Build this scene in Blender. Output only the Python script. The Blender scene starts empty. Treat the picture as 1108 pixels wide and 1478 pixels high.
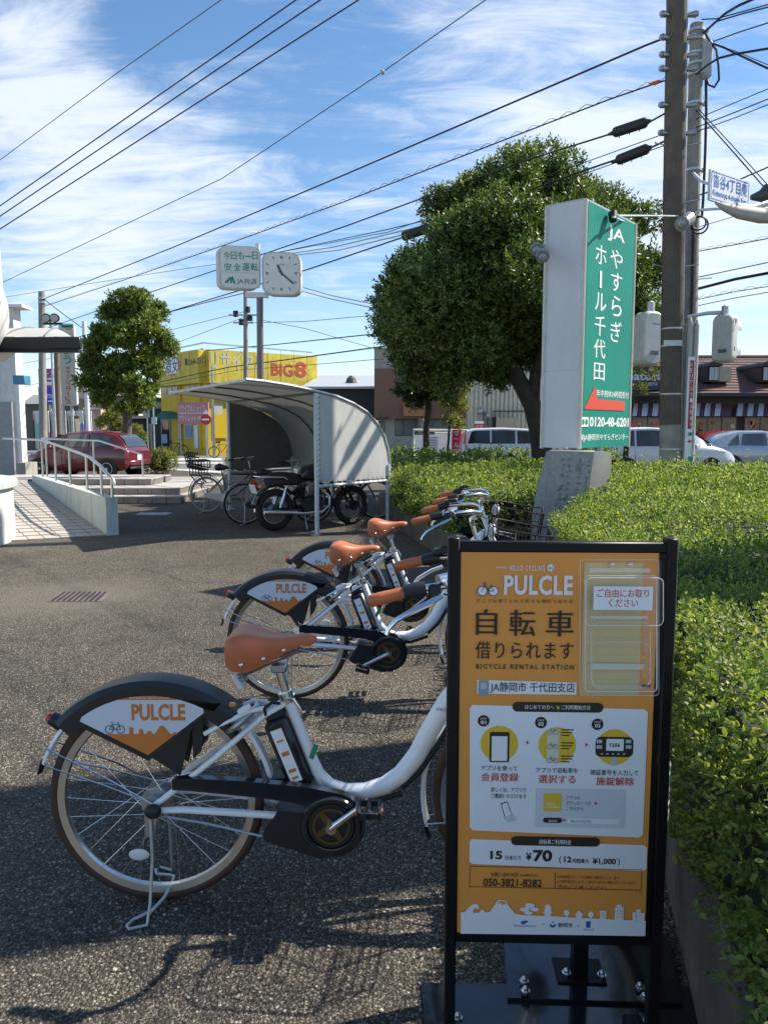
import bpy, math, random
import numpy as np
from mathutils import Vector, Matrix, Euler
R = math.radians
random.seed(7); rng = np.random.default_rng(7)
scn = bpy.context.scene
COL = scn.collection
# ------------------------------------------------------------------ camera, sky, sun, exposure
CH = 1.55; PITCH = R(6.1); F = 1110.0
cam = bpy.data.cameras.new('camera'); camo = bpy.data.objects.new('camera', cam); COL.objects.link(camo)
camo.location = (0, 0, CH); camo.rotation_euler = (R(90) - PITCH, 0, 0)
cam.sensor_fit = 'VERTICAL'; cam.sensor_height = 36; cam.lens = 36 * F / 1478
cam.clip_start = 0.05; cam.clip_end = 3000
scn.camera = camo
scn.view_settings.view_transform = 'Standard'; scn.view_settings.look = 'None'
scn.view_settings.exposure = 0.86; scn.view_settings.gamma = 1
scn.view_settings.use_curve_mapping = False
scn.render.engine = 'CYCLES'
scn.cycles.max_bounces = 7; scn.cycles.transparent_max_bounces = 12
scn.cycles.use_denoising = True
SUN_AZ, SUN_EL = R(74), R(47)
sd = Vector((math.sin(SUN_AZ) * math.cos(SUN_EL), math.cos(SUN_AZ) * math.cos(SUN_EL), math.sin(SUN_EL)))
sl = bpy.data.lights.new('sun', 'SUN'); sl.energy = 4.7; sl.angle = R(0.55); sl.color = (1.0, 0.93, 0.82)
so = bpy.data.objects.new('sun', sl); COL.objects.link(so)
so.rotation_euler = sd.to_track_quat('Z', 'Y').to_euler(); so.location = sd * 60

def nn(nt, typ, **kw):
    n = nt.nodes.new(typ)
    for k, v in kw.items():
        if k.startswith('_'):
            setattr(n, k[1:], v)
    return n
def setin(n, **kw):
    for k, v in kw.items():
        n.inputs[k.replace('_', ' ')].default_value = v
def math_node(nt, op, a, b=None, clamp=False):
    n = nt.nodes.new('ShaderNodeMath'); n.operation = op; n.use_clamp = clamp
    for i, x in enumerate((a, b)):
        if x is None: continue
        if isinstance(x, (int, float)): n.inputs[i].default_value = x
        else: nt.links.new(x, n.inputs[i])
    return n.outputs[0]
def ramp(nt, fac, stops):
    n = nt.nodes.new('ShaderNodeValToRGB'); e = n.color_ramp.elements
    while len(e) > 2: e.remove(e[-1])
    for i, (p, c) in enumerate(stops):
        if i > 1: e.new(p)
        e[i].position = p; e[i].color = (*c, 1) if len(c) == 3 else c
    nt.links.new(fac, n.inputs[0]); return n.outputs[0]

def pixdir(px, py):
    u = (px - 554) / F; v = (739 - py) / F; c, s = math.cos(PITCH), math.sin(PITCH)
    return Vector((u, c + v * s, -s + v * c))
def at(px, py, y):                     # the point at ground distance y that shows at this pixel of the photograph
    d = pixdir(px, py); return Vector((0, 0, CH)) + d * (y / d.y)
def atz(px, py, z=0.0):
    d = pixdir(px, py); return Vector((0, 0, CH)) + d * ((z - CH) / d.z)

W = bpy.data.worlds.new('World'); scn.world = W; W.use_nodes = True
nt = W.node_tree; nt.nodes.clear()
out = nt.nodes.new('ShaderNodeOutputWorld')
sky = nt.nodes.new('ShaderNodeTexSky'); sky.sky_type = 'NISHITA'; sky.sun_disc = False
sky.sun_elevation = SUN_EL; sky.sun_rotation = SUN_AZ; sky.air_density = 1.0; sky.dust_density = 0.15; sky.ozone_density = 1.6
bg1 = nt.nodes.new('ShaderNodeBackground'); bg1.inputs[1].default_value = 0.10
hs = nt.nodes.new('ShaderNodeHueSaturation'); hs.inputs['Saturation'].default_value = 1.16
nt.links.new(sky.outputs[0], hs.inputs['Color']); nt.links.new(hs.outputs[0], bg1.inputs[0])
tc = nt.nodes.new('ShaderNodeTexCoord'); sp = nt.nodes.new('ShaderNodeSeparateXYZ'); nt.links.new(tc.outputs['Generated'], sp.inputs[0])
den = math_node(nt, 'ADD', math_node(nt, 'MAXIMUM', sp.outputs[2], 0.0), 0.16)
cx = math_node(nt, 'DIVIDE', sp.outputs[0], den); cy = math_node(nt, 'DIVIDE', sp.outputs[1], den)
cb = nt.nodes.new('ShaderNodeCombineXYZ'); nt.links.new(cx, cb.inputs[0]); nt.links.new(cy, cb.inputs[1])
def cloudnoise(scale, rot, sc, detail, rough, dist, off):
    m = nt.nodes.new('ShaderNodeMapping'); m.inputs['Rotation'].default_value = (0, 0, R(rot)); m.inputs['Scale'].default_value = sc; m.inputs['Location'].default_value = off
    nt.links.new(cb.outputs[0], m.inputs[0])
    n = nt.nodes.new('ShaderNodeTexNoise'); setin(n, Scale=scale, Detail=detail, Roughness=rough, Distortion=dist)
    nt.links.new(m.outputs[0], n.inputs['Vector']); return n.outputs[0]
n1 = cloudnoise(1.3, 32, (0.8, 1.35, 1), 9, 0.62, 0.7, (0.3, 0.7, 0))
n2 = cloudnoise(4.6, 40, (0.6, 1.7, 1), 9, 0.68, 0.9, (4.1, 2.2, 0))
mass = None
for px, py, wid, amp in ((110, 240, 0.17, .17), (240, 330, 0.13, .12), (80, 400, .12, .14), (60, 90, .08, .12), (1030, 300, 0.14, .20), (860, 170, .18, .14), (620, 230, 0.16, .09), (480, 400, .12, .08),
                         (430, 180, .08, -.14), (290, 520, .10, -.08), (200, 60, .09, -.14), (20, 540, .24, -.13), (460, 540, .22, -.10), (1060, 120, .09, -.12), (560, 90, .08, -.10)):
    d = pixdir(px, py).normalized()
    vm = nt.nodes.new('ShaderNodeVectorMath'); vm.operation = 'DISTANCE'; nt.links.new(tc.outputs['Generated'], vm.inputs[0]); vm.inputs[1].default_value = d
    g = math_node(nt, 'MULTIPLY', math_node(nt, 'DIVIDE', vm.outputs['Value'], wid), math_node(nt, 'DIVIDE', vm.outputs['Value'], wid))
    g = math_node(nt, 'MULTIPLY', math_node(nt, 'EXPONENT', math_node(nt, 'MULTIPLY', g, -1.0)), amp)
    mass = g if mass is None else math_node(nt, 'ADD', mass, g)
dens = math_node(nt, 'ADD', math_node(nt, 'ADD', math_node(nt, 'MULTIPLY', n1, 0.62), math_node(nt, 'MULTIPLY', n2, 0.60)), mass)
cm = nt.nodes.new('ShaderNodeMapRange'); cm.interpolation_type = 'SMOOTHSTEP'; setin(cm, From_Min=0.57, From_Max=0.90, To_Min=0.0, To_Max=0.85)
nt.links.new(dens, cm.inputs['Value'])
hz = nt.nodes.new('ShaderNodeMapRange'); setin(hz, From_Min=0.0, From_Max=0.25, To_Min=0.16, To_Max=0.0); nt.links.new(sp.outputs[2], hz.inputs['Value'])
fac = math_node(nt, 'MAXIMUM', cm.outputs[0], hz.outputs[0])
bg2 = nt.nodes.new('ShaderNodeBackground'); bg2.inputs[0].default_value = (0.80, 0.86, 0.95, 1); bg2.inputs[1].default_value = 0.68
mx = nt.nodes.new('ShaderNodeMixShader'); nt.links.new(fac, mx.inputs[0]); nt.links.new(bg1.outputs[0], mx.inputs[1]); nt.links.new(bg2.outputs[0], mx.inputs[2])
nt.links.new(mx.outputs[0], out.inputs[0])

# ------------------------------------------------------------------ materials
MATS = {}
def mat(name, col, rough=0.6, metal=0.0, var=0.06, scale=6.0, bump=0.0, bscale=60.0, coat=0.0, dirt=0.0, spec=0.5, alpha=1.0):
    """plain surface with slight mottling, optional fine relief and grime"""
    if name in MATS: return MATS[name]
    m = bpy.data.materials.new(name); m.use_nodes = True; nt = m.node_tree
    b = nt.nodes['Principled BSDF']; tc = nt.nodes.new('ShaderNodeTexCoord')
    n = nt.nodes.new('ShaderNodeTexNoise'); setin(n, Scale=scale, Detail=6.0, Roughness=0.6); nt.links.new(tc.outputs['Object'], n.inputs['Vector'])
    lo = tuple(max(0, c * (1 - var * 2)) for c in col); hi = tuple(min(1, c * (1 + var * 2)) for c in col)
    c = ramp(nt, n.outputs[0], [(0.3, lo), (0.7, hi)])
    if dirt:
        n3 = nt.nodes.new('ShaderNodeTexNoise'); setin(n3, Scale=2.3, Detail=8.0, Roughness=0.75); 
        mp = nt.nodes.new('ShaderNodeMapping'); mp.inputs['Scale'].default_value = (2.2, 2.2, 0.45); nt.links.new(tc.outputs['Object'], mp.inputs[0]); nt.links.new(mp.outputs[0], n3.inputs['Vector'])
        mr = nt.nodes.new('ShaderNodeMapRange'); setin(mr, From_Min=0.48, From_Max=0.75, To_Min=0.0, To_Max=dirt); nt.links.new(n3.outputs[0], mr.inputs['Value'])
        mxn = nt.nodes.new('ShaderNodeMix'); mxn.data_type = 'RGBA'; nt.links.new(mr.outputs[0], mxn.inputs['Factor']); nt.links.new(c, mxn.inputs[6]); mxn.inputs[7].default_value = (col[0] * .35, col[1] * .33, col[2] * .30, 1); c = mxn.outputs[2]
    nt.links.new(c, b.inputs['Base Color'])
    mr = nt.nodes.new('ShaderNodeMapRange'); rv = min(.08, var * 1.3); setin(mr, To_Min=max(0.02, rough - rv), To_Max=min(1, rough + rv)); nt.links.new(n.outputs[0], mr.inputs['Value']); nt.links.new(mr.outputs[0], b.inputs['Roughness'])
    b.inputs['Metallic'].default_value = metal; b.inputs['Coat Weight'].default_value = coat; b.inputs['Coat Roughness'].default_value = 0.06
    b.inputs['Specular IOR Level'].default_value = spec
    if alpha < 1: b.inputs['Alpha'].default_value = alpha
    if bump:
        n2 = nt.nodes.new('ShaderNodeTexNoise'); setin(n2, Scale=bscale, Detail=5.0); nt.links.new(tc.outputs['Object'], n2.inputs['Vector'])
        bp = nt.nodes.new('ShaderNodeBump'); setin(bp, Strength=bump, Distance=0.01); nt.links.new(n2.outputs[0], bp.inputs['Height']); nt.links.new(bp.outputs[0], b.inputs['Normal'])
    MATS[name] = m; return m

def leafmat(name, c1, c2, c3, trans=0.35, rough=0.42):
    m = bpy.data.materials.new(name); m.use_nodes = True; nt = m.node_tree; nt.nodes.clear()
    o = nt.nodes.new('ShaderNodeOutputMaterial'); g = nt.nodes.new('ShaderNodeNewGeometry'); tc = nt.nodes.new('ShaderNodeTexCoord')
    n = nt.nodes.new('ShaderNodeTexNoise'); setin(n, Scale=1.6, Detail=3.0); nt.links.new(tc.outputs['Object'], n.inputs['Vector'])
    f = math_node(nt, 'ADD', math_node(nt, 'MULTIPLY', g.outputs['Random Per Island'], 0.62), math_node(nt, 'MULTIPLY', n.outputs[0], 0.45))
    c = ramp(nt, f, [(0.15, c1), (0.60, c2), (0.95, c3), (1.0, (.28, .19, .06))])
    p = nt.nodes.new('ShaderNodeBsdfPrincipled'); nt.links.new(c, p.inputs['Base Color']); p.inputs['Roughness'].default_value = rough; p.inputs['Specular IOR Level'].default_value = 0.45
    t = nt.nodes.new('ShaderNodeBsdfTranslucent')
    mm = nt.nodes.new('ShaderNodeMix'); mm.data_type = 'RGBA'; mm.blend_type = 'MULTIPLY'; mm.inputs['Factor'].default_value = 1; nt.links.new(c, mm.inputs[6]); mm.inputs[7].default_value = (1.6, 1.65, .8, 1)
    nt.links.new(mm.outputs[2], t.inputs[0])
    x = nt.nodes.new('ShaderNodeMixShader'); x.inputs[0].default_value = trans; nt.links.new(p.outputs[0], x.inputs[1]); nt.links.new(t.outputs[0], x.inputs[2]); nt.links.new(x.outputs[0], o.inputs[0])
    return m

def asphalt_mat():
    m = bpy.data.materials.new('asphalt'); m.use_nodes = True; nt = m.node_tree; b = nt.nodes['Principled BSDF']
    tc = nt.nodes.new('ShaderNodeTexCoord'); V = tc.outputs['Object']
    def vor(s, feat='F1'):
        v = nt.nodes.new('ShaderNodeTexVoronoi'); v.feature = feat; setin(v, Scale=s, Randomness=1.0); nt.links.new(V, v.inputs['Vector']); return v
    def noi(s, d=4.0, r=0.6):
        n = nt.nodes.new('ShaderNodeTexNoise'); setin(n, Scale=s, Detail=d, Roughness=r); nt.links.new(V, n.inputs['Vector']); return n.outputs[0]
    v1 = vor(90.0); v2 = vor(230.0); big = noi(0.35, 5, 0.6); mid = noi(3.0, 5, 0.7)
    sx = nt.nodes.new('ShaderNodeSeparateColor'); nt.links.new(v1.outputs['Color'], sx.inputs[0])
    sy = nt.nodes.new('ShaderNodeSeparateColor'); nt.links.new(v2.outputs['Color'], sy.inputs[0])
    stone = ramp(nt, sx.outputs[0], [(0.0, (.028, .0255, .022)), (0.45, (.068, .061, .052)), (0.78, (.16, .145, .122)), (1.0, (.44, .40, .335))])
    fine = ramp(nt, sy.outputs[1], [(0.0, (.017, .015, .013)), (0.70, (.068, .060, .049)), (1.0, (.28, .25, .20))])
    mask = ramp(nt, v1.outputs['Distance'], [(0.25, (1, 1, 1)), (0.55, (0, 0, 0))])
    mx = nt.nodes.new('ShaderNodeMix'); mx.data_type = 'RGBA'; nt.links.new(mask, mx.inputs['Factor']); nt.links.new(fine, mx.inputs[6]); nt.links.new(stone, mx.inputs[7])
    sh = ramp(nt, math_node(nt, 'ADD', math_node(nt, 'MULTIPLY', big, .6), math_node(nt, 'MULTIPLY', mid, .4)), [(0.34, (.66, .65, .64)), (0.5, (1, .98, .95)), (0.64, (1.34, 1.30, 1.23))])
    mul = nt.nodes.new('ShaderNodeMix'); mul.data_type = 'RGBA'; mul.blend_type = 'MULTIPLY'; mul.inputs['Factor'].default_value = 1; nt.links.new(mx.outputs[2], mul.inputs[6]); nt.links.new(sh, mul.inputs[7])
    col = mul.outputs[2]
    # pale silt ring round the drain and a darker patch beyond it
    for (gx, gy, r0, r1, c, amt) in ((-2.95, 7.05, 0.35, 1.15, (.17, .15, .125, 1), .55), (-4.6, 9.0, .1, .75, (.035, .033, .03, 1), .6)):
        vm = nt.nodes.new('ShaderNodeVectorMath'); vm.operation = 'DISTANCE'; nt.links.new(V, vm.inputs[0]); vm.inputs[1].default_value = (gx, gy, 0)
        dd = math_node(nt, 'ADD', vm.outputs['Value'], math_node(nt, 'MULTIPLY', noi(1.8, 5), 0.9))
        mr = nt.nodes.new('ShaderNodeMapRange'); mr.interpolation_type = 'SMOOTHSTEP'; setin(mr, From_Min=r0 + .45, From_Max=r1 + .45, To_Min=amt, To_Max=0.0); nt.links.new(dd, mr.inputs['Value'])
        q = nt.nodes.new('ShaderNodeMix'); q.data_type = 'RGBA'; nt.links.new(mr.outputs[0], q.inputs['Factor']); nt.links.new(col, q.inputs[6]); q.inputs[7].default_value = c; col = q.outputs[2]
    vc = nt.nodes.new('ShaderNodeTexVoronoi'); vc.feature = 'DISTANCE_TO_EDGE'; setin(vc, Scale=.42)
    nd = nt.nodes.new('ShaderNodeTexNoise'); setin(nd, Scale=1.7, Detail=8.0, Roughness=.7); nt.links.new(V, nd.inputs['Vector'])
    va = nt.nodes.new('ShaderNodeVectorMath'); va.operation = 'MULTIPLY_ADD'; nt.links.new(nd.outputs['Color'], va.inputs[0]); va.inputs[1].default_value = (.9, .9, 0); nt.links.new(V, va.inputs[2]); nt.links.new(va.outputs[0], vc.inputs['Vector'])
    mr = nt.nodes.new('ShaderNodeMapRange'); setin(mr, From_Min=.0012, From_Max=.005, To_Min=.6, To_Max=0.0); nt.links.new(vc.outputs['Distance'], mr.inputs['Value'])
    q = nt.nodes.new('ShaderNodeMix'); q.data_type = 'RGBA'; nt.links.new(mr.outputs[0], q.inputs['Factor']); nt.links.new(col, q.inputs[6]); q.inputs[7].default_value = (.018, .017, .016, 1); col = q.outputs[2]
    nt.links.new(col, b.inputs['Base Color']); b.inputs['Roughness'].default_value = 0.86; b.inputs['Specular IOR Level'].default_value = 0.3
    h = math_node(nt, 'ADD', math_node(nt, 'MULTIPLY', v1.outputs['Distance'], -0.9), math_node(nt, 'MULTIPLY', v2.outputs['Distance'], -0.3))
    bp = nt.nodes.new('ShaderNodeBump'); setin(bp, Strength=1.0, Distance=0.009); nt.links.new(h, bp.inputs['Height']); nt.links.new(bp.outputs[0], b.inputs['Normal'])
    return m

def clearmat(name, tint, amt, rough=0.08):
    m = bpy.data.materials.new(name); m.use_nodes = True; nt = m.node_tree; nt.nodes.clear()
    o = nt.nodes.new('ShaderNodeOutputMaterial'); t = nt.nodes.new('ShaderNodeBsdfTransparent'); p = nt.nodes.new('ShaderNodeBsdfPrincipled')
    p.inputs['Base Color'].default_value = (*tint, 1); p.inputs['Roughness'].default_value = rough
    x = nt.nodes.new('ShaderNodeMixShader'); x.inputs[0].default_value = amt; nt.links.new(t.outputs[0], x.inputs[1]); nt.links.new(p.outputs[0], x.inputs[2]); nt.links.new(x.outputs[0], o.inputs[0])
    MATS[name] = m; return m
def flat(name, c, rough=0.5): return mat(name, c, rough, var=0.015)
WHITE = mat('white_paint', (.88, .885, .89), .28, var=.02, coat=.4)
SIGNW = mat('sign_white', (.78, .79, .79), .45, var=.03)
BLACK = mat('black_paint', (.012, .012, .013), .35, var=.1)
RUBBER = mat('black_rubber', (.016, .016, .017), .75, var=.15)
CHROME = mat('bright_steel', (.72, .72, .72), .2, 1.0, var=.03)
STEEL = mat('dull_steel', (.42, .43, .44), .42, .9, var=.08)
GALV = mat('galvanised_steel', (.50, .52, .53), .5, .6, var=.1)
STAIN = mat('stainless_rail', (.62, .61, .58), .3, .95, var=.05)
CONC = mat('concrete', (.33, .32, .29), .85, var=.12, scale=3, bump=.3, bscale=90, dirt=.5)
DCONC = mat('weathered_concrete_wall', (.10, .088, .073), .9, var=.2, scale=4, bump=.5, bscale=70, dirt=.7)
GLASSD = mat('dark_window_glass', (.02, .024, .028), .06, var=.1, spec=.8)
ORANGE = flat('poster_orange', (.84, .335, .065))
POSTW = flat('poster_white', (.86, .87, .90))
INK = flat('poster_dark_ink', (.035, .022, .015))
REDP = flat('poster_red', (.60, .06, .03)); YELP = flat('poster_yellow', (.80, .55, .04)); GREYP = flat('poster_grey', (.50, .55, .60))

# ------------------------------------------------------------------ mesh builder and object helpers
def V3(p=(0, 0, 0)): return Vector(p)
class MB:
    def __init__(s): s.v = []; s.f = []
    def add(s, vs, fs):
        o = len(s.v); s.v += [tuple(p) for p in vs]; s.f += [tuple(i + o for i in f) for f in fs]; return s
    def box(s, c, d, M=None, bev=0.0):
        x, y, z = (k / 2 for k in d); c = V3(c); M = M or Matrix()
        if bev > 0:
            b = min(bev, x * .9, y * .9, z * .9); vs = []
            for sx in (-1, 1):
                for sy in (-1, 1):
                    for sz in (-1, 1):
                        vs += [(sx * x, sy * (y - b), sz * (z - b)), (sx * (x - b), sy * y, sz * (z - b)), (sx * (x - b), sy * (y - b), sz * z)]
            I = lambda a, b_, c_, k: ((a > 0) * 4 + (b_ > 0) * 2 + (c_ > 0)) * 3 + k
            fs = []
            for a in (-1, 1):
                fs.append(tuple(I(a, p, q, 0) for p, q in ((-1, -1), (1, -1), (1, 1), (-1, 1))))
                fs.append(tuple(I(p, a, q, 1) for p, q in ((-1, -1), (1, -1), (1, 1), (-1, 1))))
                fs.append(tuple(I(p, q, a, 2) for p, q in ((-1, -1), (1, -1), (1, 1), (-1, 1))))
                for q in (-1, 1):
                    fs.append((I(a, q, -1, 0), I(a, q, 1, 0), I(a, q, 1, 1), I(a, q, -1, 1)))
                    fs.append((I(a, -1, q, 0), I(a, 1, q, 0), I(a, 1, q, 2), I(a, -1, q, 2)))
                    fs.append((I(-1, a, q, 1), I(1, a, q, 1), I(1, a, q, 2), I(-1, a, q, 2)))
                    for r_ in (-1, 1): fs.append((I(a, q, r_, 0), I(a, q, r_, 1), I(a, q, r_, 2)))
            return s.add([c + (M @ V3(p)) for p in vs], fs)
        vs = [c + (M @ V3((sx * x, sy * y, sz * z))) for sx in (-1, 1) for sy in (-1, 1) for sz in (-1, 1)]
        return s.add(vs, [(0, 1, 3, 2), (4, 6, 7, 5), (0, 4, 5, 1), (2, 3, 7, 6), (0, 2, 6, 4), (1, 5, 7, 3)])
    def cyl(s, p, q, r0, r1=None, n=12, cap=True):
        r1 = r0 if r1 is None else r1; p = V3(p); q = V3(q); d = (q - p).normalized()
        a = d.orthogonal().normalized(); b = d.cross(a); vs = []
        for c, r in ((p, r0), (q, r1)):
            for i in range(n):
                t = 2 * math.pi * i / n; vs.append(c + (a * math.cos(t) + b * math.sin(t)) * r)
        fs = [(i, (i + 1) % n, n + (i + 1) % n, n + i) for i in range(n)]
        if cap: fs += [tuple(range(n - 1, -1, -1)), tuple(range(n, 2 * n))]
        return s.add(vs, fs)
    def tube(s, pts, r, n=8, closed=False, cap=True, flat=1.0):
        pts = [V3(p) for p in pts]; N = len(pts); rs = r if isinstance(r, (list, tuple)) else [r] * N
        vs = []; a = None
        for i, p in enumerate(pts):
            if closed: t = (pts[(i + 1) % N] - pts[i - 1])
            else: t = pts[min(i + 1, N - 1)] - pts[max(i - 1, 0)]
            t.normalize()
            a = t.orthogonal().normalized() if a is None else (a - t * a.dot(t)).normalized()
            b = t.cross(a)
            for k in range(n):
                th = 2 * math.pi * k / n; vs.append(p + (a * math.cos(th) + b * math.sin(th) * flat) * rs[i])
        fs = []
        for i in range(N if closed else N - 1):
            j = (i + 1) % N
            fs += [(i * n + k, i * n + (k + 1) % n, j * n + (k + 1) % n, j * n + k) for k in range(n)]
        if not closed and cap: fs += [tuple(range(n - 1, -1, -1)), tuple(range((N - 1) * n, N * n))]
        return s.add(vs, fs)
    def torus(s, c, ax, Rr, r, N=48, n=8, a0=0, a1=360, flat=1.0, up=None):
        c = V3(c); ax = V3(ax).normalized(); u = V3(up).normalized() if up else ax.orthogonal().normalized(); w = ax.cross(u)
        full = abs(a1 - a0) >= 359.9; M = N if full else N + 1; vs = []
        for i in range(M):
            t = R(a0 + (a1 - a0) * i / N); d = u * math.cos(t) + w * math.sin(t)
            for k in range(n):
                th = 2 * math.pi * k / n; vs.append(c + d * (Rr + r * math.cos(th)) + ax * (r * flat * math.sin(th)))
        fs = []
        for i in range(M if full else M - 1):
            j = (i + 1) % M; fs += [(i * n + k, i * n + (k + 1) % n, j * n + (k + 1) % n, j * n + k) for k in range(n)]
        if not full: fs += [tuple(range(n - 1, -1, -1)), tuple(range((M - 1) * n, M * n))]
        return s.add(vs, fs)
    def ringprof(s, c, ax, up, prof, N=48, a0=0, a1=360):
        """sweep a profile of (radius, offset along the axis) round the axis; closed profile"""
        c = V3(c); ax = V3(ax).normalized(); u = V3(up).normalized(); w = ax.cross(u); n = len(prof)
        full = abs(a1 - a0) >= 359.9; M = N if full else N + 1; vs = []
        for i in range(M):
            t = R(a0 + (a1 - a0) * i / N); d = u * math.cos(t) + w * math.sin(t)
            vs += [c + d * r + ax * o for r, o in prof]
        fs = []
        for i in range(M if full else M - 1):
            j = (i + 1) % M; fs += [(i * n + k, i * n + (k + 1) % n, j * n + (k + 1) % n, j * n + k) for k in range(n)]
        if not full: fs += [tuple(range(n - 1, -1, -1)), tuple(range((M - 1) * n, M * n))]
        return s.add(vs, fs)
    def lathe(s, c, prof, n=24, a0=0, a1=360):
        full = abs(a1 - a0) >= 359.9; M = n if full else n + 1; k = len(prof); c = V3(c)
        vs = [c + V3((r * math.cos(R(a0 + (a1 - a0) * i / n)), r * math.sin(R(a0 + (a1 - a0) * i / n)), z)) for i in range(M) for r, z in prof]
        fs = [(i * k + j, ((i + 1) % M) * k + j, ((i + 1) % M) * k + j + 1, i * k + j + 1) for i in range(M if full else M - 1) for j in range(k - 1)]
        return s.add(vs, fs)
    def sphere(s, c, r, n=12, m=8):
        r = (r, r, r) if isinstance(r, (int, float)) else r; c = V3(c); vs = [c + V3((0, 0, r[2]))]
        for j in range(1, m):
            for i in range(n):
                a = math.pi * j / m; t = 2 * math.pi * i / n; vs.append(c + V3((r[0] * math.sin(a) * math.cos(t), r[1] * math.sin(a) * math.sin(t), r[2] * math.cos(a))))
        vs.append(c - V3((0, 0, r[2]))); fs = [(0, 1 + i, 1 + (i + 1) % n) for i in range(n)]
        for j in range(m - 2):
            fs += [(1 + j * n + i, 1 + (j + 1) * n + i, 1 + (j + 1) * n + (i + 1) % n, 1 + j * n + (i + 1) % n) for i in range(n)]
        L = len(vs) - 1; o = 1 + (m - 2) * n; fs += [(L, o + (i + 1) % n, o + i) for i in range(n)]
        return s.add(vs, fs)
    def prism(s, poly, O, u, v, w):
        """polygon in the (u, v) frame at O, pushed along vector w"""
        O = V3(O); u = V3(u); v = V3(v); w = V3(w); n = len(poly)
        a = [O + u * p[0] + v * p[1] for p in poly]
        return s.add(a + [p + w for p in a], [tuple(range(n)), tuple(range(2 * n - 1, n - 1, -1))] + [(i, n + i, n + (i + 1) % n, (i + 1) % n) for i in range(n)])
    def grid(s, rows, closed=False):
        n = len(rows[0]); vs = [p for r in rows for p in r]; fs = []
        for i in range(len(rows) - 1):
            for k in range(n if closed else n - 1): fs.append((i * n + k, i * n + (k + 1) % n, (i + 1) * n + (k + 1) % n, (i + 1) * n + k))
        return s.add(vs, fs)
    def quad(s, *p): return s.add(p, [tuple(range(len(p)))])
    def obj(s, name, m, parent=None, ang=0.7, kind=None, label=None, fix=True):
        me = bpy.data.meshes.new(name); me.from_pydata(s.v, [], s.f); me.materials.append(m)
        if fix and len(s.f) > 1:
            import bmesh
            bm = bmesh.new(); bm.from_mesh(me); bmesh.ops.recalc_face_normals(bm, faces=bm.faces); bm.to_mesh(me); bm.free()
        me.polygons.foreach_set('use_smooth', [True] * len(me.polygons)); me.set_sharp_from_angle(angle=ang)
        o = bpy.data.objects.new(name, me); COL.objects.link(o)
        if parent is not None: o.parent = parent
        if kind: o['kind'] = kind
        if label: o['label'] = label
        return o
def thing(name, label, cat, loc=(0, 0, 0), rz=0.0, group=None, mesh=None):
    o = mesh or bpy.data.objects.new(name, None)
    if not mesh: COL.objects.link(o); o.empty_display_size = .1
    o.location = loc; o.rotation_euler = (0, 0, rz); o['label'] = label; o['category'] = cat
    if group: o['group'] = group
    return o
def tag(o, label, cat, group=None):
    o['label'] = label; o['category'] = cat
    if group: o['group'] = group
    return o
def struct(o): o['kind'] = 'structure'; return o
def copytree(o, parent=None):
    c = o.copy(); COL.objects.link(c)
    if parent is not None: c.parent = parent
    for ch in list(o.children): copytree(ch, c)
    return c
def dup(o, loc, rz, label):
    c = copytree(o); c.location = loc; c.rotation_euler = (0, 0, rz); c['label'] = label; return c
def copies(o, mats):                       # further copies of one part; matrices are relative to the parent
    for M in mats:
        c = o.copy(); COL.objects.link(c); c.parent = o.parent; c.matrix_local = M

class Plane:
    """an upright face in the world; s runs along it, t is height"""
    def __init__(s, O, u, lean=0.0):
        s.O = V3(O); s.u = V3(u).normalized(); s.up = V3((0, 0, 1)); s.n = s.u.cross(s.up).normalized()
        if s.n.dot(s.O - V3((0, 0, CH))) > 0: s.n = -s.n
    def st(s, px, py):
        d = pixdir(px, py); c = V3((0, 0, CH)); k = (s.O - c).dot(s.n) / d.dot(s.n); p = c + d * k - s.O
        return p.dot(s.u), p.z
    def pt(s, a, b, off=0.0): return s.O + s.u * a + s.up * b + s.n * off
def face(pl, pts, m, parent, name, off=.001, px=True, depth=0.0, **kw):
    q = [pl.st(*p) if px else p for p in pts]
    if depth: return MB().prism([(0, 0)] * 0 + [tuple(p) for p in q], pl.O + pl.n * (off - depth), pl.u, pl.up, pl.n * depth).obj(name, m, parent, **kw)
    return MB().quad(*[pl.pt(a, b, off) for a, b in q]).obj(name, m, parent, **kw)
def rect(pl, x0, y0, x1, y1, m, parent, name, off=.001, rad=0.0, depth=0.0, px=True, **kw):
    if px: xm, ym = (x0 + x1) / 2, (y0 + y1) / 2; a0, a1, b0, b1 = pl.st(x0, ym)[0], pl.st(x1, ym)[0], pl.st(xm, y0)[1], pl.st(xm, y1)[1]
    else: a0, b0, a1, b1 = x0, y0, x1, y1
    if a0 > a1: a0, a1 = a1, a0
    if b0 > b1: b0, b1 = b1, b0
    if rad:
        r = min(rad, (a1 - a0) / 2, (b1 - b0) / 2); q = []
        for cx_, cy_, t0 in ((a1 - r, b1 - r, 0), (a0 + r, b1 - r, 90), (a0 + r, b0 + r, 180), (a1 - r, b0 + r, 270)):
            q += [(cx_ + r * math.cos(R(t0 + k * 15)), cy_ + r * math.sin(R(t0 + k * 15))) for k in range(7)]
    else: q = [(a0, b0), (a1, b0), (a1, b1), (a0, b1)]
    return face(pl, q, m, parent, name, off, px=False, depth=depth, **kw)
def disc(pl, x, y, rp, m, parent, name, off=.001, **kw):
    a, b = pl.st(x, y); a2, _ = pl.st(x + rp, y); r = abs(a2 - a)
    return face(pl, [(a + r * math.cos(R(t)), b + r * math.sin(R(t))) for t in range(0, 360, 12)], m, parent, name, off, px=False, **kw)
TXT = {}
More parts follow.
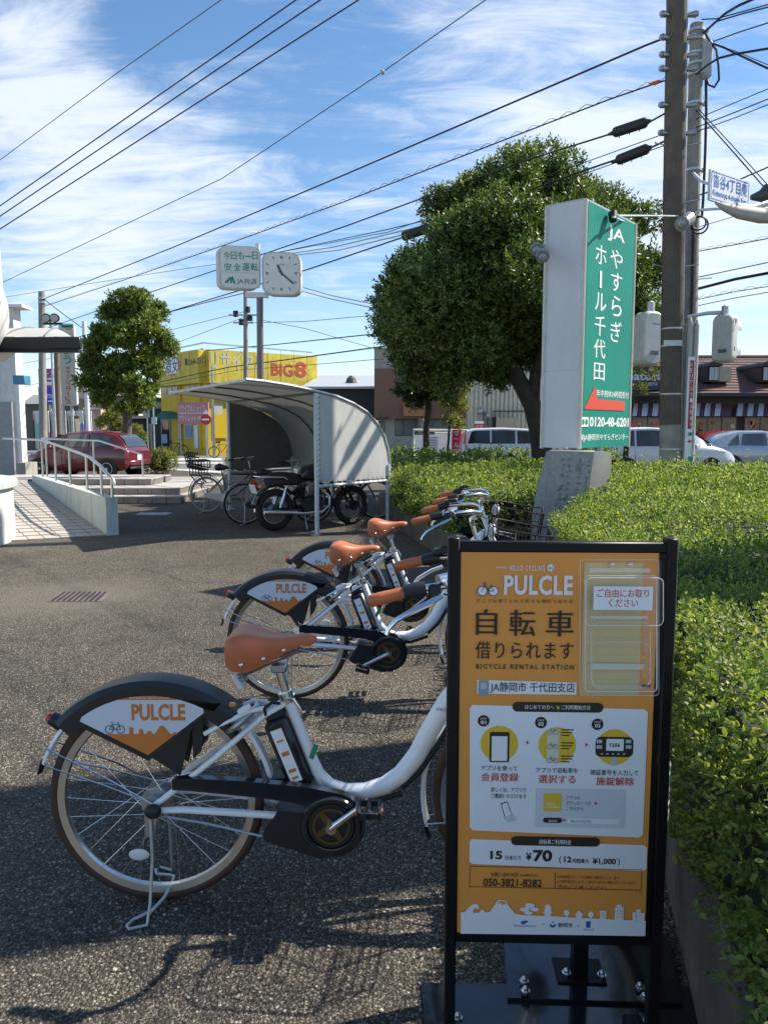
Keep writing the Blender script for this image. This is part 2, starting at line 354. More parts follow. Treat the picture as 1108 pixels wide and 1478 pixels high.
def glyphs(body, bold=0.0, spacing=1.0, line=1.0, align='LEFT'):
    k = (body, bold, spacing)
    if k in TXT: return TXT[k]
    cu = bpy.data.curves.new('t', 'FONT'); cu.body = body; cu.size = 1; cu.offset = bold; cu.space_character = spacing; cu.align_x = align; cu.resolution_u = 3
    ob = bpy.data.objects.new('t', cu); me = bpy.data.meshes.new_from_object(ob)
    v = np.empty(len(me.vertices) * 3); me.vertices.foreach_get('co', v); v = v.reshape(-1, 3)[:, :2]
    f = [tuple(p.vertices) for p in me.polygons]
    bpy.data.objects.remove(ob); bpy.data.meshes.remove(me); bpy.data.curves.remove(cu)
    if len(v):
        lo, hi = v.min(0), v.max(0); v = (v - lo) / np.maximum(hi - lo, 1e-6)
    TXT[k] = (v, f); return TXT[k]
def words(pl, body, x0, y0, x1, y1, m, parent, bold=0.0, off=.0016, spacing=1.0, px=True, name='lettering', rot=False):
    if px: xm, ym = (x0 + x1) / 2, (y0 + y1) / 2; a0, a1, b1, b0 = pl.st(x0, ym)[0], pl.st(x1, ym)[0], pl.st(xm, y0)[1], pl.st(xm, y1)[1]
    else: a0, b0, a1, b1 = x0, y0, x1, y1
    cjk = any(ord(c) > 0x2000 for c in body)
    v, f = glyphs(body, 0.0 if cjk else bold, spacing)
    if not len(v): return None
    reps = [0.0]
    if cjk and bold:
        em = 1.0 / max(len(l) for l in body.split('\n')); reps = [-bold * .55 * em, 0.0, bold * .55 * em, ] if bold < .02 else [-bold * .6 * em, -bold * .2 * em, bold * .2 * em, bold * .6 * em]
    if rot: v = np.stack([v[:, 1], 1 - v[:, 0]], 1)
    mb = MB()
    for i, dx in enumerate(reps): mb.add([pl.pt(a0 + (a1 - a0) * (p[0] * .99 + dx), b0 + (b1 - b0) * p[1], off + i * .00012 * (4 if abs(b1 - b0) > .12 else 1)) for p in v], f)
    return mb.obj(name, m, parent, fix=False)
def catenary(p, q, sag, n=16):
    p = V3(p); q = V3(q); return [p.lerp(q, i / n) - V3((0, 0, sag * 4 * (i / n) * (1 - i / n))) for i in range(n + 1)]
# ------------------------------------------------------------------ ground and the near setting
ASP = asphalt_mat()
ROAD = mat('far_road_asphalt', (.16, .155, .145), .9, var=.08, scale=.6)
g = MB().quad((-40, -4, 0), (40, -4, 0), (40, 30, 0), (-40, 30, 0)).obj('parking_lot', ASP); struct(g)
g = MB().add([(-900, -300, -.02), (900, -300, -.02), (900, 1500, -.02), (-900, 1500, -.02)], [(0, 1, 2, 3)]).obj('ground', mat('far_ground', (.17, .165, .15), .95, var=.1, scale=.05)); struct(g)
# ------------------------------------------------------------------ rental bicycles
LEATH = mat('tan_leather', (.50, .14, .055), .42, var=.05, scale=14, bump=.06, bscale=300)
BROWNT = mat('brown_tyre', (.062, .032, .022), .7, var=.1)
PLAST = mat('black_plastic', (.014, .015, .017), .5, var=.1)
GLOSSB = mat('gloss_black_case', (.010, .013, .02), .16, var=.05, coat=.6)
BROWNG = mat('brown_chainring', (.16, .10, .05), .35, .6)
REDL = mat('red_lens', (.4, .02, .015), .15, coat=.5); AMB = mat('amber_reflector', (.75, .25, .02), .2, coat=.5)
CLEARR = mat('clear_reflector', (.75, .76, .76), .15, var=.02, coat=.6)
LCD = mat('display_glass', (.03, .045, .06), .08); GREENB = flat('green_button', (.1, .5, .1))
ORGP = flat('print_orange', (.62, .20, .04)); GREENST = flat('green_sticker', (.03, .25, .13)); NAVYP = flat('print_navy', (.03, .07, .16))
HW = 0.350
FHX = 1.25
def wheel_parts(par, hx, plane_y=0, name='rear_wheel', hubr=.022, drum=False):
    c = V3((hx, 0, HW))
    w = MB().torus(c, (0, 1, 0), HW - .018, .0185, N=64, n=10).obj('tyre', BROWNT)
    root = bpy.data.objects.new(name, None); COL.objects.link(root); root.parent = par; root.empty_display_size = .05
    w.parent = root
    MB().ringprof(c, (0, 1, 0), (1, 0, 0), [(.322, -.015), (.322, .015), (.300, .0115), (.296, 0), (.300, -.0115)], N=64).obj('rim', mat('rim_alloy', (.62, .61, .60), .3, .95), root)
    h = MB().cyl(c + V3((0, -.055, 0)), c + V3((0, .055, 0)), hubr, n=20)
    for s in (-1, 1): h.cyl(c + V3((0, s * .028, 0)), c + V3((0, s * .033, 0)), hubr + .016, n=24); h.cyl(c + V3((0, s * .055, 0)), c + V3((0, s * .085, 0)), .010, n=10)
    if drum: h.cyl(c + V3((0, .05, 0)), c + V3((0, .06, 0)), .05, n=24)
    h.obj('hub', STEEL, root)
    tmpl = None
    for i in range(28):
        s = -1 if i % 2 else 1; d = 1 if (i // 2) % 2 else -1
        a = 2 * math.pi * i / 28; ha = a + d * 1.15
        p = c + V3((math.cos(a) * .298, 0, math.sin(a) * .298)); q = c + V3((math.cos(ha) * (hubr + .012), s * .03, math.sin(ha) * (hubr + .012)))
        if tmpl is None:
            tmpl = MB().cyl((0, 0, 0), (0, 0, 1),   .0010, n=5, cap=False).obj('spoke', CHROME, root); o = tmpl
        else: o = tmpl.copy(); COL.objects.link(o); o.parent = root
        dv = q - p; o.matrix_local = Matrix.Translation(p) @ dv.to_track_quat('Z', 'Y').to_matrix().to_4x4() @ Matrix.Diagonal((1, 1, dv.length, 1))
    return root
def arcfender(par, hx, a0, a1, name, m, Rr=.388, w=.027):
    # channel section, swept round the hub; 0 deg = forward, 90 = up
    prof = [(Rr - .012, -w), (Rr - .002, -w * .8), (Rr + .002, 0), (Rr - .002, w * .8), (Rr - .012, w), (Rr - .014, w * .9), (Rr - .004, w * .7), (Rr - .001, 0), (Rr - .004, -w * .7), (Rr - .014, -w * .9)]
    return MB().ringprof((hx, 0, HW), (0, -1, 0), (1, 0, 0), prof, N=40, a0=a0, a1=a1).obj(name, m, par)
class BPlane:                              # print plane on the wheel cover: s = x, t = z, facing the near side
    def __init__(s, y): s.y = y
    def pt(s, a, b, off=0.0): return V3((a, s.y - off, b))
    def st(s, px, py): return (0, 0)
def make_bike():
    t = thing('rental_bicycle', '', 'bicycle')
    t['group'] = 'white rental bicycles with tan saddles parked in a row'
    rw = wheel_parts(t, 0, name='rear_wheel', hubr=.03)
    MB().cyl((-.115, -.012, HW - .075 - .1), (-.115, .004, HW - .075 - .1), .001, n=4).sphere((-.06, -.022, .165), (.034, .006, .020), 14, 8).obj('spoke_reflector', CLEARR, rw)
    arcfender(t, 0, 0, 161, 'rear_mudguard', WHITE)
    MB().ringprof((0, 0, HW), (0, -1, 0), (1, 0, 0), [(.388, -.024), (.392, -.02), (.392, .02), (.388, .024), (.383, 0)], N=6, a0=160, a1=167).obj('mud_flap', PLAST, t)
    # mudguard stays
    st = MB()
    for s in (-1, 1):
        for zz in (.50, .56): st.tube([(0, s * .062, HW + .01), (-.15, s * .055, HW + (zz - HW) * .45), (-.345, s * .03, zz - .03)], .0028, 6)
    st.obj('mudguard_stay', CHROME, t)
    tl = MB().cyl((-.335, 0, .62), (-.298, 0, .60), .021, .026, 16).obj('tail_light', PLAST, t); MB().cyl((-.347, 0, .628), (-.3355, 0, .6205), .013, .021, 16).obj('red_lens', REDL, tl)
    # wheel cover with its advertising panel
    def arc(r, a0, a1, n, cz=HW, cx=0.0): return [(cx + r * math.cos(R(a0 + (a1 - a0) * i / n)), cz + r * math.sin(R(a0 + (a1 - a0) * i / n))) for i in range(n + 1)]
    prof = [(.340, -.056), (.392, -.056), (.409, -.044), (.414, 0), (.409, .044), (.392, .056), (.340, .056), (.340, .050), (.386, .050), (.402, .040), (.406, 0), (.402, -.040), (.386, -.050), (.340, -.050)]
    cv = MB().ringprof((0, 0, HW), (0, -1, 0), (1, 0, 0), prof, N=48, a0=47, a1=138).obj('wheel_cover', mat('satin_black_cover', (.018, .019, .021), .42, var=.08), t, ang=.5)
    V = [(-.250, .628), (-.008, .500), (.225, .688)]
    for s in (-1, 1):
        pl = arc(.375, 57, 132, 20) + [V[0], V[1], V[2]]
        MB().prism(pl, (0, s * .0565, 0), (1, 0, 0), (0, 0, 1), (0, -s * .006, 0)).obj('side_panel', MATS['satin_black_cover'], cv)
        gd = MB().prism([(.002, .510), (.092, .450), (.132, .610), (.06, .56)], (0, s * .054, 0), (1, 0, 0), (0, 0, 1), (0, -s * .006, 0)).prism([(.132, .50), (.132, .625), (.168, .655), (.160, .53)], (0, s * .047, 0), (1, 0, 0), (0, 0, 1), (0, -s * .005, 0)).obj('dress_guard', PLAST, t)
    P = BPlane(-.0572)
    # printed panel: white field with orange head strip and orange foot
    inner = arc(.330, 60, 127, 24); top = [p for p in inner]
    L0 = (-.222, .632); Bm = (-.008, .520); Rr = (.182, .666)
    def clipz(z): # x range of the panel at height z
        xl = L0[0] + (Bm[0] - L0[0]) * (L0[1] - z) / (L0[1] - Bm[1]) if z < L0[1] else -math.sqrt(max(0, .365 ** 2 - (z - HW) ** 2))
        xr = Rr[0] - (Rr[0] - Bm[0]) * (Rr[1] - z) / (Rr[1] - Bm[1]) if z < Rr[1] else math.sqrt(max(0, .365 ** 2 - (z - HW) ** 2))
        return xl, xr
    def band(z0, z1, m, nm, off):
        zs = [z0 + (z1 - z0) * i / 14 for i in range(15)]; l = [(clipz(z)[0], z) for z in zs]; r = [(clipz(z)[1], z) for z in zs]
        MB().quad(*[P.pt(a, b, off) for a, b in r + l[::-1]]).obj(nm, m, cv)
    band(.520, .7145, flat('panel_white', (.66, .70, .78)), 'printed_panel', 0)
    band(.7015, .7145, ORGP, 'orange_head_strip', .0006); band(.520, .590, ORGP, 'orange_foot', .0006)
    words(P, 'PULCLE', -.056, .634, .116, .689, ORGP, cv, bold=.035, off=.0010, px=False)
    words(P, 'POWERED BY  HELLO CYCLING', -.06, .7055, .065, .7105, POSTW, cv, off=.0012, px=False)
    sk = MB()
    for q in ([(-.065, .589), (-.065, .612), (-.052, .612), (-.052, .589)], [(-.038, .589), (-.033, .598), (-.036, .600), (-.028, .609), (-.02, .600), (-.022, .598), (-.018, .589)], [(-.012, .589), (-.006, .600), (.004, .600), (.01, .589)],
              [(.014, .589), (.034, .617), (.044, .617), (.066, .589)], [(.07, .589), (.08, .598), (.09, .589)]): sk.quad(*[P.pt(a, b, .0010) for a, b in q])
    sk.obj('printed_skyline', ORGP, cv, fix=False)
    lg = MB()
    for x in (-.128, -.092): lg.torus((x, P.y - .001, .605), (0, 1, 0), .0125, .0013, N=20, n=4, flat=.1)
    for a, b in (((-.128, 0.605), (-.118, 0.622)), ((-.118, 0.622), (-.097, 0.622)), ((-.118, 0.622), (-.11, 0.605)), ((-.11, 0.605), (-.092, 0.605)), ((-.128, 0.605), (-.11, 0.605)), ((-.092, 0.605), (-.1, 0.629)), ((-.122, 0.628), (-.115, 0.628))):
        lg.tube([(a[0], P.y - .001, a[1]), (b[0], P.y - .001, b[1])], .0011, 4)
    lg.obj('printed_bicycle_mark', NAVYP, cv)
    # frame
    fr = bpy.data.objects.new('frame', None); COL.objects.link(fr); fr.parent = t; fr.empty_display_size = .05
    MB().tube([(.425, 0, .70), (.485, 0, .54), (.54, 0, .395)], .0185, 14).obj('seat_tube', WHITE, fr)
    m = MB().tube([(.505, 0, .50), (.53, 0, .435), (.565, 0, .395), (.615, 0, .374), (.68, 0, .372), (.745, 0, .392), (.80, 0, .43), (.85, 0, .495), (.895, 0, .585), (.945, 0, .675), (1.005, 0, .755), (1.07, 0, .815), (1.11, 0, .835)],
              [.014, .018, .021, .024, .027, .029, .031, .032, .032, .032, .031, .028, .024], 18).obj('down_tube', WHITE, fr)
    MB().cyl((1.075, 0, .93), (1.135, 0, .765), .022, n=18).cyl((1.073, 0, .935), (1.0765, 0, .926), .026, n=18).cyl((1.133, 0, .770), (1.137, 0, .759), .026, n=18).obj('head_tube', WHITE, fr)
    words(BPlane(-.033), 'PAS', .91, .655, .94, .667, mat('grey_print', (.2, .2, .2)), fr, px=False, off=.0005)
    for s in (-1, 1):
        MB().tube([(.0, s * .068, HW), (.06, s * .066, HW + .045), (.20, s * .050, .505), (.36, s * .026, .64), (.425, s * .016, .675)], [.009, .010, .010, .010, .010], 10).obj('seat_stay', WHITE, fr)
        MB().tube([(.0, s * .068, HW - .01), (.10, s * .066, .342), (.25, s * .06, .330), (.40, s * .045, .312), (.52, s * .035, .29)], [.009, .011, .012, .012, .012], 10).obj('chain_stay', WHITE, fr)
    MB().tube([(.80, -.02, .392), (.86, -.02, .45), (.91, -.02, .53), (.95, -.02, .60), (1.01, -.02, .69)], .009, 8).tube([(.60, -.01, .345), (.70, -.01, .338), (.80, -.02, .375)], .009, 8).obj('cable_sleeve', RUBBER, fr)
    MB().box((.515, -.0185, .515), (.016, .003, .05), Matrix.Rotation(R(20), 3, 'Y')).obj('green_sticker', GREENST, fr)
    # bracket and lock over the rear wheel
    MB().torus((.285, 0, .625), (math.cos(R(52)), 0, -math.sin(R(52))), .062, .011, N=30, n=8, a0=-60, a1=240, up=(0, 1, 0)).obj('ring_lock', STEEL, t)
    b = MB().tube([(.17, -.045, .585), (.24, -.05, .625), (.31, -.05, .66), (.36, -.03, .665)], .008, 8).tube([(.17, .045, .585), (.24, .05, .625), (.31, .05, .66), (.36, .03, .665)], .008, 8).box((.30, -.052, .668), (.045, .02, .02), Matrix.Rotation(R(-30), 3, 'Y'), .004)
    b.obj('lock_bracket', WHITE, t); MB().box((.262, -.05, .684), (.02, .014, .012), None, .002).obj('lock_button', AMB, t)
    # saddle: lofted shell with a skirt
    rows = []
    sec = [(0.245, 0.0748, 0.895, 0.843), (0.25, 0.088, 0.905, 0.818), (0.27, 0.095, 0.917, 0.803), (0.3, 0.095, 0.922, 0.798), (0.33, 0.088, 0.917, 0.803), (0.36, 0.0722, 0.908, 0.813), (0.39, 0.0546, 0.902, 0.826), (0.42, 0.0405, 0.899, 0.84), (0.45, 0.0317, 0.899, 0.854), (0.48, 0.0264, 0.9, 0.87), (0.505, 0.0229, 0.899, 0.863), (0.52, 0.0176, 0.895, 0.873), (0.527, 0.007, 0.888, 0.882)]
    for x, w, zt, zb in sec:
        r_ = []
        for k in range(19):
            u = -1 + 2 * k / 18; a = abs(u)
            if a < .7: y = u / .7 * w * .93; z = zt - .010 * (a / .7) ** 2.6 - (.006 * (1 - (a / .5) ** 2) if a < .5 and x < .46 else 0)
            else:
                f = (a - .7) / .3; y = math.copysign(w * (.93 + .07 * math.sin(f * math.pi)), u); z = zt - .010 - (zt - .010 - zb) * f
            r_.append((x, y, z))
        rows.append(r_)
    sa = MB().grid(rows); sa.f.append(tuple(range(19))); o = len(sa.v) - 19; sa.f.append(tuple(range(o, o + 19)))
    sd_ = sa.obj('saddle', LEATH, t, ang=1.2)
    for s in (-1, 1):
        for x, z, w in ((.30, .826, .0975), (.365, .838, .072), (.425, .856, .041)): MB().sphere((x, s * (w), z), (.0075, .004, .0075), 10, 6).obj('rivet', CHROME, sd_)
        MB().sphere((.247, s * .05, .84), (.004, .007, .007), 8, 6).obj('rivet', CHROME, sd_)
    ss = MB().tube([(.30, -.04, .775), (.36, -.025, .80), (.47, -.015, .845)], .0045, 6).tube([(.30, .04, .775), (.36, .025, .80), (.47, .015, .845)], .0045, 6).box((.405, 0, .79), (.05, .04, .03), None, .006)
    for s in (-1, 1):
        for k in range(4): ss.torus((.295, s * .045, .765 + k * .011), (0, 0, 1), .014, .0028, N=14, n=5)
    ss.obj('saddle_rail', STEEL, sd_); MB().box((.275, -.0, .745), (.022, .05, .05), Matrix.Rotation(R(-25), 3, 'Y'), .004).obj('rear_reflector', CLEARR, sd_)
    MB().cyl((.432, 0, .685), (.398, 0, .80), .0135, n=14).obj('seat_post', CHROME, t)
    MB().cyl((.432, 0, .675), (.422, 0, .708), .023, n=16).tube([(.43, -.02, .69), (.455, -.045, .70), (.475, -.05, .672), (.48, -.05, .64)], .005, 6).cyl((.44, -.03, .69), (.43, .03, .69), .007, n=8).obj('seat_clamp', CHROME, t)
    # battery behind the seat tube
    bm = Matrix.Rotation(R(-21), 3, 'Y')
    bt = MB().box((.43, 0, .52), (.078, .088, .225), bm, .014).obj('battery', mat('battery_case', (.013, .014, .017), .3, var=.05, coat=.3), t)
    MB().box((.395, 0, .637), (.066, .07, .02), bm, .006).tube([(.365, -.03, .64), (.36, -.035, .665), (.385, -.035, .685), (.41, -.03, .68)], .006, 6).obj('battery_handle', PLAST, bt)
    lab = MB().quad(*[V3((.43, -.0448, .52)) + bm @ V3((a, 0, b)) for a, b in ((-.022, -.10), (.016, -.10), (.016, .085), (-.022, .085))]).obj('battery_label', POSTW, bt)
    for zz, hh, ww in ((.045, .006, .022), (.0, .014, .024), (-.06, .012, .024), (-.085, .008, .02)):
        MB().quad(*[V3((.43, -.0456, .52)) + bm @ V3((a - .003, 0, b)) for a, b in ((-ww / 2, zz - hh / 2), (ww / 2, zz - hh / 2), (ww / 2, zz + hh / 2), (-ww / 2, zz + hh / 2))]).obj('label_print', ORGP, bt)
    MB().prism([(.33, .42), (.39, .40), (.50, .40), (.515, .43), (.40, .43)], (0, -.03, 0), (1, 0, 0), (0, 0, 1), (0, .06, 0)).obj('battery_mount', PLAST, t)
    # chain case, drive unit, cranks
    cx, cz = .575, .298
    up = [(.072, .448), (.12, .454), (.30, .445), (.50, .424)]; lo_ = [(.49, .362), (.45, .374), (.34, .390), (.13, .412), (.072, .415)]
    ring = [(cx +   .108 * math.cos(R(a)), cz + .108 * math.sin(R(a))) for a in range(75, -141, -9)]
    outl = up + ring + [(cx - .075, cz + .03)] + lo_
    cc = MB().prism(outl, (0, -.082, 0), (1, 0, 0), (0, 0, 1), (0, .03, 0)).obj('chain_case', GLOSSB, t, ang=.4)
    MB().torus((cx, -.083, cz), (0, 1, 0), .086, .012, N=40, n=8, flat=.8).obj('case_rim', GLOSSB, cc)
    MB().cyl((cx, -.084, cz), (cx, -.0865, cz), .072, n=36).obj('chainring_recess', PLAST, cc)
    s_ = MB().ringprof((cx, -.088, cz), (0, -1, 0), (1, 0, 0), [(.052, 0), (.060, 0), (.060, .003), (.052, .003)], N=36)
    for k in range(4):
        a = R(35 + 90 * k); s_.prism([(.012, -.013), (.055, -.008), (.055, .008), (.012, .013)], (cx, -.0905, cz), (math.cos(a), 0, math.sin(a)), (-math.sin(a), 0, math.cos(a)), (0, .003, 0))
    s_.obj('chainring', BROWNG, cc)
    MB().prism([(.405, .340), (.352, .250), (.368, .234), (.53, .180), (.60, .182), (.62, .24), (.50, .33)], (0, -.068, 0), (1, 0, 0), (0, 0, 1), (0, .12, 0)).obj('drive_unit_cover', mat('navy_black_cover', (.010, .013, .02), .45), t)
    MB().sphere((.575, -.07, .188), .008, 10, 6).obj('cover_bolt', CHROME, t)
    MB().tube([(0, -.055, HW - .03), (.17, -.055, .29), (.37, -.055, .242)], .0042, 5, flat=.6).obj('chain', STEEL, t)
    for s, dx, dz in ((-1, .122, .100), (1, -.122, -.100)):
        y0 = s * .098; cr = MB().tube([(cx, y0, cz), (cx + dx * .5, y0 + s * .008, cz + dz * .5), (cx + dx, y0 + s * .018, cz + dz)], [.014, .011, .010], 12).cyl((cx, y0 - s * .03, cz), (cx, y0 + s * .012, cz), .017, n=16).obj('crank', CHROME, t)
        pc = V3((cx + dx, y0 + s * .075, cz + dz))
        pd = bpy.data.objects.new('pedal', None); COL.objects.link(pd); pd.parent = t; pd.empty_display_size = .02
        MB().box(pc + V3((-.032, 0, 0)), (.012, .09, .026), None, .003).box(pc + V3((.032, 0, 0)), (.012, .09, .026), None, .003).box(pc + V3((0, -.04, 0)), (.07, .01, .02), None, .002).box(pc + V3((0, .04, 0)), (.07, .01, .02), None, .002).cyl(pc - V3((0, s * .06, 0)), pc + V3((0, s * .045, 0)), .009, n=10).obj('pedal_body', PLAST, pd)
        MB().box(pc + V3((-.0395, 0, 0)), (.003, .05, .014)).box(pc + V3((.0395, 0, 0)), (.003, .05, .014)).obj('pedal_reflector', AMB, pd)
    # rear axle nut cover, derailleur arm
    MB().sphere((.012, -.092, HW), (.028, .018, .024), 14, 8).obj('axle_cap', PLAST, t)
    MB().prism([(-.02, HW - .02), (.02, HW - .02), (.01, HW - .10), (-.02, HW - .09)], (0, -.078, 0), (1, 0, 0), (0, 0, 1), (0, .005, 0)).obj('stand_plate', STEEL, t)
    # two-legged stand
    ks = MB()
    for s in (-1, 1):
        ks.tube([(0, s * .082, HW - .03), (.008, s * .098, .20), (.004, s * .125, .06), (0, s * .15, .006), (-.05, s * .17, .006), (-.062, s * .155, .006), (-.05, s * .125, .008), (.0, s * .10, .02), (.03, s * .06, .04), (.035, 0, .045)], .0052, 8)
    ks.obj('kickstand', GALV, t)
    MB().tube([(.36, -.06, .395), (.385, -.07, .42), (.37, -.06, .45)], .003, 5).obj('cable', PLAST, t)
    # steered part: fork, wheel, bars, basket
    sg = bpy.data.objects.new('steering', None); COL.objects.link(sg); sg.parent = t; sg.empty_display_size = .05
    TH = R(-8.5); piv = V3((1.10, 0, 0))
    S = Matrix.Translation(piv) @ Matrix.Rotation(TH, 4, 'Z') @ Matrix.Translation(-piv)
    k0 = set(bpy.data.objects.keys())
    fw = wheel_parts(t, FHX, name='front_wheel', hubr=.028)
    arcfender(t, FHX, 35, 196, 'front_mudguard', WHITE); m2 = MB()
    for s in (-1, 1): m2.tube([(FHX, s * .058, HW), (FHX - .2, s * .045, HW - .06), (FHX - .372, s * .028, HW - .095)], .0026, 6)
    m2.obj('mudguard_stay', CHROME, t)
    MB().ringprof((FHX, 0, HW), (0, -1, 0), (1, 0, 0), [(.388, -.024), (.392, -.02), (.392, .02), (.388, .024), (.383, 0)], N=6, a0=195, a1=203).obj('mud_flap', PLAST, t)
    fk = MB().cyl((1.1375, 0, .757), (1.145, 0, .735), .026, n=16)
    for s in (-1, 1): fk.tube([(1.142, s * .012, .742), (1.152, s * .048, .715), (1.19, s * .056, .56), (1.225, s * .06, .42), (FHX, s * .062, HW)], [.015, .014, .012, .010, .008], 10)
    fk.obj('fork', WHITE, t)
    MB().cyl((1.073, 0, .936), (1.045, 0, 1.035), .013, n=14).tube([(1.05, 0, 1.01), (1.045, 0, 1.045), (1.065, 0, 1.062)], [.015, .017, .017], 12).cyl((1.065, -.035, 1.062), (1.065, .035, 1.062), .017, n=14).obj('stem', CHROME, t)
    half = lambda s: [(1.065, s * .0, 1.062), (1.085, s * .05, 1.072), (1.095, s * .10, 1.09), (1.085, s * .16, 1.105), (1.045, s * .215, 1.112), (.98, s * .25, 1.108), (.90, s * .268, 1.098), (.865, s * .272, 1.092)]
    MB().tube(half(-1)[::-1] + half(1)[1:], .0115, 12).obj('handlebar', CHROME, t)
    for s in (-1, 1):
        MB().tube([(.735, s * .285, 1.056), (.742, s * .285, 1.058), (.775, s * .282, 1.067), (.815, s * .278, 1.078), (.838, s * .275, 1.085)], [.012, .0185, .0195, .0175, .0165], 14).obj('grip', LEATH, t)
        MB().tube([(.838, s * .275, 1.085), (.868, s * .272, 1.092), (.90, s * .268, 1.098)], [.020, .023, .021], 14).box((.925, s * .27, 1.088), (.035, .03, .045), None, .006).obj('brake_clamp', PLAST, t)
        MB().tube([(.945, s * .275, 1.080), (.915, s * .30, 1.062), (.865, s * .318, 1.040), (.82, s * .315, 1.012), (.798, s * .31, .985), (.792, s * .31, .968)], [.011, .0105, .010, .0095, .008, .009], 8, flat=.6).obj('brake_lever', CHROME, t)
        MB().tube([(.96, s * .265, 1.09), (1.06, s * .22, 1.10), (1.15, s * .12, 1.06), (1.13, s * .04, .93), (1.12, s * .02, .80)], .0028, 6).tube([(.95, s * .26, 1.08), (1.05, s * .2, 1.05), (1.12, s * .08, .98), (1.10, s * .03, .86)], .0028, 6).obj('brake_cable', RUBBER, t)
    MB().torus((.955, -.262, 1.112), (.8, .2, .5), .022, .006, N=20, n=6).cyl((.935, -.27, 1.12), (.965, -.25, 1.125), .018, n=14).obj('bell', CHROME, t)
    dm = Matrix.Rotation(R(-12), 3, 'Y')
    dp = MB().box((.915, .245, 1.128), (.078, .055, .022), dm, .006).obj('assist_display', PLAST, t)
    MB().box((.925, .245, 1.1405), (.042, .042, .002), dm).obj('display_screen', LCD, dp)
    bb = MB()
    for dx, dy in ((-.028, -.014), (-.028, .014), (-.020, 0)): bb.cyl((.915 + dx, .245 + dy, 1.137 + dx * .2), (.915 + dx, .245 + dy, 1.1395 + dx * .2), .006, n=10)
    bb.obj('button', GREENB, dp)
    MB().box((1.155, 0, .985), (.05, .06, .075), Matrix.Rotation(R(10), 3, 'Y'), .014).obj('headlight', mat('silver_plastic', (.6, .61, .63), .35), t)
    bs = MB(); x0, x1, wy, zb, zt = 1.175, 1.455, .185, .80, .985
    def loop(z, g, r): 
        gx0, gx1, gy = x0 - g * .3, x1 + g, wy + g; return bs.tube([(gx0, -gy + .03, z + .05 * (z > .97)), (gx0 + .03, -gy, z + .04 * (z > .97)), (gx1 - .05, -gy, z), (gx1 - .012, -gy + .012, z), (gx1, -gy + .05, z), (gx1, gy - .05, z), (gx1 - .012, gy - .012, z), (gx1 - .05, gy, z), (gx0 + .03, gy, z + .04 * (z > .97)), (gx0, gy - .03, z + .05 * (z > .97))], r, 6, closed=True)
    loop(.985, .03, .0045); loop(.93, .02, .0018); loop(.885, .012, .0018); loop(.84, .005, .0018); loop(.80, 0, .003)
    for i in range(11):
        f = i / 10; x = x0 + (x1 - x0) * f; xx = x0 - .009 + (x1 + .03 - x0 + .009) * f
        for s in (-1, 1): bs.tube([(x, s * wy, zb), (xx, s * (wy + .03), zt + (.04 if i < 2 else 0))], .0017, 4, cap=False)
        bs.tube([(x, -wy, zb), (x, wy, zb)], .0017, 4, cap=False)
    for i in range(13):
        f = -1 + 2 * i / 12
        bs.tube([(x0, f * wy, zb), (x0 - .009, f * (wy + .02), zt + .05)], .0017, 4, cap=False).tube([(x1, f * wy, zb), (x1 + .03, f * (wy + .03), zt)], .0017, 4, cap=False)
    for z in (.90, .96, 1.01): bs.tube([(x0 - .006, -wy - .012, z), (x0 - .006, wy + .012, z)], .0018, 4)
    bs.obj('basket', mat('brown_wire', (.035, .028, .022), .4, .5), t)
    MB().box((1.16, 0, .87), (.02, .10, .10), None, .004).tube([(1.15, -.05, .83), (1.30, -.12, .795), (FHX, -.07, HW)], .004, 6).tube([(1.15, .05, .83), (1.30, .12, .795), (FHX, .07, HW)], .004, 6).obj('basket_bracket', STEEL, t)
    for n in set(bpy.data.objects.keys()) - k0:
        o = bpy.data.objects[n]
        if o.parent == t: o.parent = sg
    sg.matrix_local = S
    # no fourth level: steering group is dissolved into the bicycle
    for o in list(sg.children):
        M = S @ o.matrix_local; o.parent = t; o.matrix_local = M
    bpy.data.objects.remove(sg)
    return t
bike = make_bike()
bike.location = (-.742, 2.41, 0); bike['label'] = 'white electric rental bicycle nearest the camera, partly hidden by the orange sign stand'
def bike_at(x, y, rz, lab): return dup(bike, (x, y, 0), rz, lab)
b2 = bike_at(-.55, 4.32, R(0), 'second white rental bicycle, whose saddle overlaps the wheel cover of the farthest one')
b3 = bike_at(-.36, 5.47, R(-1), 'white rental bicycle farthest from the camera, in front of the planter hedge')

for o in b2.children:                          # the second bicycle's cranks stand the other way round
    if o.name.split('.')[0] in ('crank', 'pedal'):
        c_ = Vector((.575, 0, .298)); o.matrix_local = Matrix.Translation(c_) @ Matrix.Rotation(R(195), 4, 'Y') @ Matrix.Translation(-c_) @ o.matrix_local
# ------------------------------------------------------------------ orange sign stand
sg = thing('sign_stand', 'black framed sign stand with an orange bicycle rental poster, in the right foreground', 'sign', (.39, 1.72, 0))
off0 = Vector(sg.location)
PO = Plane((.39, 1.70, 0), (1, -.035, 0))
def par(o):                                   # world coordinates -> child of the stand
    o.parent = sg; o.matrix_local = Matrix.Translation(-off0); return o
FRAME = mat('frame_black', (.008, .008, .009), .4, var=.1, spec=.25)
def lp(a, b, off=0.0): return PO.pt(a, b, off)
sL, tT = PO.st(665, 797); sR, _ = PO.st(951, 801); _, tB = PO.st(664, 1346)
for s0 in (PO.st(654, 900)[0], PO.st(965, 900)[0]):
    par(MB().box(lp(s0, .655, -.012), (.026, .036, 1.31), Matrix.Rotation(-.035, 3, 'Z'), .003).obj('post', FRAME))
    par(MB().box(lp(s0, .012, -.012), (.04, .34, .022), Matrix.Rotation(-.035, 3, 'Z'), .004).obj('foot', FRAME))
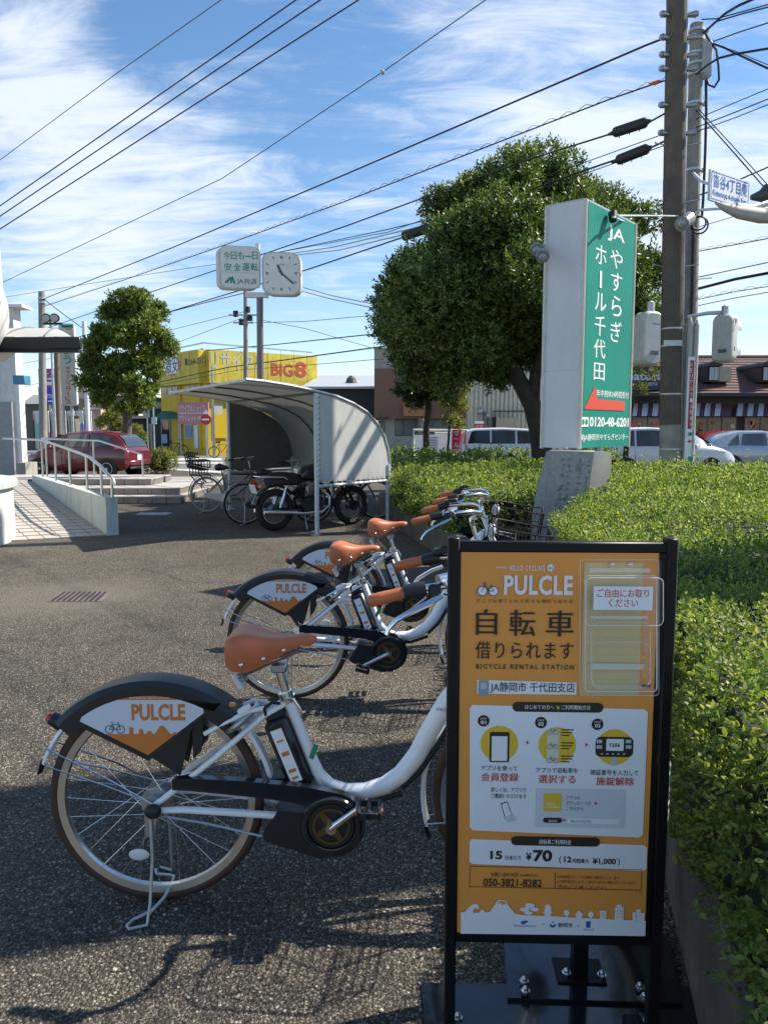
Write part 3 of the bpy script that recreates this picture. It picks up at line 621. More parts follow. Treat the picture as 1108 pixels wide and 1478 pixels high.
for z, nm in ((tT + .012, 'top_rail'), (tB - .013, 'bottom_rail')):
    par(MB().box(lp((sL + sR) / 2, z, -.012), (sR - sL + .035, .026, .024), Matrix.Rotation(-.035, 3, 'Z'), .003).obj(nm, FRAME))
for s0 in (sL - .006, sR + .006): par(MB().box(lp(s0, (tT + tB) / 2, -.008), (.011, .02, tT - tB), Matrix.Rotation(-.035, 3, 'Z')).obj('side_rail', FRAME))
par(MB().box(lp((sL + sR) / 2, (tT + tB) / 2, -.028), (sR - sL + .02, .012, tT - tB + .01), Matrix.Rotation(-.035, 3, 'Z')).obj('back_board', mat('cream_board', (.62, .62, .56), .5)))
a_, b_ = PO.st(966, 1250); a2, b2_ = PO.st(966, 1105)
par(MB().box(lp(a_ - .05, (b_ + b2_) / 2 - .01, -.06), (.125, .02, b2_ - b_), Matrix.Rotation(-.035, 3, 'Z'), .006).obj('rear_leaflet_box', MATS['cream_board']))
# centre post and bolted base plates behind
cp = Vector((.553, 2.035, 0))
par(MB().box(cp + V3((0, 0, .46)), (.042, .042, .90), None, .003).obj('support_post', FRAME))
par(MB().box(lp(.12, .80, -.17), (.03, .34, .03)).obj('support_arm', FRAME))
BASEM = mat('base_plate_black', (.010, .013, .017), .14, var=.2, scale=3, coat=.4, bump=.02, bscale=12)
def plate(c, name, z): return par(MB().prism([(p[0], p[1]) for p in c], (0, 0, z[0]), (1, 0, 0), (0, 1, 0), (0, 0, z[1] - z[0])).obj(name, BASEM))
plate([(.335, 1.935), (.80, 1.915), (.865, 2.19), (.365, 2.21)], 'rear_base_plate', (.009, .018))
plate([(.105, 1.30), (.92, 1.28), (.92, 1.99), (.105, 2.005)], 'front_base_plate', (.0, .008))
par(MB().box(cp + V3((0, 0, .021)), (.135, .10, .005), Matrix.Rotation(-.05, 3, 'Z')).obj('post_flange', FRAME))
bolt = None
for px, py in ((756, 1417), (758, 1431), (817, 1405), (868, 1408), (923, 1426), (929, 1441), (933, 1474), (660, 1470)):
    p = atz(px, py, .028)
    if bolt is None:
        bolt = MB().cyl((0, 0, -.004), (0, 0, .004), .0125, n=16).cyl((0, 0, .004), (0, 0, .011), .0085, n=6).sphere((0, 0, .011), (.0075, .0075, .006), 10, 6).obj('bolt', CHROME); par(bolt)
        bolt.matrix_local = Matrix.Translation(p - off0)
    else: copies(bolt, [Matrix.Translation(p - off0)])
# poster and its print
poster = par(rect(PO, sL, tB, sR, tT, ORANGE, None, 'poster', off=-.001, px=False, depth=.003))
class PP:                                      # print on the poster (third level: lettering, panels, pictograms)
    pass
def pr(*a, **k):
    o = rect(PO, *a, parent=None, **k) if False else None
def prect(x0, y0, x1, y1, m, name, off=.001, rad=0.0):
    o = rect(PO, x0, y0, x1, y1, m, None, name, off=off, rad=rad); o.parent = poster; o.matrix_local = Matrix(); return o
def pdisc(x, y, r, m, name, off=.0015):
    o = disc(PO, x, y, r, m, None, name, off=off); o.parent = poster; return o
def pface(pts, m, name, off=.0015):
    o = face(PO, pts, m, None, name, off=off); o.parent = poster; return o
def ptxt(body, x0, y0, x1, y1, m=None, bold=0.0, off=.0024, spacing=1.0, rot=False):
    o = words(PO, body, x0, y0, x1, y1, m or INK, None, bold=bold, off=off, spacing=spacing, rot=rot)
    if o: o.parent = poster
    return o
ptxt('HELLO CYCLING', 735, 816, 786, 823.5, POSTW, .012, spacing=1.25)
pdisc(794, 819.5, 5.2, POSTW, 'emblem'); ptxt('24', 790.5, 817.5, 797.5, 821.5, flat('print_grey', (.25, .3, .35)), .02)
hl = MB(); 
for i in range(8):
    (a, b), (c, d) = PO.st(716 + i * 2, 821 - 3.4 * math.sin(i / 7 * math.pi * 3) ** 2), PO.st(718 + i * 2, 821 - 3.4 * math.sin((i + 1) / 7 * math.pi * 3) ** 2)
    hl.quad(PO.pt(a, b, .0015), PO.pt(c, d, .0015), PO.pt(c, d + .0016, .0015), PO.pt(a, b + .0016, .0015))
hl.obj('wave_mark', POSTW, poster, fix=False)
ptxt('PULCLE', 727, 830, 827, 858.5, POSTW, .03, spacing=1.08)
def bikemark(x, y, r, m, gap=1.35, off=.002, th=.0011, name='bicycle_mark'):
    b = MB(); a0, z0 = PO.st(x - gap * r, y); a1, z1 = PO.st(x + gap * r, y); rr = abs(PO.st(x + r, y)[0] - PO.st(x, y)[0])
    N = lambda a, z: PO.pt(a, z, off)
    for a, z in ((a0, z0), (a1, z1)): b.ringprof(N(a, z), PO.n, PO.up, [(rr - th, 0), (rr, 0), (rr, .0003), (rr - th, .0003)], N=28)
    L = [((a0, z0), (a0 + rr * .5, z0 + rr * 1.5)), ((a0 + rr * .5, z0 + rr * 1.3), (a0 + rr * 1.3, z0)), ((a0 + rr * 1.3, z0), (a1, z1)), ((a0 + rr * 1.3, z0), (a1 - rr * .55, z1 + rr * 1.2)), ((a1, z1), (a1 - rr * .55, z1 + rr * 1.2)), ((a0, z0 + rr * 1.6), (a0 + rr * .8, z0 + rr * 1.6))]
    for p, q in L:
        p = V3((p[0], p[1], 0)); q = V3((q[0], q[1], 0)); d = (q - p).normalized(); w = V3((-d.y, d.x, 0)) * th * .5
        b.quad(*[N(k.x, k.y) for k in (p - w, q - w, q + w, p + w)])
    o = b.obj(name, m, poster, fix=False); return o
for x in (695.5, 712): pdisc(x, 852.8, 7.2, POSTW, 'wheel_disc', .0013)
bikemark(703.7, 852.8, 7.4, NAVYP, gap=1.1, th=.0016)
ptxt('どこでも借りられて好きな場所で返せる', 688, 864.5, 827, 870, INK, .0, spacing=1.35)
ptxt('自', 687, 879, 717, 916, INK, .028); ptxt('転', 735, 880, 772, 917.5, INK, .024); ptxt('車', 788, 881, 827, 918.5, INK, .024)
ptxt('借りられます', 686, 925.5, 828, 951, INK, .014, spacing=1.14)
ptxt('BICYCLE RENTAL STATION', 687, 958.5, 829, 965.5, INK, .02, spacing=1.5)
pface([(688, 981), (831.5, 985), (831, 1002.5), (688, 1001)], POSTW, 'name_strip', .0013)
prect(690, 981.5, 705, 1003, mat('print_kiosk', (.28, .34, .38)), 'kiosk_mark', .0019, .003); prect(693, 985, 702, 994, GREYP, 'kiosk_screen', .0025)
ptxt('JA静岡市 千代田支店', 707, 984.5, 830, 1000.5, INK, .006, spacing=1.0)
pface([(682, 1017), (929, 1023.5), (934, 1028), (927, 1204), (922, 1208.5), (682, 1198), (677.5, 1193), (677.5, 1022)], POSTW, 'steps_panel', .0013)
def pill(x0, y0, x1, y1, txt, tx, ty0, ty1, b=.0):
    prect(x0, y0, x1, y1, INK, 'caption_bar', .0019, .012); ptxt(txt, tx[0], ty0, tx[1], ty1, POSTW, b)
pill(739, 1013.5, 870, 1027.5, 'はじめての方へ 　 ご利用開始方法', (757, 852), 1017, 1023.5, .01)
pface([(802, 1017), (804.5, 1019.5), (807, 1017.5), (806, 1023), (804.5, 1024.5), (803, 1023)], flat('print_green', (.35, .5, .03)), 'leaf_mark', .0026)
for i, (x, y) in enumerate(((697.5, 1040), (780, 1042.5), (861.5, 1045))):
    pdisc(x, y, 8.6, INK, 'step_disc', .0019); ptxt('STEP', x - 4.5, y - 4.5, x + 4.5, y - 2, POSTW); ptxt('0%d' % (i + 1), x - 4, y - .5, x + 4, y + 4.5, POSTW, .02)
for x, y in ((720, 1073), (803.5, 1075), (886, 1078)): pdisc(x, y, 27, YELP, 'yellow_disc', .0017)
# phone
prect(706, 1056, 734.5, 1099.5, INK, 'phone_mark', .0022, .004); prect(709, 1062, 731.5, 1097.5, POSTW, 'phone_screen', .0026)
ptxt('HELLO\nCYCLING', 712.5, 1081, 729, 1087.5, NAVYP, .01); 
# list of bicycles
prect(788.5, 1052, 806, 1100.5, flat('print_cream', (.74, .70, .52)), 'list_strip', .0022)
for y in (1056, 1077, 1097): bikemark(797, y, 3.6, NAVYP, gap=1.2, off=.0027, th=.0007)
for y0 in (1052, 1071, 1090):
    for k, w in ((0, 18), (4, 16), (8, 12)): prect(809, y0 + k, 809 + w, y0 + k + 1.6, INK, 'list_line', .0024)
# lock control
prect(858.5, 1063, 913, 1092, INK, 'control_mark', .0022, .012); prect(874, 1066, 899, 1083, POSTW, 'control_screen', .0026); ptxt('1256', 879, 1072, 894, 1077.5, INK, .03, off=.003)
for x in (864, 906): prect(x - 4, 1067, x + 4, 1072, GREYP, 'control_key', .0027); prect(x - 4, 1075, x + 4, 1080, GREYP, 'control_key', .0027)
for x in (866, 874, 882, 890, 898): prect(x, 1086.5, x + 3, 1088.5, GREYP, 'control_key', .0027)
prect(881, 1092, 889, 1104.5, GREYP, 'control_cable', .0022)
for x, y in ((761, 1071.5), (846, 1074.5)): pface([(x - 2, y - 3), (x + 2.5, y), (x - 2, y + 3)], REDP, 'arrow_mark', .0019)
ptxt('アプリを使って', 694, 1104.5, 746.5, 1111.8, INK, .008); ptxt('会員登録', 694, 1115, 748, 1127, REDP, .02)
ptxt('アプリで自転車を', 773, 1107.5, 833.5, 1115, INK, .008); ptxt('選択する', 776.5, 1118, 830, 1130, REDP, .02)
ptxt('暗証番号を入力して', 851.5, 1110.5, 921, 1118.5, INK, .008); ptxt('施錠解除', 859.5, 1121, 914.5, 1133, REDP, .02)
ptxt('詳しくは、アプリで', 708, 1136, 759.5, 1142.5, INK, .004); ptxt('ご確認いただけます', 708, 1145, 759.5, 1151.5, INK, .004)
pface([(722, 1159), (732, 1156), (738, 1176), (728, 1181)], INK, 'phone_sketch', .0019); pface([(723.5, 1160), (731.5, 1157.5), (736.5, 1175), (728.5, 1179)], POSTW, 'phone_sketch_screen', .0024)
pface([(731, 1172), (738, 1170), (745, 1184), (733, 1186), (727, 1181)], flat('print_pale_grey', (.62, .64, .68)), 'hand_sketch', .0021)
prect(772, 1138, 902, 1194, flat('poster_pale_blue', (.66, .69, .74)), 'download_panel', .0018)
prect(783.5, 1144.5, 810, 1170.5, YELP, 'app_tile', .0023, .004); ptxt('HELLO\nCYCLING', 787, 1158, 807, 1165.5, POSTW, .01, off=.0028)
ptxt('アプリの', 816.5, 1148, 836, 1153.5); ptxt('ダウンロードは', 816.5, 1155.5, 852, 1161.5); ptxt('こちらから', 816.5, 1163.5, 841.5, 1169)
pface([(857.5, 1156), (861.5, 1159), (857.5, 1162)], REDP, 'arrow_mark', .0022)
prect(783, 1179.5, 810.5, 1187, INK, 'search_caption', .0022, .006); ptxt('Search', 791, 1181.5, 803, 1185.5, POSTW, off=.0028)
prect(818, 1181, 893, 1188.5, POSTW, 'search_box', .0022); ptxt('HELLO CYCLING', 822, 1183, 852, 1186.5, INK, off=.0026)
pface([(812.5, 1180.5), (816, 1183.3), (812.5, 1186)], REDP, 'arrow_mark', .0022)
# price panel
pface([(681, 1210.5), (929, 1219.5), (933, 1223.5), (932, 1253), (928, 1256.5), (681, 1246.5), (677, 1243), (677.5, 1214)], POSTW, 'price_panel', .0013)
prect(737, 1207.5, 865, 1220.5, INK, 'caption_bar', .0019, .012); ptxt('自転車ご利用料金', 778, 1211, 824, 1218, POSTW, .015)
ptxt('15', 707, 1227.5, 724.5, 1239.5, INK, .035); ptxt('分あたり', 728, 1234, 751, 1240.5, INK, .015); ptxt('¥', 758.5, 1230, 766.5, 1241, INK, .03); ptxt('70', 768.5, 1226, 796.5, 1243, INK, .04)
ptxt('(', 806, 1235, 809, 1245.5, INK, .02); ptxt('12', 813, 1235.5, 824, 1244, INK, .035); ptxt('時間最大', 825.5, 1238.5, 849.5, 1245, INK, .01); ptxt('¥1,000', 854, 1238, 888, 1248, INK, .03); ptxt(')', 890.5, 1238, 893.5, 1248, INK, .02)
for q in ((677, 1252, 925, 1252.7), (677, 1281.5, 925, 1282.2), (677, 1252, 677.7, 1282), (924.3, 1252, 925, 1290), (800, 1259, 800.9, 1282)): prect(*q, INK, 'rule_line', .0016)
ptxt('お問い合わせ先', 708, 1258.5, 748, 1265, INK, .008); ptxt('(24時間対応)', 750, 1261, 777, 1265.5, INK); ptxt('050-3821-8282', 697, 1268, 782, 1279, INK, .015)
for i, s_ in enumerate(('※ 時間帯によっては満車の場合がございます。', '※ 利用状況によりご返却できない場合がございます。', '　　予めご了承ください。')): ptxt(s_, 804, 1263.5 + i * 7, 896 + (i == 1) * 22 - (i == 2) * 20, 1268 + i * 7, INK)
# skyline along the foot
def sky_pts(x0, y0, pts): return [(x0 + a, y0 + b) for a, b in pts]
B0 = lambda x: 1319 + (x - 663) * .040
sil = [(664.5, 1347), (664.5, 1316), (670, 1316), (675, 1311), (680, 1306), (686, 1304), (691, 1307), (690, 1312), (686, 1310), (682, 1313), (683, 1317), (690, 1317), (696, 1312), (700, 1316), (706, 1316), (712, 1308), (719, 1298), (729, 1299), (735, 1309), (743, 1318), (752, 1320), (800, 1322), (830, 1324), (936.5, 1329), (936, 1350.5)]
pface(sil, POSTW, 'skyline_base', .0013)
pface([(718, 1304), (720.5, 1299.5), (728, 1300), (730.5, 1305), (727, 1303.5), (725, 1306), (722.5, 1303.5)], ORANGE, 'mountain_snow_line', .0018)
cloud = lambda x, y, rx, ry: [(x + rx * math.cos(R(t)), y + ry * math.sin(R(t))) for t in range(0, 360, 20)]
for x, y, rx, ry in ((757, 1312, 7, 3.2), (764, 1306.5, 7, 3.4), (771, 1312, 6, 3), (762, 1317, 6, 2.4), (817, 1317, 4, 4.5), (852, 1319.5, 4, 4.5)): pface(cloud(x, y, rx, ry), POSTW, 'printed_tree', .0016)
for x, y in ((763, 1319), (817, 1322), (852, 1324)): prect(x - .8, y - 4, x + .8, y + 3, POSTW, 'printed_trunk', .00165)
for k, (w, y) in enumerate(((3.5, 1304.5), (6, 1309), (8, 1314))): pface([(790 - w, y + 3.2), (790 - w * .5, y), (790 + w * .5, y), (790 + w, y + 3.2)], POSTW, 'pagoda_roof', .0016)
prect(785.5, 1307, 794.5, 1323, POSTW, 'pagoda_body', .0015)
pface([(828, 1320), (835, 1313.5), (842, 1320), (839.5, 1320), (839.5, 1326), (830.5, 1326), (830.5, 1320)], POSTW, 'printed_house', .0016)
for x0, y0, x1, y1 in ((865, 1314, 874, 1327), (886.5, 1309, 899, 1328), (889, 1305, 896.5, 1310), (912, 1316, 918, 1329), (917, 1312, 923.5, 1329), (923, 1317, 929, 1329)): prect(x0, y0, x1, y1, POSTW, 'printed_tower', .0016)
for y in (1313, 1317.5, 1322):
    for x in (889, 892.3, 895.6): prect(x, y, x + 1.6, y + 1.8, ORANGE, 'printed_window', .0021)
for y in (1317, 1320, 1323): prect(867, y, 872, y + 1, ORANGE, 'printed_window', .0021)
ptxt('×', 782, 1331, 785.5, 1334.5, flat('print_mid', (.3, .33, .4))); ptxt('静岡市', 804.5, 1331, 825.5, 1338, NAVYP, .01); ptxt('×', 832, 1334, 835.5, 1337.5, MATS['print_mid'])
BLUEP = flat('print_blue', (.02, .13, .42))
pdisc(797, 1334, 4.6, BLUEP, 'city_emblem', .0017); pface([(792.5, 1332), (797, 1335), (801.5, 1332), (801, 1330.5), (797, 1331), (793, 1330.3)], POSTW, 'emblem_cut', .0021)
pface([(750, 1330), (757, 1328), (763, 1328.5), (757, 1333), (753, 1334)], BLUEP, 'bird_emblem', .0017); ptxt('Shizuoka Bicycle', 741, 1334, 774, 1337.5, BLUEP)
prect(845, 1329, 851.5, 1338.5, BLUEP, 'figure_emblem', .0017, .002); ptxt('PULCLE', 842, 1339.5, 856, 1342.5, BLUEP)
# clear leaflet holder
paper = mat('pale_leaflet_paper', (.66, .50, .22), .7, var=.04)
prect(840, 812, 924.5, 1003, paper, 'leaflet_sheet', .0012)
for i in range(9): prect(846, 884 + i * 12, 921, 885 + i * 12, mat('leaflet_line', (.60, .44, .20)), 'leaflet_fold', .0017)
POF = lambda d: Plane(PO.O + PO.n * d, PO.u)
CL = clearmat('clear_acrylic', (.85, .87, .9), .045); CLE = clearmat('acrylic_edge', (.9, .92, .95), .45)
hold = par(rect(PO, 836.5, 808, 950, 1004, CL, None, 'leaflet_holder', off=.004, rad=.006))
def hpart(o): o.parent = hold; return o
hpart(rect(POF(.026), 845, 834, 956.5, 903, CL, None, 'holder_flap', off=.0, rad=.008)); hpart(rect(POF(.020), 844, 831, 947, 998, CL, None, 'holder_front', off=.0, rad=.01))
ed = MB()
def outline(x0, y0, x1, y1, off, r=.0012, rad=5):
    q = []
    for cx_, cy_, t0 in ((x1 - rad, y0 + rad, -90), (x1 - rad, y1 - rad, 0), (x0 + rad, y1 - rad, 90), (x0 + rad, y0 + rad, 180)):
        for k in range(5): a = R(t0 + k * 22.5); pf = POF(off); q.append(pf.pt(*pf.st(cx_ + rad * math.cos(a), cy_ + rad * math.sin(a)), 0))
    ed.tube(q, r, 5, closed=True)
outline(836.5, 808, 950, 1004, .004, .0008); outline(844, 831, 947, 998, .020); outline(845, 834, 956.5, 903, .026, .0010, 8)
outline(853, 898, 938, 990, .020, .0007, 12); outline(853, 927, 938, 992, .022, .0006, 12); outline(853, 960, 938, 994, .021, .0006, 12)
hpart(ed.obj('holder_edge', CLE))
for q in ((850, 820, 938, 826), (852, 889, 935, 893), (853, 958, 928, 966)): hpart(rect(POF(.0196), *q, CLE, None, 'holder_strip', off=0))  # pale half-clear strips laid across the holder
hpart(rect(POF(.0272), 856, 846.5, 941.5, 880.5, POSTW, None, 'holder_label', off=.0, rad=.001))
for b_, q in (('ご自由にお取り', (861.5, 850, 936.5, 862.5)), ('ください', (878, 864.5, 920.5, 876))):
    hpart(words(POF(.0276), b_, *q, REDP, None, bold=.014, off=.0))
for i, ch in enumerate('ご自由にお持ちください'): 
    hpart(words(PO, ch, 927.5, 884 + i * 8.6, 934.5, 891 + i * 8.6, mat('faded_print', (.72, .55, .38)), None, off=.0018))
for x in (882, 908):
    p = PO.pt(*PO.st(x, 814), .008); hpart(MB().cyl(p - PO.n * .007, p, .0055, n=14).sphere(p, (.0045, .0035, .0045), 10, 6).obj('holder_screw', CHROME))
hpart(rect(POF(.0205), 926, 988, 938, 992, INK, None, 'holder_tag', off=.0))
# ------------------------------------------------------------------ round building, ramp, steps, drain
WALLW = mat('white_render_wall', (.66, .67, .64), .7, var=.05, bump=.15, bscale=60, dirt=.35)
PALEC = mat('pale_painted_concrete', (.46, .50, .47), .75, var=.06, dirt=.35, bump=.15, bscale=80)
TILE = mat('beige_paving_tile', (.40, .37, .33), .7, var=.10, scale=9, bump=.1, bscale=150); GROUT = mat('dark_grout', (.17, .16, .145), .9)
TILE2 = mat('grey_brown_step_tile', (.25, .22, .20), .65, var=.14, scale=8, dirt=.3)
c0 = (-7.25, 10.2, 0)
rb = thing('round_building', 'round white building with curved glazed wall at the left edge', 'building', c0)
MB().lathe((0, 0, 0), [(2.10, 0), (2.10, .74)], 64).obj('plinth', WALLW, rb)
MB().lathe((0, 0, 0), [(1.75, .745), (2.14, .745), (2.16, .76), (2.16, .84), (2.14, .86), (1.80, .86)], 64).obj('sill', PALEC, rb)
MB().lathe((0, 0, 0), [(1.88, .86), (1.88, 2.95)], 64).obj('wall', mat('pale_metal_panel', (.50, .53, .55), .35, .3, var=.05), rb)
for a in range(-90, 60, 18): MB().cyl((1.90 * math.cos(R(a)), 1.90 * math.sin(R(a)), .86), (1.90 * math.cos(R(a)), 1.90 * math.sin(R(a)), 2.95), .03, n=8).obj('mullion', STAIN, rb)
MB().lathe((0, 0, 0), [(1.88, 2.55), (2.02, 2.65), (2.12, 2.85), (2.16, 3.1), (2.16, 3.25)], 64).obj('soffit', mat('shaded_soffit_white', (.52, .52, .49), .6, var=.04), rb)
MB().lathe((0, 0, 0), [(2.16, 3.252), (2.10, 3.5), (2.06, 5.2), (2.06, 5.22), (2.09, 5.23), (2.06, 5.25), (1.99, 7.4), (1.9, 11)], 64).obj('upper_wall', WALLW, rb)
# canopy
A = Vector((-5.55, 10.9, 0)); 
cn = thing('entrance_canopy', 'entrance canopy with black fascia and translucent curved top reaching out from the round building', 'canopy', (-5.2, 11.0, 0)); o_ = Vector(cn.location)
def wpar(o, p, off): o.parent = p; o.matrix_local = Matrix.Translation(-off); return o
def canq(px0, px1, y, d0): return at(px0, 1, y)
x0, x1 = at(-30, 480, 10.8).x, at(115, 480, 10.8).x
z0, z1 = at(60, 503, 10.8).z, at(60, 486, 10.8).z
wpar(MB().box(((x0 + x1) / 2, 10.85, (z0 + z1) / 2), (x1 - x0, .1, z1 - z0), None, .01).obj('fascia', mat('dark_bronze_fascia', (.022, .026, .028), .35, .4, dirt=.3)), cn, o_)
wpar(MB().box(((x0 + x1) / 2, 10.92, z0 - .02), (x1 - x0 - .1, .12, .05)).obj('fascia_drip', MATS['dark_bronze_fascia']), cn, o_)
rows = []
for i in range(9):
    f = i / 8; rows.append([(x0 + (x1 - x0) * u, 10.82 + 1.3 * f, z1 + .005 + (.26 * math.sin(f * math.pi / 2) * (1 - max(0, (u - .55) / .45) ** 2.2 * .85))) for u in [k / 12 for k in range(13)]])
    rows[-1] = [(x0 + (p[0] - x0) * ((x1 * p[1] / 10.8 - .04 - x0) / (x1 - x0)), p[1], p[2]) for p in rows[-1]]
wpar(MB().grid(rows).obj('translucent_roof', mat('cream_polycarbonate', (.42, .40, .36), .35, var=.05)), cn, o_)
for u in (.30, .72): wpar(MB().tube([(p[0], p[1], p[2] + .012) for p in [r[int(u * 12)] for r in rows]], .012, 6).obj('roof_rib', STAIN), cn, o_)
wpar(MB().quad((x0, 10.95, z0 + .03), (at(33, 500, 10.95).x, 10.95, z0 + .03), (at(4, 500, 13.4).x, 13.4, z0 + .03), (x0 - 2, 13.4, z0 + .03)).obj('underside', mat('soffit_grey', (.45, .44, .41), .7)), cn, o_)
# ramp
rp = thing('tiled_ramp', 'sloping beige tiled ramp beside the pale kerb wall', 'ramp', (-4.8, 11, 0)); o_ = Vector(rp.location)
Wf, Wb = Vector((-4.07, 11.22, 0)), Vector((-7.5, 16.4, .45)); Lf, Lb = Vector((-5.75, 10.35, 0)), Vector((-9.6, 15.2, .45))
wpar(MB().add([Wf + V3((.0, 0, .004)), Lf + V3((0, 0, .004)), Lb, Wb, Wf - V3((0, 0, .1)), Lf - V3((0, 0, .1)), Lb - V3((0, 0, .6)), Wb - V3((0, 0, .6))], [(0, 1, 2, 3), (0, 4, 5, 1), (3, 7, 4, 0), (2, 6, 7, 3), (1, 5, 6, 2)]).obj('ramp_bed', GROUT), rp, o_)
NL, NW = 22, 9; tpl = None
e1 = (Wb - Wf); e2 = (Lf - Wf); nrm = e1.cross(e2).normalized(); nrm = nrm if nrm.z > 0 else -nrm
Tm = Matrix.Identity(4)
ex, ey = e1 / NL, e2 / NW
for i in range(NL):
    for j in range(NW):
        a, b = i / NL, j / NW
        def Q(a, b): return (Wf.lerp(Wb, a)).lerp(Lf.lerp(Lb, a), b)
        ga, gb = .028 / NL, .028 / NW
        if tpl is None:
            t4 = [(0, 0, 0), (1, 0, 0), (1, 1, 0), (0, 1, 0)]
            mb = MB().add([(x, y, .0) for x, y, _ in t4] + [(x, y, 1.0) for x, y, _ in t4], [(4, 5, 6, 7), (0, 1, 5, 4), (1, 2, 6, 5), (2, 3, 7, 6), (3, 0, 4, 7)])
            tpl = mb.obj('paving_tile', TILE, rp); o = tpl
        else: o = tpl.copy(); COL.objects.link(o); o.parent = rp
        p = Q(a + ga, b + gb); u = Q(a + 1 / NL - ga, b + gb) - p; w = Q(a + ga, b + 1 / NW - gb) - p
        M = Matrix((( u.x, w.x, 0, p.x - o_.x), (u.y, w.y, 0, p.y - o_.y), (u.z, w.z, .012 + random.uniform(0, .003), p.z - o_.z + .002), (0, 0, 0, 1)))
        o.matrix_local = M
kw = thing('ramp_kerb_wall', 'low pale painted kerb wall along the tiled ramp', 'wall', (-3.9, 11.2, 0)); o_ = Vector(kw.location)
n = 7
for i in range(n):
    a, b = i / n + .0008, (i + 1) / n - .0008
    sd2 = Vector((e1.y, -e1.x, 0)).normalized() * .17
    P0, P1 = Wf.lerp(Wb, a), Wf.lerp(Wb, b); zt = lambda f: .56 + .03 * f
    vs = []
    for P, f in ((P0, a), (P1, b)):
        for q in (P, P + sd2): vs += [(q.x, q.y, 0), (q.x, q.y, zt(f))]
    wpar(MB().add(vs, [(0, 1, 3, 2), (4, 6, 7, 5), (0, 4, 5, 1), (2, 3, 7, 6), (1, 5, 7, 3)]).obj('wall_block', PALEC), kw, o_)
# handrails
def railing(name, label, tops, foots, group=None):
    t = thing(name, label, 'handrail', foots[0]); o_ = Vector(t.location)
    wpar(MB().tube(tops, .024, 10).obj('top_rail', STAIN), t, o_)
    return t, o_
def wallpt(px):                              # point on the kerb wall's centre line under this column of the photograph
    lo, hi = 0.0, 1.0
    for _ in range(40):
        m_ = (lo + hi) / 2; p = Wf.lerp(Wb, m_) + Vector((.055, .04, 0)); x = 554 + F * p.x / (p.y * math.cos(PITCH) + .1)
        if x > px: lo = m_
        else: hi = m_
    p = Wf.lerp(Wb, lo) + Vector((.055, .04, 0)); return p, .56 + .03 * lo
tops = []; posts = []
for px, py in ((166, 700), (164, 693), (158, 687), (145, 672.5), (130, 660), (115, 654), (100, 648.5), (78, 641), (60, 635)):
    p, zt = wallpt(px); q = at(px, py, p.y); tops.append(q)
rl, o_ = railing('ramp_handrail', 'stainless handrail stepping up along the kerb wall of the ramp', tops + [at(5, 632.5, 16.3)], [wallpt(160)[0]])
for px, py in ((161.5, 690), (146, 674), (124.5, 658.5), (100, 650), (79, 642), (60, 636)):
    p, zt = wallpt(px); q = at(px, py, p.y); wpar(MB().cyl((q.x, q.y, zt), q, .021, n=10).obj('post', STAIN), rl, o_)
r2, o_ = railing('platform_handrail', 'stainless handrail sloping down across the steps in front of the red car', [at(60, 633, 17.6), at(143, 636, 18.2), at(206, 656, 18.0)], [at(143, 690, 18)])
for px, py, y in ((66, 634, 17.6), (134.5, 636, 18.2), (205.5, 656, 18.0)):
    q = at(px, py, y); wpar(MB().cyl((q.x, q.y, .45), q, .021, n=10).obj('post', STAIN), r2, o_)
# steps
stp = thing('entrance_steps', 'grey tiled entrance steps and landing beside the ramp', 'steps', (-5, 16.2, 0)); o_ = Vector(stp.location)
for (xr, y0, z0, z1, yb) in ((261, 16.15, 0, .15, 19.0), (259, 16.55, .15, .30, 19.0), (219, 17.3, .30, .45, 18.9)):
    X1 = at(xr, 700, y0).x; X0 = -9.0 if z1 > .4 else -7.6
    s_ = wpar(MB().box(((X0 + X1) / 2, (y0 + yb) / 2 + .02, (z0 + z1) / 2), (X1 - X0 - .02, yb - y0, z1 - z0 - .004)).obj('step', GROUT), stp, o_)
    n = int((X1 + 7.4) / .30); tp = None
    for k in range(n):
        x = X1 - .15 - k * .30
        o = MB().box((x, y0 + .012, (z0 + z1) / 2), (.29, .03, z1 - z0 - .012), None, .004).obj('riser_tile', TILE2) if tp is None else tp.copy()
        if tp is None: tp = o; x_first = x; o.parent = s_
        else: COL.objects.link(o); o.parent = s_; o.matrix_local = Matrix.Translation((x - x_first, 0, random.uniform(-.001, .001)))
    MB().box(((X0 + X1) / 2, (y0 + yb) / 2 - .01, z1 - .005), (X1 - X0 + .01, yb - y0 + .02, .022)).obj('tread', mat('pale_step_tread', (.42, .39, .36), .7, var=.08)).parent = s_
st_l = MB().box((-12, 17.4, .222), (8, 2.8, .43)).obj('landing', mat('landing_paving', (.34, .32, .30), .8, var=.1), None); st_l.parent = stp; st_l.matrix_local = Matrix.Translation(-o_)
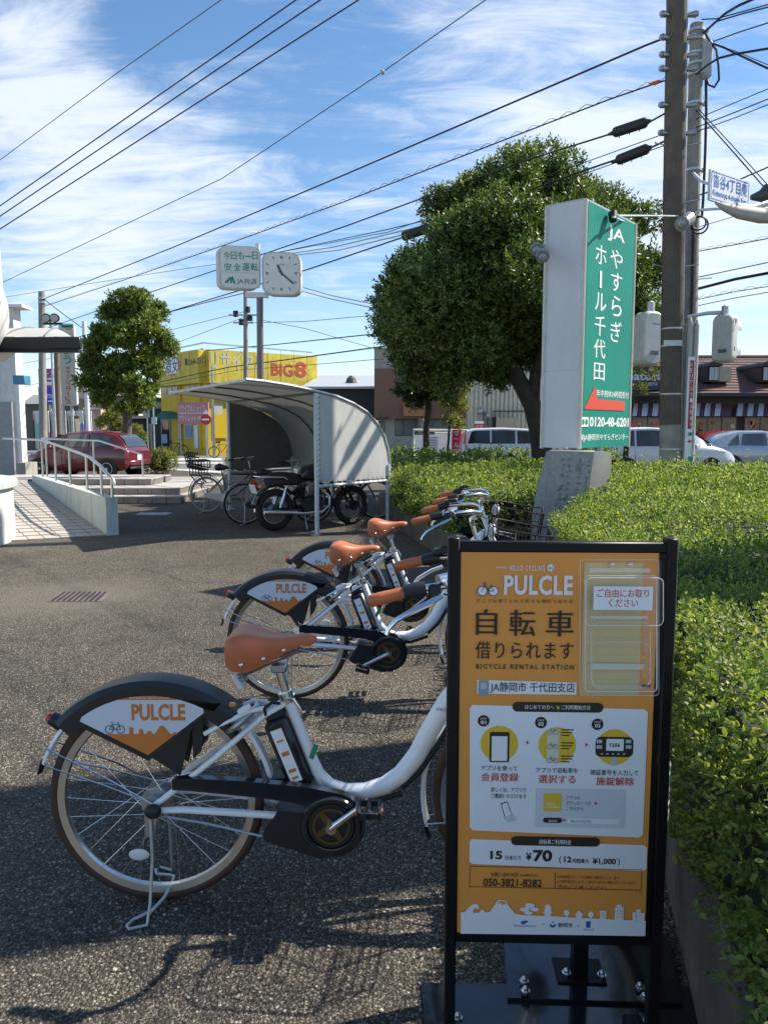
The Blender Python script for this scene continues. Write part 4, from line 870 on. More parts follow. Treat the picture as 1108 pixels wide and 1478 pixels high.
# drain
dr = thing('drain_grate', 'rusty slotted drain grate set in the asphalt', 'drain grate', (-2.82, 7.03, 0))
a_, b_, c_, d_ = [atz(*q) - Vector(dr.location) for q in ((73, 868), (144, 868), (158, 855), (92, 855))]
M = Matrix.Identity(4)
MB().add([p + V3((0, 0, .004)) for p in (a_ * 1.12, b_ * 1.12, c_ * 1.12, d_ * 1.12)], [(0, 1, 2, 3)]).obj('frame', mat('rusted_frame', (.14, .11, .10), .8, var=.2), dr)
for i in range(9):
    f0, f1 = (i + .1) / 9, (i + .62) / 9
    MB().add([p + V3((0, 0, .008)) for p in (a_.lerp(b_, f0), a_.lerp(b_, f1), d_.lerp(c_, f1), d_.lerp(c_, f0))], [(0, 1, 2, 3)]).obj('slot', mat('dark_slot', (.015, .013, .015), .9), dr)
MB().quad(*[atz(*q) + V3((0, 0, .004)) for q in ((203, 740), (250, 740), (240, 743.5), (195, 743.5))]).obj('painted_mark', mat('worn_white_line', (.36, .36, .36), .8, var=.2)).__setitem__('kind', 'structure')

# ------------------------------------------------------------------ cycle shelter
P0 = Vector((-.99, 11.31, 0)); E_ = Vector((.62, .785, 0)); L_ = Vector((-.483, .875, 0)); LEN = 4.15
TARP = mat('pale_grey_tarpaulin', (.44, .44, .42), .62, var=.04, scale=2, dirt=.25)
# let some light through the sheet
_nt = TARP.node_tree; _b = _nt.nodes['Principled BSDF']; _o = _nt.nodes['Material Output']; _t = _nt.nodes.new('ShaderNodeBsdfTranslucent'); _t.inputs[0].default_value = (.42, .42, .38, 1); _m = _nt.nodes.new('ShaderNodeMixShader'); _m.inputs[0].default_value = .07
_nt.links.new(_b.outputs[0], _m.inputs[1]); _nt.links.new(_t.outputs[0], _m.inputs[2]); _nt.links.new(_m.outputs[0], _o.inputs[0])
sh = thing('cycle_shelter', 'grey tarpaulin cycle shelter with curved roof and laced tube frame', 'shelter', P0); 
pz = lambda e, z, l=0.0: E_ * e + L_ * l + V3((0, 0, z))
prof = [(1.74, .78), (1.745, 1.0), (1.70, 1.22), (1.60, 1.44), (1.42, 1.64), (1.16, 1.82), (.85, 1.94), (.45, 2.04), (0, 2.10), (-.5, 2.155), (-1.0, 2.19), (-1.34, 2.20)]
roof = MB().grid([[pz(e, z, l) for e, z in prof] for l in [LEN * i / 8 for i in range(9)]]).obj('roof_sheet', TARP, sh, ang=1.2)
for l, nm in ((.0, 0), (LEN, 1)):
    pts = [pz(e, z - .02, l) for e, z in prof if e >= 0] ; pts += [pz(.02, .78, l)]
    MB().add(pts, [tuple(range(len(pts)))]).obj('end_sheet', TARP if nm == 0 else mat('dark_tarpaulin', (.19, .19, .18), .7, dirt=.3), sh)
for i, l in enumerate((0, LEN / 3, LEN * 2 / 3, LEN)):
    MB().tube([pz(e, z + (.012 if i in (0, 3) else -.025), l) for e, z in prof], .022 if i in (0, 3) else .014, 8).obj('roof_rib', GALV if i in (0, 3) else mat('dark_tube', (.12, .12, .12), .6), sh)
MB().tube([pz(-1.34, 2.20, 0), pz(-1.34, 2.20, LEN)], .024, 8).obj('eaves_tube', GALV, sh)
MB().tube([pz(0, 2.08, 0), pz(0, 2.08, LEN)], .02, 8).obj('purlin', MATS['dark_tube'], sh); MB().tube([pz(1.70, .76, 0), pz(1.70, .76, LEN)], .02, 8).obj('purlin', GALV, sh)
LTB = mat('pale_blue_tube', (.50, .56, .60), .45, .2, var=.05)
for l in (0, LEN):
    for e, h in ((0, 2.08), (1.70, .98)):
        p = MB().cyl(pz(e, 0, l), pz(e, h, l), .036, n=14).obj('post', LTB, sh); 
        MB().box(pz(e, .006, l), (.16, .12, .012), Matrix.Rotation(math.atan2(E_.y, E_.x), 3, 'Z')).obj('base_plate', GALV, p)
    MB().tube([pz(0, .72, l), pz(1.70, .72, l)], .024, 10).obj('cross_bar', LTB, sh)
for l in (LEN / 2,): MB().cyl(pz(1.66, 0, l), pz(1.66, .78, l), .028, n=10).obj('post', LTB, sh)
lc = MB()
def loop_at(p, ax, r): lc.torus(p, ax, r, .0045, N=10, n=4)
for k in range(17): z = .80 + k * .076; lc.tube([pz(.09, z + .01, -.004), pz(.0, z - .015, -.04), pz(-.03, z - .01, 0)], .0045, 4)
for k in range(14): e = .1 + k * .12; lc.tube([pz(e, .80, -.01), pz(e + .01, .73, -.028), pz(e + .02, .695, .0)], .0045, 4)
for i in range(len(prof) - 1):
    for k in range(3):
        f = k / 3; e, z = prof[i][0] * (1 - f) + prof[i + 1][0] * f, prof[i][1] * (1 - f) + prof[i + 1][1] * f
        if e < 1.3: lc.tube([pz(e, z + .02, .06), pz(e, z + .035, .0), pz(e - .01, z - .012, -.02)], .0045, 4)
for k in range(26): l = .08 + k * .16; lc.tube([pz(-1.28, 2.205, l), pz(-1.345, 2.225, l + .02), pz(-1.35, 2.18, l + .03)], .0045, 4)
lc.obj('lacing_cord', mat('black_cord', (.02, .02, .02), .8), sh, kind='stuff')

# ------------------------------------------------------------------ bicycles and motorcycle under the shelter
def simple_wheel(par, c, r, tyre_m, rim_m, tr=.02, axis=(0, 1, 0), spokes=20, name='wheel'):
    w = bpy.data.objects.new(name, None); COL.objects.link(w); w.parent = par; w.empty_display_size = .05
    MB().torus(c, axis, r - tr, tr, N=40, n=8).obj('tyre', tyre_m, w); MB().torus(c, axis, r - tr * 2.1, .008, N=40, n=6).obj('rim', rim_m, w)
    MB().cyl(V3(c) - V3(axis) * .05, V3(c) + V3(axis) * .05, .022, n=12).obj('hub', STEEL, w)
    sp_ = MB(); c = V3(c)
    for i in range(spokes):
        a = 2 * math.pi * i / spokes; d = V3((math.cos(a), 0, math.sin(a))); d2 = V3((math.cos(a + 1), 0, math.sin(a + 1)))
        sp_.cyl(c + d2 * .02 + V3(axis) * (.025 if i % 2 else -.025), c + d * (r - tr * 2.2), .0016, n=4, cap=False)
    sp_.obj('spokes', STEEL, w, kind='stuff'); return w
def city_bike(label, loc, rz, fm, tyre_m, seat=False, case_m=None, basket=False):
    t = thing('city_bicycle', label, 'bicycle', loc, rz, 'bicycles parked under the cycle shelter'); r = .34
    simple_wheel(t, (0, 0, r), r, tyre_m, STEEL); simple_wheel(t, (1.12, 0, r), r, tyre_m, STEEL, name='front_wheel')
    f = MB().tube([(.32, 0, .78), (.42, 0, .30)], .016, 8).tube([(.42, 0, .31), (.62, 0, .36), (.80, 0, .50), (.92, 0, .70)], .017, 8).tube([(.37, 0, .55), (.60, 0, .52), (.90, 0, .74)], .012, 8).cyl((.89, 0, .86), (.95, 0, .64), .02, n=10)
    for s in (-1, 1): f.tube([(0, s * .05, r), (.34, s * .02, .66)], .008, 6).tube([(0, s * .05, r), (.42, s * .03, .29)], .009, 6).tube([(.95, s * .03, .64), (1.0, s * .05, .55), (1.12, s * .05, r)], .010, 6)
    f.obj('frame', fm, t)
    for hx, a0, a1, nm in ((0, 20, 190, 'rear_mudguard'), (1.12, 40, 180, 'front_mudguard')):
        MB().ringprof((hx, 0, r), (0, -1, 0), (1, 0, 0), [(.365, -.022), (.372, 0), (.365, .022), (.362, 0)], N=24, a0=a0, a1=a1).obj(nm, STEEL, t)
    MB().tube([(.20, 0, .84), (.28, 0, .86), (.40, 0, .85), (.46, 0, .845)], [.05, .075, .035, .018], 12, flat=1.0).obj('saddle', PLAST, t); MB().cyl((.32, 0, .76), (.30, 0, .84), .012, n=8).obj('seat_post', CHROME, t)
    MB().tube([(.60, -.27, 1.0), (.72, -.27, 1.03), (.86, -.24, 1.05), (.90, -.08, 1.02), (.87, 0, .98), (.90, .08, 1.02), (.86, .24, 1.05), (.72, .27, 1.03), (.60, .27, 1.0)], .011, 8).cyl((.89, 0, .86), (.86, 0, .99), .012, n=8).obj('handlebar', STEEL, t)
    for s in (-1, 1): MB().tube([(.58, s * .27, .995), (.70, s * .27, 1.028)], .017, 8).obj('grip', PLAST, t)
    MB().prism([(.0, .33), (.05, .38), (.40, .37), (.50, .32), (.48, .24), (.38, .22), (.05, .28)], (0, -.045, 0), (1, 0, 0), (0, 0, 1), (0, -.03, 0)).obj('chain_case', case_m or PLAST, t)
    MB().tube([(.42, -.08, .29), (.50, -.10, .20)], .010, 8).box((.51, -.14, .19), (.08, .08, .022), None, .004).obj('pedal', PLAST, t)
    MB().tube([(0, -.06, r - .02), (-.01, -.13, .03), (-.07, -.15, .01), (-.07, .15, .01), (-.01, .13, .03), (0, .06, r - .02)], .008, 6).obj('kickstand', STEEL, t)
    rk = MB()
    for s in (-1, 1): rk.tube([(-.28, s * .06, .72), (.22, s * .06, .74)], .006, 6).tube([(-.22, s * .06, .72), (0, s * .06, r)], .005, 6)
    for k in range(5): rk.tube([(-.25 + k * .1, -.06, .722 + k * .004), (-.25 + k * .1, .06, .722 + k * .004)], .005, 6)
    rk.obj('rear_rack', STEEL, t)
    if seat:
        s_ = MB()
        for k in range(6): s_.tube([(-.36 + .012 * k, -.14 + .056 * k, 1.12 - abs(k - 2.5) * .01), (-.30 + .0 * k, -.15 + .06 * k, .86), (-.02, -.14 + .056 * k, .80)], .013, 6)
        for zz, xx in ((.90, -.31), (.97, -.325), (1.04, -.34), (1.12, -.36)): s_.tube([(xx + .12, -.17, zz - .02), (xx + .02, -.15, zz), (xx, 0, zz + .015), (xx + .02, .15, zz), (xx + .12, .17, zz - .02)], .014, 6)
        for y in (-.17, .17):
            s_.tube([(-.30, y, .98), (-.10, y, .99), (.0, y, .97), (.0, y, .84)], .014, 6).tube([(-.28, y, .88), (0, y, .84)], .013, 6)
            for k in range(4): s_.tube([(-.26 + k * .07, y, .98), (-.24 + k * .06, y, .72)], .009, 6)
            s_.tube([(-.24, y, .72), (.0, y, .70), (.04, y, .56), (-.08, y, .55), (-.24, y, .72)], .012, 6)
        s_.tube([(0, -.17, .97), (.02, 0, .98), (0, .17, .97)], .014, 6)
        s_.obj('child_seat', PLAST, t)
    return t
CRM = mat('cream_bicycle_paint', (.58, .57, .52), .35, coat=.3); GREYT = mat('grey_tyre', (.26, .25, .23), .8)
DKB = mat('dark_bicycle_paint', (.02, .022, .026), .3, coat=.4)
city_bike('black bicycle with child seat and cream chain case standing left of the shelter post', at(299, 739, 14.4) * Vector((1, 1, 0)), R(-14), DKB, GREYT, seat=True, case_m=CRM)
city_bike('dark bicycle standing behind the motorcycle with raised grey handlebar', (-2.28, 12.55, 0), R(12), mat('grey_bicycle_paint', (.16, .16, .16), .4, .3), RUBBER)
city_bike('dark bicycle at the back of the shelter seen past the motorcycle engine', (-1.25, 13.5, 0), R(-6), DKB, RUBBER)
mt = thing('motorcycle', 'black classic motorcycle with chrome exhaust parked under the shelter', 'motorcycle', (-1.68, 11.80, 0), R(34))
r = .325
for hx, nm in ((0, 'rear_wheel'), (1.38, 'front_wheel')):
    w = simple_wheel(mt, (hx, 0, r), r, RUBBER, CHROME, tr=.056 if hx == 0 else .048, spokes=32, name=nm)
    MB().torus((hx, 0, r), (0, 1, 0), .212, .010, N=40, n=6).obj('rim_flange', CHROME, w); MB().cyl((hx, -.07, r), (hx, .07, r), .085, n=20).obj('brake_drum', mat('dull_dark_metal', (.09, .09, .10), .4, .8), w)
BLKM = mat('motorcycle_black', (.010, .011, .013), .22, coat=.6)
MB().ringprof((0, 0, r), (0, -1, 0), (1, 0, 0), [(.36, -.075), (.385, -.05), (.392, 0), (.385, .05), (.36, .075), (.38, 0)], N=24, a0=30, a1=165).obj('rear_mudguard', BLKM, mt)
MB().ringprof((1.38, 0, r), (0, -1, 0), (1, 0, 0), [(.355, -.06), (.375, 0), (.355, .06), (.368, 0)], N=20, a0=55, a1=160).obj('front_mudguard', BLKM, mt)
MB().tube([(-.14, 0, .745), (-.02, 0, .80), (.18, 0, .80), (.38, 0, .785), (.46, 0, .79)], [.07, .13, .135, .12, .08], 16, flat=.45).obj('saddle', mat('black_vinyl', (.014, .014, .015), .5), mt)
MB().tube([(.44, 0, .82), (.52, 0, .865), (.68, 0, .885), (.84, 0, .87), (.93, 0, .83)], [.06, .12, .145, .135, .07], 18, flat=.95).obj('fuel_tank', BLKM, mt)
en = MB().box((.62, 0, .40), (.36, .26, .22), None, .04).cyl((.50, -.16, .38), (.50, .16, .38), .10, n=20).cyl((.68, -.15, .37), (.68, .15, .37), .085, n=20)
for k in range(8): en.box((.70, 0, .53 + k * .026), (.20 - k * .004, .24, .012), Matrix.Rotation(R(6), 3, 'Y'))
en.box((.70, 0, .62), (.14, .16, .2)).obj('engine', MATS['dull_dark_metal'], mt)
MB().prism([(.30, .48), (.44, .50), (.46, .66), (.30, .68)], (0, -.15, 0), (1, 0, 0), (0, 0, 1), (0, .3, 0)).obj('side_cover', BLKM, mt)
for s in (-1, 1):
    MB().tube([(.80, s * .10, .58), (.90, s * .12, .50), (.88, s * .15, .36), (.74, s * .17, .27), (.40, s * .17, .26), (.30, s * .17, .27)], .022, 12).tube([(.36, s * .17, .265), (.28, s * .17, .275), (-.22, s * .175, .31), (-.26, s * .175, .313)], [.024, .038, .04, .03], 14).obj('exhaust', CHROME, mt)
    MB().tube([(.03, s * .12, .36), (.14, s * .12, .68)], .022, 10).cyl((.05, s * .12, .42), (.11, s * .12, .58), .036, n=12).obj('rear_shock', CHROME, mt)
    MB().tube([(1.38, s * .09, r), (1.13, s * .09, .90)], [.028, .022], 10).obj('fork_leg', BLKM, mt)
    MB().tube([(.95, s * .36, 1.06), (1.08, s * .28, 1.09), (1.14, s * .10, 1.02), (1.14, 0, 1.0)], .012, 8).obj('handlebar', CHROME, mt); MB().tube([(.88, s * .37, 1.05), (1.0, s * .34, 1.07)], .018, 8).obj('grip', RUBBER, mt)
    MB().tube([(1.06, s * .28, 1.09), (1.02, s * .30, 1.22)], .006, 6).sphere((1.0, s * .31, 1.27), (.02, .06, .055), 14, 8).obj('mirror', CHROME, mt)
    MB().sphere((-.30, s * .13, .70), .032, 12, 8).cyl((-.24, 0, .70), (-.30, s * .13, .70), .008, n=8).obj('indicator', AMB, mt)
MB().sphere((1.24, 0, .93), (.10, .10, .10), 16, 10).obj('headlight', BLKM, mt)
MB().tube([(-.28, -.10, .84), (.10, -.13, .83), (.16, -.13, .79)], .012, 8).tube([(-.28, .10, .84), (.10, .13, .83), (.16, .13, .79)], .012, 8).tube([(-.28, -.10, .84), (-.34, 0, .85), (-.28, .10, .84)], .012, 8).obj('grab_rail', CHROME, mt)
MB().box((-.36, 0, .66), (.012, .20, .14), Matrix.Rotation(R(-18), 3, 'Y'), .002).obj('number_plate', SIGNW, mt); MB().cyl((-.33, 0, .76), (-.38, 0, .75), .045, n=16).obj('tail_light', REDL, mt)
MB().tube([(.0, -.10, r), (.5, -.12, .30)], .022, 8).tube([(.0, .10, r), (.5, .12, .30)], .022, 8).tube([(.2, 0, .74), (.5, 0, .76), (.95, 0, .86), (1.12, 0, .92)], .025, 8).tube([(1.1, 0, .86), (.9, 0, .55), (.82, 0, .28), (.4, 0, .24), (.3, 0, .6)], .02, 8).obj('frame', BLKM, mt)
MB().tube([(.45, -.12, .26), (.42, -.26, .02)], .012, 8).obj('side_stand', STEEL, mt)
# ------------------------------------------------------------------ cars
GLS = mat('car_glass', (.035, .045, .05), .05, var=.05, spec=.9, coat=.5); TRIM = mat('black_trim', (.012, .012, .013), .55)
LENS = mat('headlamp_lens', (.62, .64, .66), .1, coat=.6); ALLOY = mat('silver_wheel', (.58, .59, .60), .3, .7)
def car(name, label, paint, loc, rz, L=4.0, wid=.84, st=None, wheels=(.72, 3.2), r=.30, glz=1, group=None, zscale=1.0):
    """st: stations (x, z_bottom, z_belt, z_top, half width at belt, half width at roof); x runs to the front"""
    t = thing(name, label, 'car' if 'van' not in name else 'van', loc, rz, group)
    def ring(x, zb, zl, zt, wb, wr):
        h = zl - zb
        R_ = [(x, -wb * .90, zb), (x, -wb * .985, zb + h * .22), (x, -wb, zb + h * .55), (x, -wb * .985, zl - h * .10), (x, -wb * .955, zl)]
        T = [(x, -(wb * .955 * .0 + wr * 1.0), zt - .035 * (zt > zl + .1)), (x, -wr * .86, zt), (x, 0, zt + .015)]
        half = R_ + T; return half + [(a, -b, c) for a, b, c in half[-2::-1]]
    rows = [ring(*s) for s in st]
    m = MB().grid(rows); n = len(rows[0]); m.f.append(tuple(range(n))); m.f.append(tuple(range(len(m.v) - n, len(m.v))))
    body = m.obj('body', paint, t, ang=.55)
    def interp(x):
        for a, b in zip(st, st[1:]):
            if a[0] <= x <= b[0]: f = (x - a[0]) / (b[0] - a[0]); return [a[i] + (b[i] - a[i]) * f for i in range(6)]
        return list(st[-1])
    def side(x, f, s, off=.006):
        q = interp(x); zl, zt, wb, wr = q[2], q[3] - .035, q[4] * .955, q[5]
        p = V3((x, s * (wb + (wr - wb) * f), zl + (zt - zl) * f)); return p + V3((0, s * off, off * .3))
    return t, body, side, interp
def windows(t, side, polys, m=GLS):
    for s in (-1, 1):
        for q in polys:
            (xa, fa), (xb, fb), (xc, fc), (xd, fd) = (q[0], q[1], q[-2] if len(q) > 4 else q[2], q[-1]); rows = []
            if len(q) == 5: xc, fc = q[3]
            for j in range(5):
                v = j / 4; rows.append([side((xa + (xd - xa) * v) * (1 - u) + (xb + (xc - xb) * v) * u, (fa + (fd - fa) * v) * (1 - u) + (fb + (fc - fb) * v) * u, s, .014) for u in [k / 10 for k in range(11)]])
            MB().grid(rows).obj('side_window', m, t)
def cargear(t, wheels, r, half, lt, lampz, frontx, rearx, paint, rings=5):
    for wx in wheels:
        for s in (-1, 1):
            MB().cyl((wx, s * (half - .06), r), (wx, s * (half + .004), r + .0), r + .055, n=30).obj('wheel_arch', TRIM, t)
            w = bpy.data.objects.new('wheel', None); COL.objects.link(w); w.parent = t
            MB().torus((wx, s * (half - .07), r), (0, 1, 0), r - .055, .056, N=36, n=8, flat=1.5).obj('tyre', RUBBER, w)
            MB().cyl((wx, s * (half - .06), r), (wx, s * (half - .005), r), r - .10, n=28).obj('wheel_well', TRIM, w)
            rm = MB().torus((wx, s * (half + .006), r), (0, 1, 0), r - .105, .014, N=28, n=6).cyl((wx, s * (half - .0), r), (wx, s * (half + .014), r), .045, n=14)
            for k in range(7):
                a = 2 * math.pi * k / 7; d = V3((math.cos(a), 0, math.sin(a))); e = V3((-math.sin(a), 0, math.cos(a)))
                c = V3((wx, s * (half + .003), r)); rm.add([c + d * .03 - e * .03, c + d * .03 + e * .03, c + d * (r - .10) + e * .022, c + d * (r - .10) - e * .022], [(0, 1, 2, 3)])
            rm.obj('rim', ALLOY, w)
# red hatchback: faces left, its left flank to the camera
RED = mat('maroon_car_paint', (.13, .012, .022), .25, var=.03, coat=.8)
st = [(0, .42, .80, .86, .70, .62), (.08, .30, .90, .98, .80, .66), (.22, .24, .96, 1.22, .835, .62), (.48, .22, .98, 1.40, .845, .60), (.95, .22, .97, 1.49, .85, .61), (1.6, .22, .95, 1.51, .85, .62), (2.2, .22, .93, 1.47, .85, .61), (2.55, .22, .92, 1.35, .85, .60), (3.05, .22, .90, .99, .845, .60), (3.35, .24, .80, .88, .82, .62), (3.65, .28, .70, .74, .74, .55), (3.80, .36, .60, .62, .60, .45)]
pr_ = at(208, 680, 26.0); rz = R(180 - 12)
t, b, side, itp = car('red_hatchback', 'maroon hatchback parked facing left behind the handrails', RED, (at(203, 680, 25.3).x, 25.3, 0), rz, st=st)
windows(t, side, [[(.50, .10), (1.28, .08), (1.30, .88), (.62, .82)], [(1.36, .08), (2.22, .08), (2.16, .88), (1.38, .88)], [(2.30, .08), (2.86, .10), (2.50, .75), (2.24, .86)]])
MB().grid([[(x - .014, -w, z + .012), (x - .014, w, z + .012)] for x, w, z in ((.085, .64, .995), (.22, .58, 1.225), (.46, .53, 1.39))]).obj('rear_window', GLS, t)
MB().quad((3.06, -.60, 1.01), (3.06, .60, 1.01), (2.56, .53, 1.395), (2.56, -.53, 1.395)).obj('windscreen', GLS, t)
cargear(t, (.70, 3.12), .30, .85, 0, 0, 0, 0, RED)
for s in (-1, 1):
    MB().add([(.03, s * .60, .84), (.10, s * .815, .86), (.40, s * .862, .95), (.38, s * .862, 1.01), (.16, s * .82, 1.04), (.06, s * .64, 1.0)], [(0, 1, 2, 3, 4, 5)] if s < 0 else [(5, 4, 3, 2, 1, 0)]).obj('tail_light', REDL, t)
    MB().add([(3.72, s * .52, .66), (3.45, s * .79, .78), (3.15, s * .86, .86), (3.35, s * .80, .70)], [(0, 1, 2, 3)]).obj('headlight', LENS, t)
    MB().sphere((2.62, s * .95, .99), (.06, .10, .07), 12, 8).obj('mirror', RED, t)
    for x in (1.42, 2.32): MB().tube([(x - .05, s * .858, .84), (x + .10, s * .866, .84)], .013, 6).obj('door_handle', RED, t)
    for x in (1.33, 2.28): MB().tube([(x, s * .857, .30), (x + .02, s * .857, .62), (x, s * .835, .94)], .006, 4).obj('door_seam', TRIM, t)
MB().box((-.005, 0, .66), (.02, .34, .17), None, .003).obj('number_plate', SIGNW, t); MB().box((.02, 0, .48), (.10, 1.30, .20), None, .05).obj('rear_bumper', RED, t); MB().box((.03, 0, .32), (.06, 1.2, .08), None, .02).obj('bumper_valance', TRIM, t)
# white van left of the signboard: faces right
WVP = mat('pearl_white_paint', (.62, .64, .66), .28, var=.02, coat=.7); SLV = mat('silver_blue_paint', (.36, .40, .45), .28, .4, var=.03, coat=.7)
vst = [(0, .40, .85, .90, .78, .66), (.06, .26, .94, 1.20, .83, .68), (.18, .24, .97, 1.52, .84, .68), (.5, .22, .98, 1.60, .845, .68), (1.6, .22, .98, 1.63, .85, .69), (2.6, .22, .98, 1.58, .85, .68), (3.05, .22, .97, 1.42, .85, .66), (3.65, .22, .94, 1.05, .845, .64), (4.0, .24, .86, .93, .82, .64), (4.3, .30, .74, .80, .74, .56), (4.42, .38, .62, .66, .62, .46)]
def van(label, px, y, rz=0.0):
    p = at(px, 680, y)
    t, b, side, itp = car('white_minivan', label, WVP, (p.x, y, 0), rz, st=vst, group='white minivans on the road behind the hedge')
    windows(t, side, [[(.20, .10), (1.05, .06), (1.05, .90), (.34, .90)], [(1.12, .06), (2.02, .06), (2.02, .90), (1.12, .90)], [(2.10, .06), (3.18, .10), (2.90, .80), (2.55, .90), (2.10, .90)]], mat('tinted_van_glass', (.02, .022, .025), .08, coat=.4))
    MB().quad((3.66, -.68, 1.075), (3.66, .68, 1.075), (3.06, .60, 1.43), (3.06, -.60, 1.43)).obj('windscreen', GLS, t); MB().quad((.055, -.66, .98), (.055, .66, .98), (.165, .62, 1.48), (.165, -.62, 1.48)).obj('rear_window', GLS, t)
    cargear(t, (.80, 3.55), .30, .85, 0, 0, 0, 0, WVP)
    for s in (-1, 1):
        MB().sphere((2.98, s * .97, 1.02), (.06, .11, .08), 12, 8).obj('mirror', WVP, t)
        MB().add([(4.32, s * .55, .72), (4.02, s * .81, .84), (3.70, s * .858, .90), (3.95, s * .83, .74)], [(0, 1, 2, 3)]).obj('headlight', LENS, t)
        MB().add([(.02, s * .72, .80), (.10, s * .845, .82), (.14, s * .84, 1.40), (.08, s * .76, 1.40)], [(0, 1, 2, 3)]).obj('tail_light', REDL, t)
        for x in (1.85, 2.22): MB().tube([(x, s * .862, .86), (x + .16, s * .868, .86)], .014, 6).obj('door_handle', CHROME, t)
        for x in (1.08, 2.06, 3.10): MB().tube([(x, s * .857, .30), (x, s * .857, .62), (x, s * .82, .98)], .006, 4).obj('door_seam', TRIM, t)
        MB().tube([(.2, s * .86, .72), (1.6, s * .862, .70), (3.2, s * .862, .68)], .006, 4).obj('flank_crease', GREYP, t)
    return t
van('white minivan left of the tall green signboard, near the small trees', 664, 30.5)
van('white minivan passing between the green signboard and the concrete utility pole', 858, 26.0)
# silver hatch and a red car beyond it
sst = [(0, .40, .80, .86, .72, .62), (.10, .26, .92, 1.05, .81, .66), (.5, .22, .95, 1.36, .845, .62), (1.0, .22, .96, 1.50, .85, .61), (1.9, .22, .94, 1.52, .85, .62), (2.5, .22, .92, 1.40, .85, .61), (3.2, .22, .90, 1.00, .845, .60), (3.7, .26, .80, .87, .81, .60), (4.0, .32, .68, .72, .72, .52), (4.12, .40, .58, .60, .60, .44)]
for nm, lab, pnt, px, y, g_ in (('silver_hatchback', 'pale silver hatchback on the road at the right edge of the picture', SLV, 1012, 28.5, None), ('red_car', 'dark red car mostly hidden behind the pole banner and the silver hatchback', mat('dark_red_paint', (.28, .02, .03), .3, coat=.6), 996, 33.0, None)):
    p = at(px, 680, y); t, b, side, itp = car(nm, lab, pnt, (p.x, y, 0), 0, st=sst)
    windows(t, side, [[(.55, .10), (.98, .08), (1.0, .86), (.75, .60)], [(1.05, .08), (1.98, .08), (1.98, .88), (1.15, .88)], [(2.06, .08), (3.0, .12), (2.52, .82), (2.06, .88)]])
    MB().quad((3.21, -.64, 1.02), (3.21, .64, 1.02), (2.51, .56, 1.41), (2.51, -.56, 1.41)).obj('windscreen', GLS, t)
    cargear(t, (.75, 3.35), .30, .85, 0, 0, 0, 0, pnt)
    for s in (-1, 1):
        MB().sphere((2.75, s * .95, 1.0), (.06, .10, .07), 12, 8).obj('mirror', pnt, t)
        MB().add([(4.03, s * .55, .66), (3.75, s * .80, .78), (3.40, s * .855, .86), (3.60, s * .83, .70)], [(0, 1, 2, 3)]).obj('headlight', LENS, t)
        for x in (1.15, 2.1): MB().tube([(x, s * .858, .84), (x + .15, s * .866, .84)], .013, 6).obj('door_handle', pnt, t)
# distant parked vehicles at the far left
p = at(158, 650, 44)
# ------------------------------------------------------------------ far setting: road, buildings, signs
struct(MB().quad((-60, 30.0, -.008), (60, 30.0, -.008), (60, 90, -.008), (-60, 90, -.008)).obj('road', ROAD))
WL = mat('worn_road_marking', (.50, .50, .48), .85, var=.2, scale=3)
for q in ([(222, 661.5), (320, 661.5), (320, 664.5), (210, 664.5)], [(228, 667), (322, 667.5), (322, 670), (232, 669)], [(215, 675), (322, 680), (322, 683), (215, 677)]):
    struct(MB().quad(*[atz(*p) + V3((0, 0, .006)) for p in q]).obj('road_marking', WL))
struct(MB().add([tuple(atz(*p) + V3((0, 0, .002))) for p in ((250, 700), (330, 700), (330, 688), (236, 688))], [(0, 1, 2, 3)]).obj('forecourt_strip', mat('pale_forecourt', (.30, .29, .27), .9, var=.1)))
def bx(par, nm, m, px0, px1, py0, py1, y, d, off, bev=0.0, kind=None):
    """box whose front stands at distance y and spans these picture columns and rows"""
    a, b = at(px0, py0, y), at(px1, py1, y); c = ((a.x + b.x) / 2, y + d / 2, (a.z + b.z) / 2)
    return wpar(MB().box(c, (abs(b.x - a.x), d, abs(a.z - b.z)), None, bev).obj(nm, m, kind=kind), par, off)
def build(nm, lab, cat, px, y, group=None):
    t = thing(nm, lab, cat, (at(px, 650, y).x, y, 0), 0, group); return t, Vector(t.location)
def child(par, off, o): o.parent = par; o.matrix_local = Matrix.Translation(-off); return o
YEL = mat('yellow_shop_wall', (.62, .45, .03), .7, var=.06, scale=2, dirt=.3); YELS = mat('weathered_yellow_fascia', (.60, .47, .05), .65, var=.10, scale=3, dirt=.45)
CREAM = mat('cream_metal_siding', (.56, .53, .43), .6, var=.04, dirt=.2); PINKS = mat('faded_pink_sign', (.50, .22, .25), .6, var=.06)
# yellow recycle shop
yb, o_ = build('yellow_shop', 'bright yellow recycle shop building with a red figure eight on its fascia', 'shop', 300, 47)
K = at(300, 650, 47); Lc = at(235, 650, 51.5); Rc = at(453, 650, 51.5)
def YP(P, Q): return Plane((P.x, P.y, 0), ((Q - P).x, (Q - P).y, 0))
def quadpl(a, b, z0, z1, m, nm, out=0.0):
    n = Vector((b.y - a.y, -(b.x - a.x), 0)).normalized(); n = n if n.y < 0 else -n
    return child(yb, o_, MB().add([(p.x + n.x * out, p.y + n.y * out, z) for p, z in ((a, z0), (b, z0), (b, z1), (a, z1))] + [(p.x - n.x * .3, p.y - n.y * .3 + 0, z) for p, z in ((a, z0), (b, z0), (b, z1), (a, z1))],
        [(0, 1, 2, 3), (0, 4, 5, 1), (1, 5, 6, 2), (2, 6, 7, 3), (3, 7, 4, 0)]).obj(nm, m))
zt, zf = at(300, 505, 47).z, at(300, 553, 47).z
quadpl(Lc, K, 0, zf, YEL, 'side_wall'); quadpl(K, Rc, 0, zf + .0, YEL, 'front_wall')
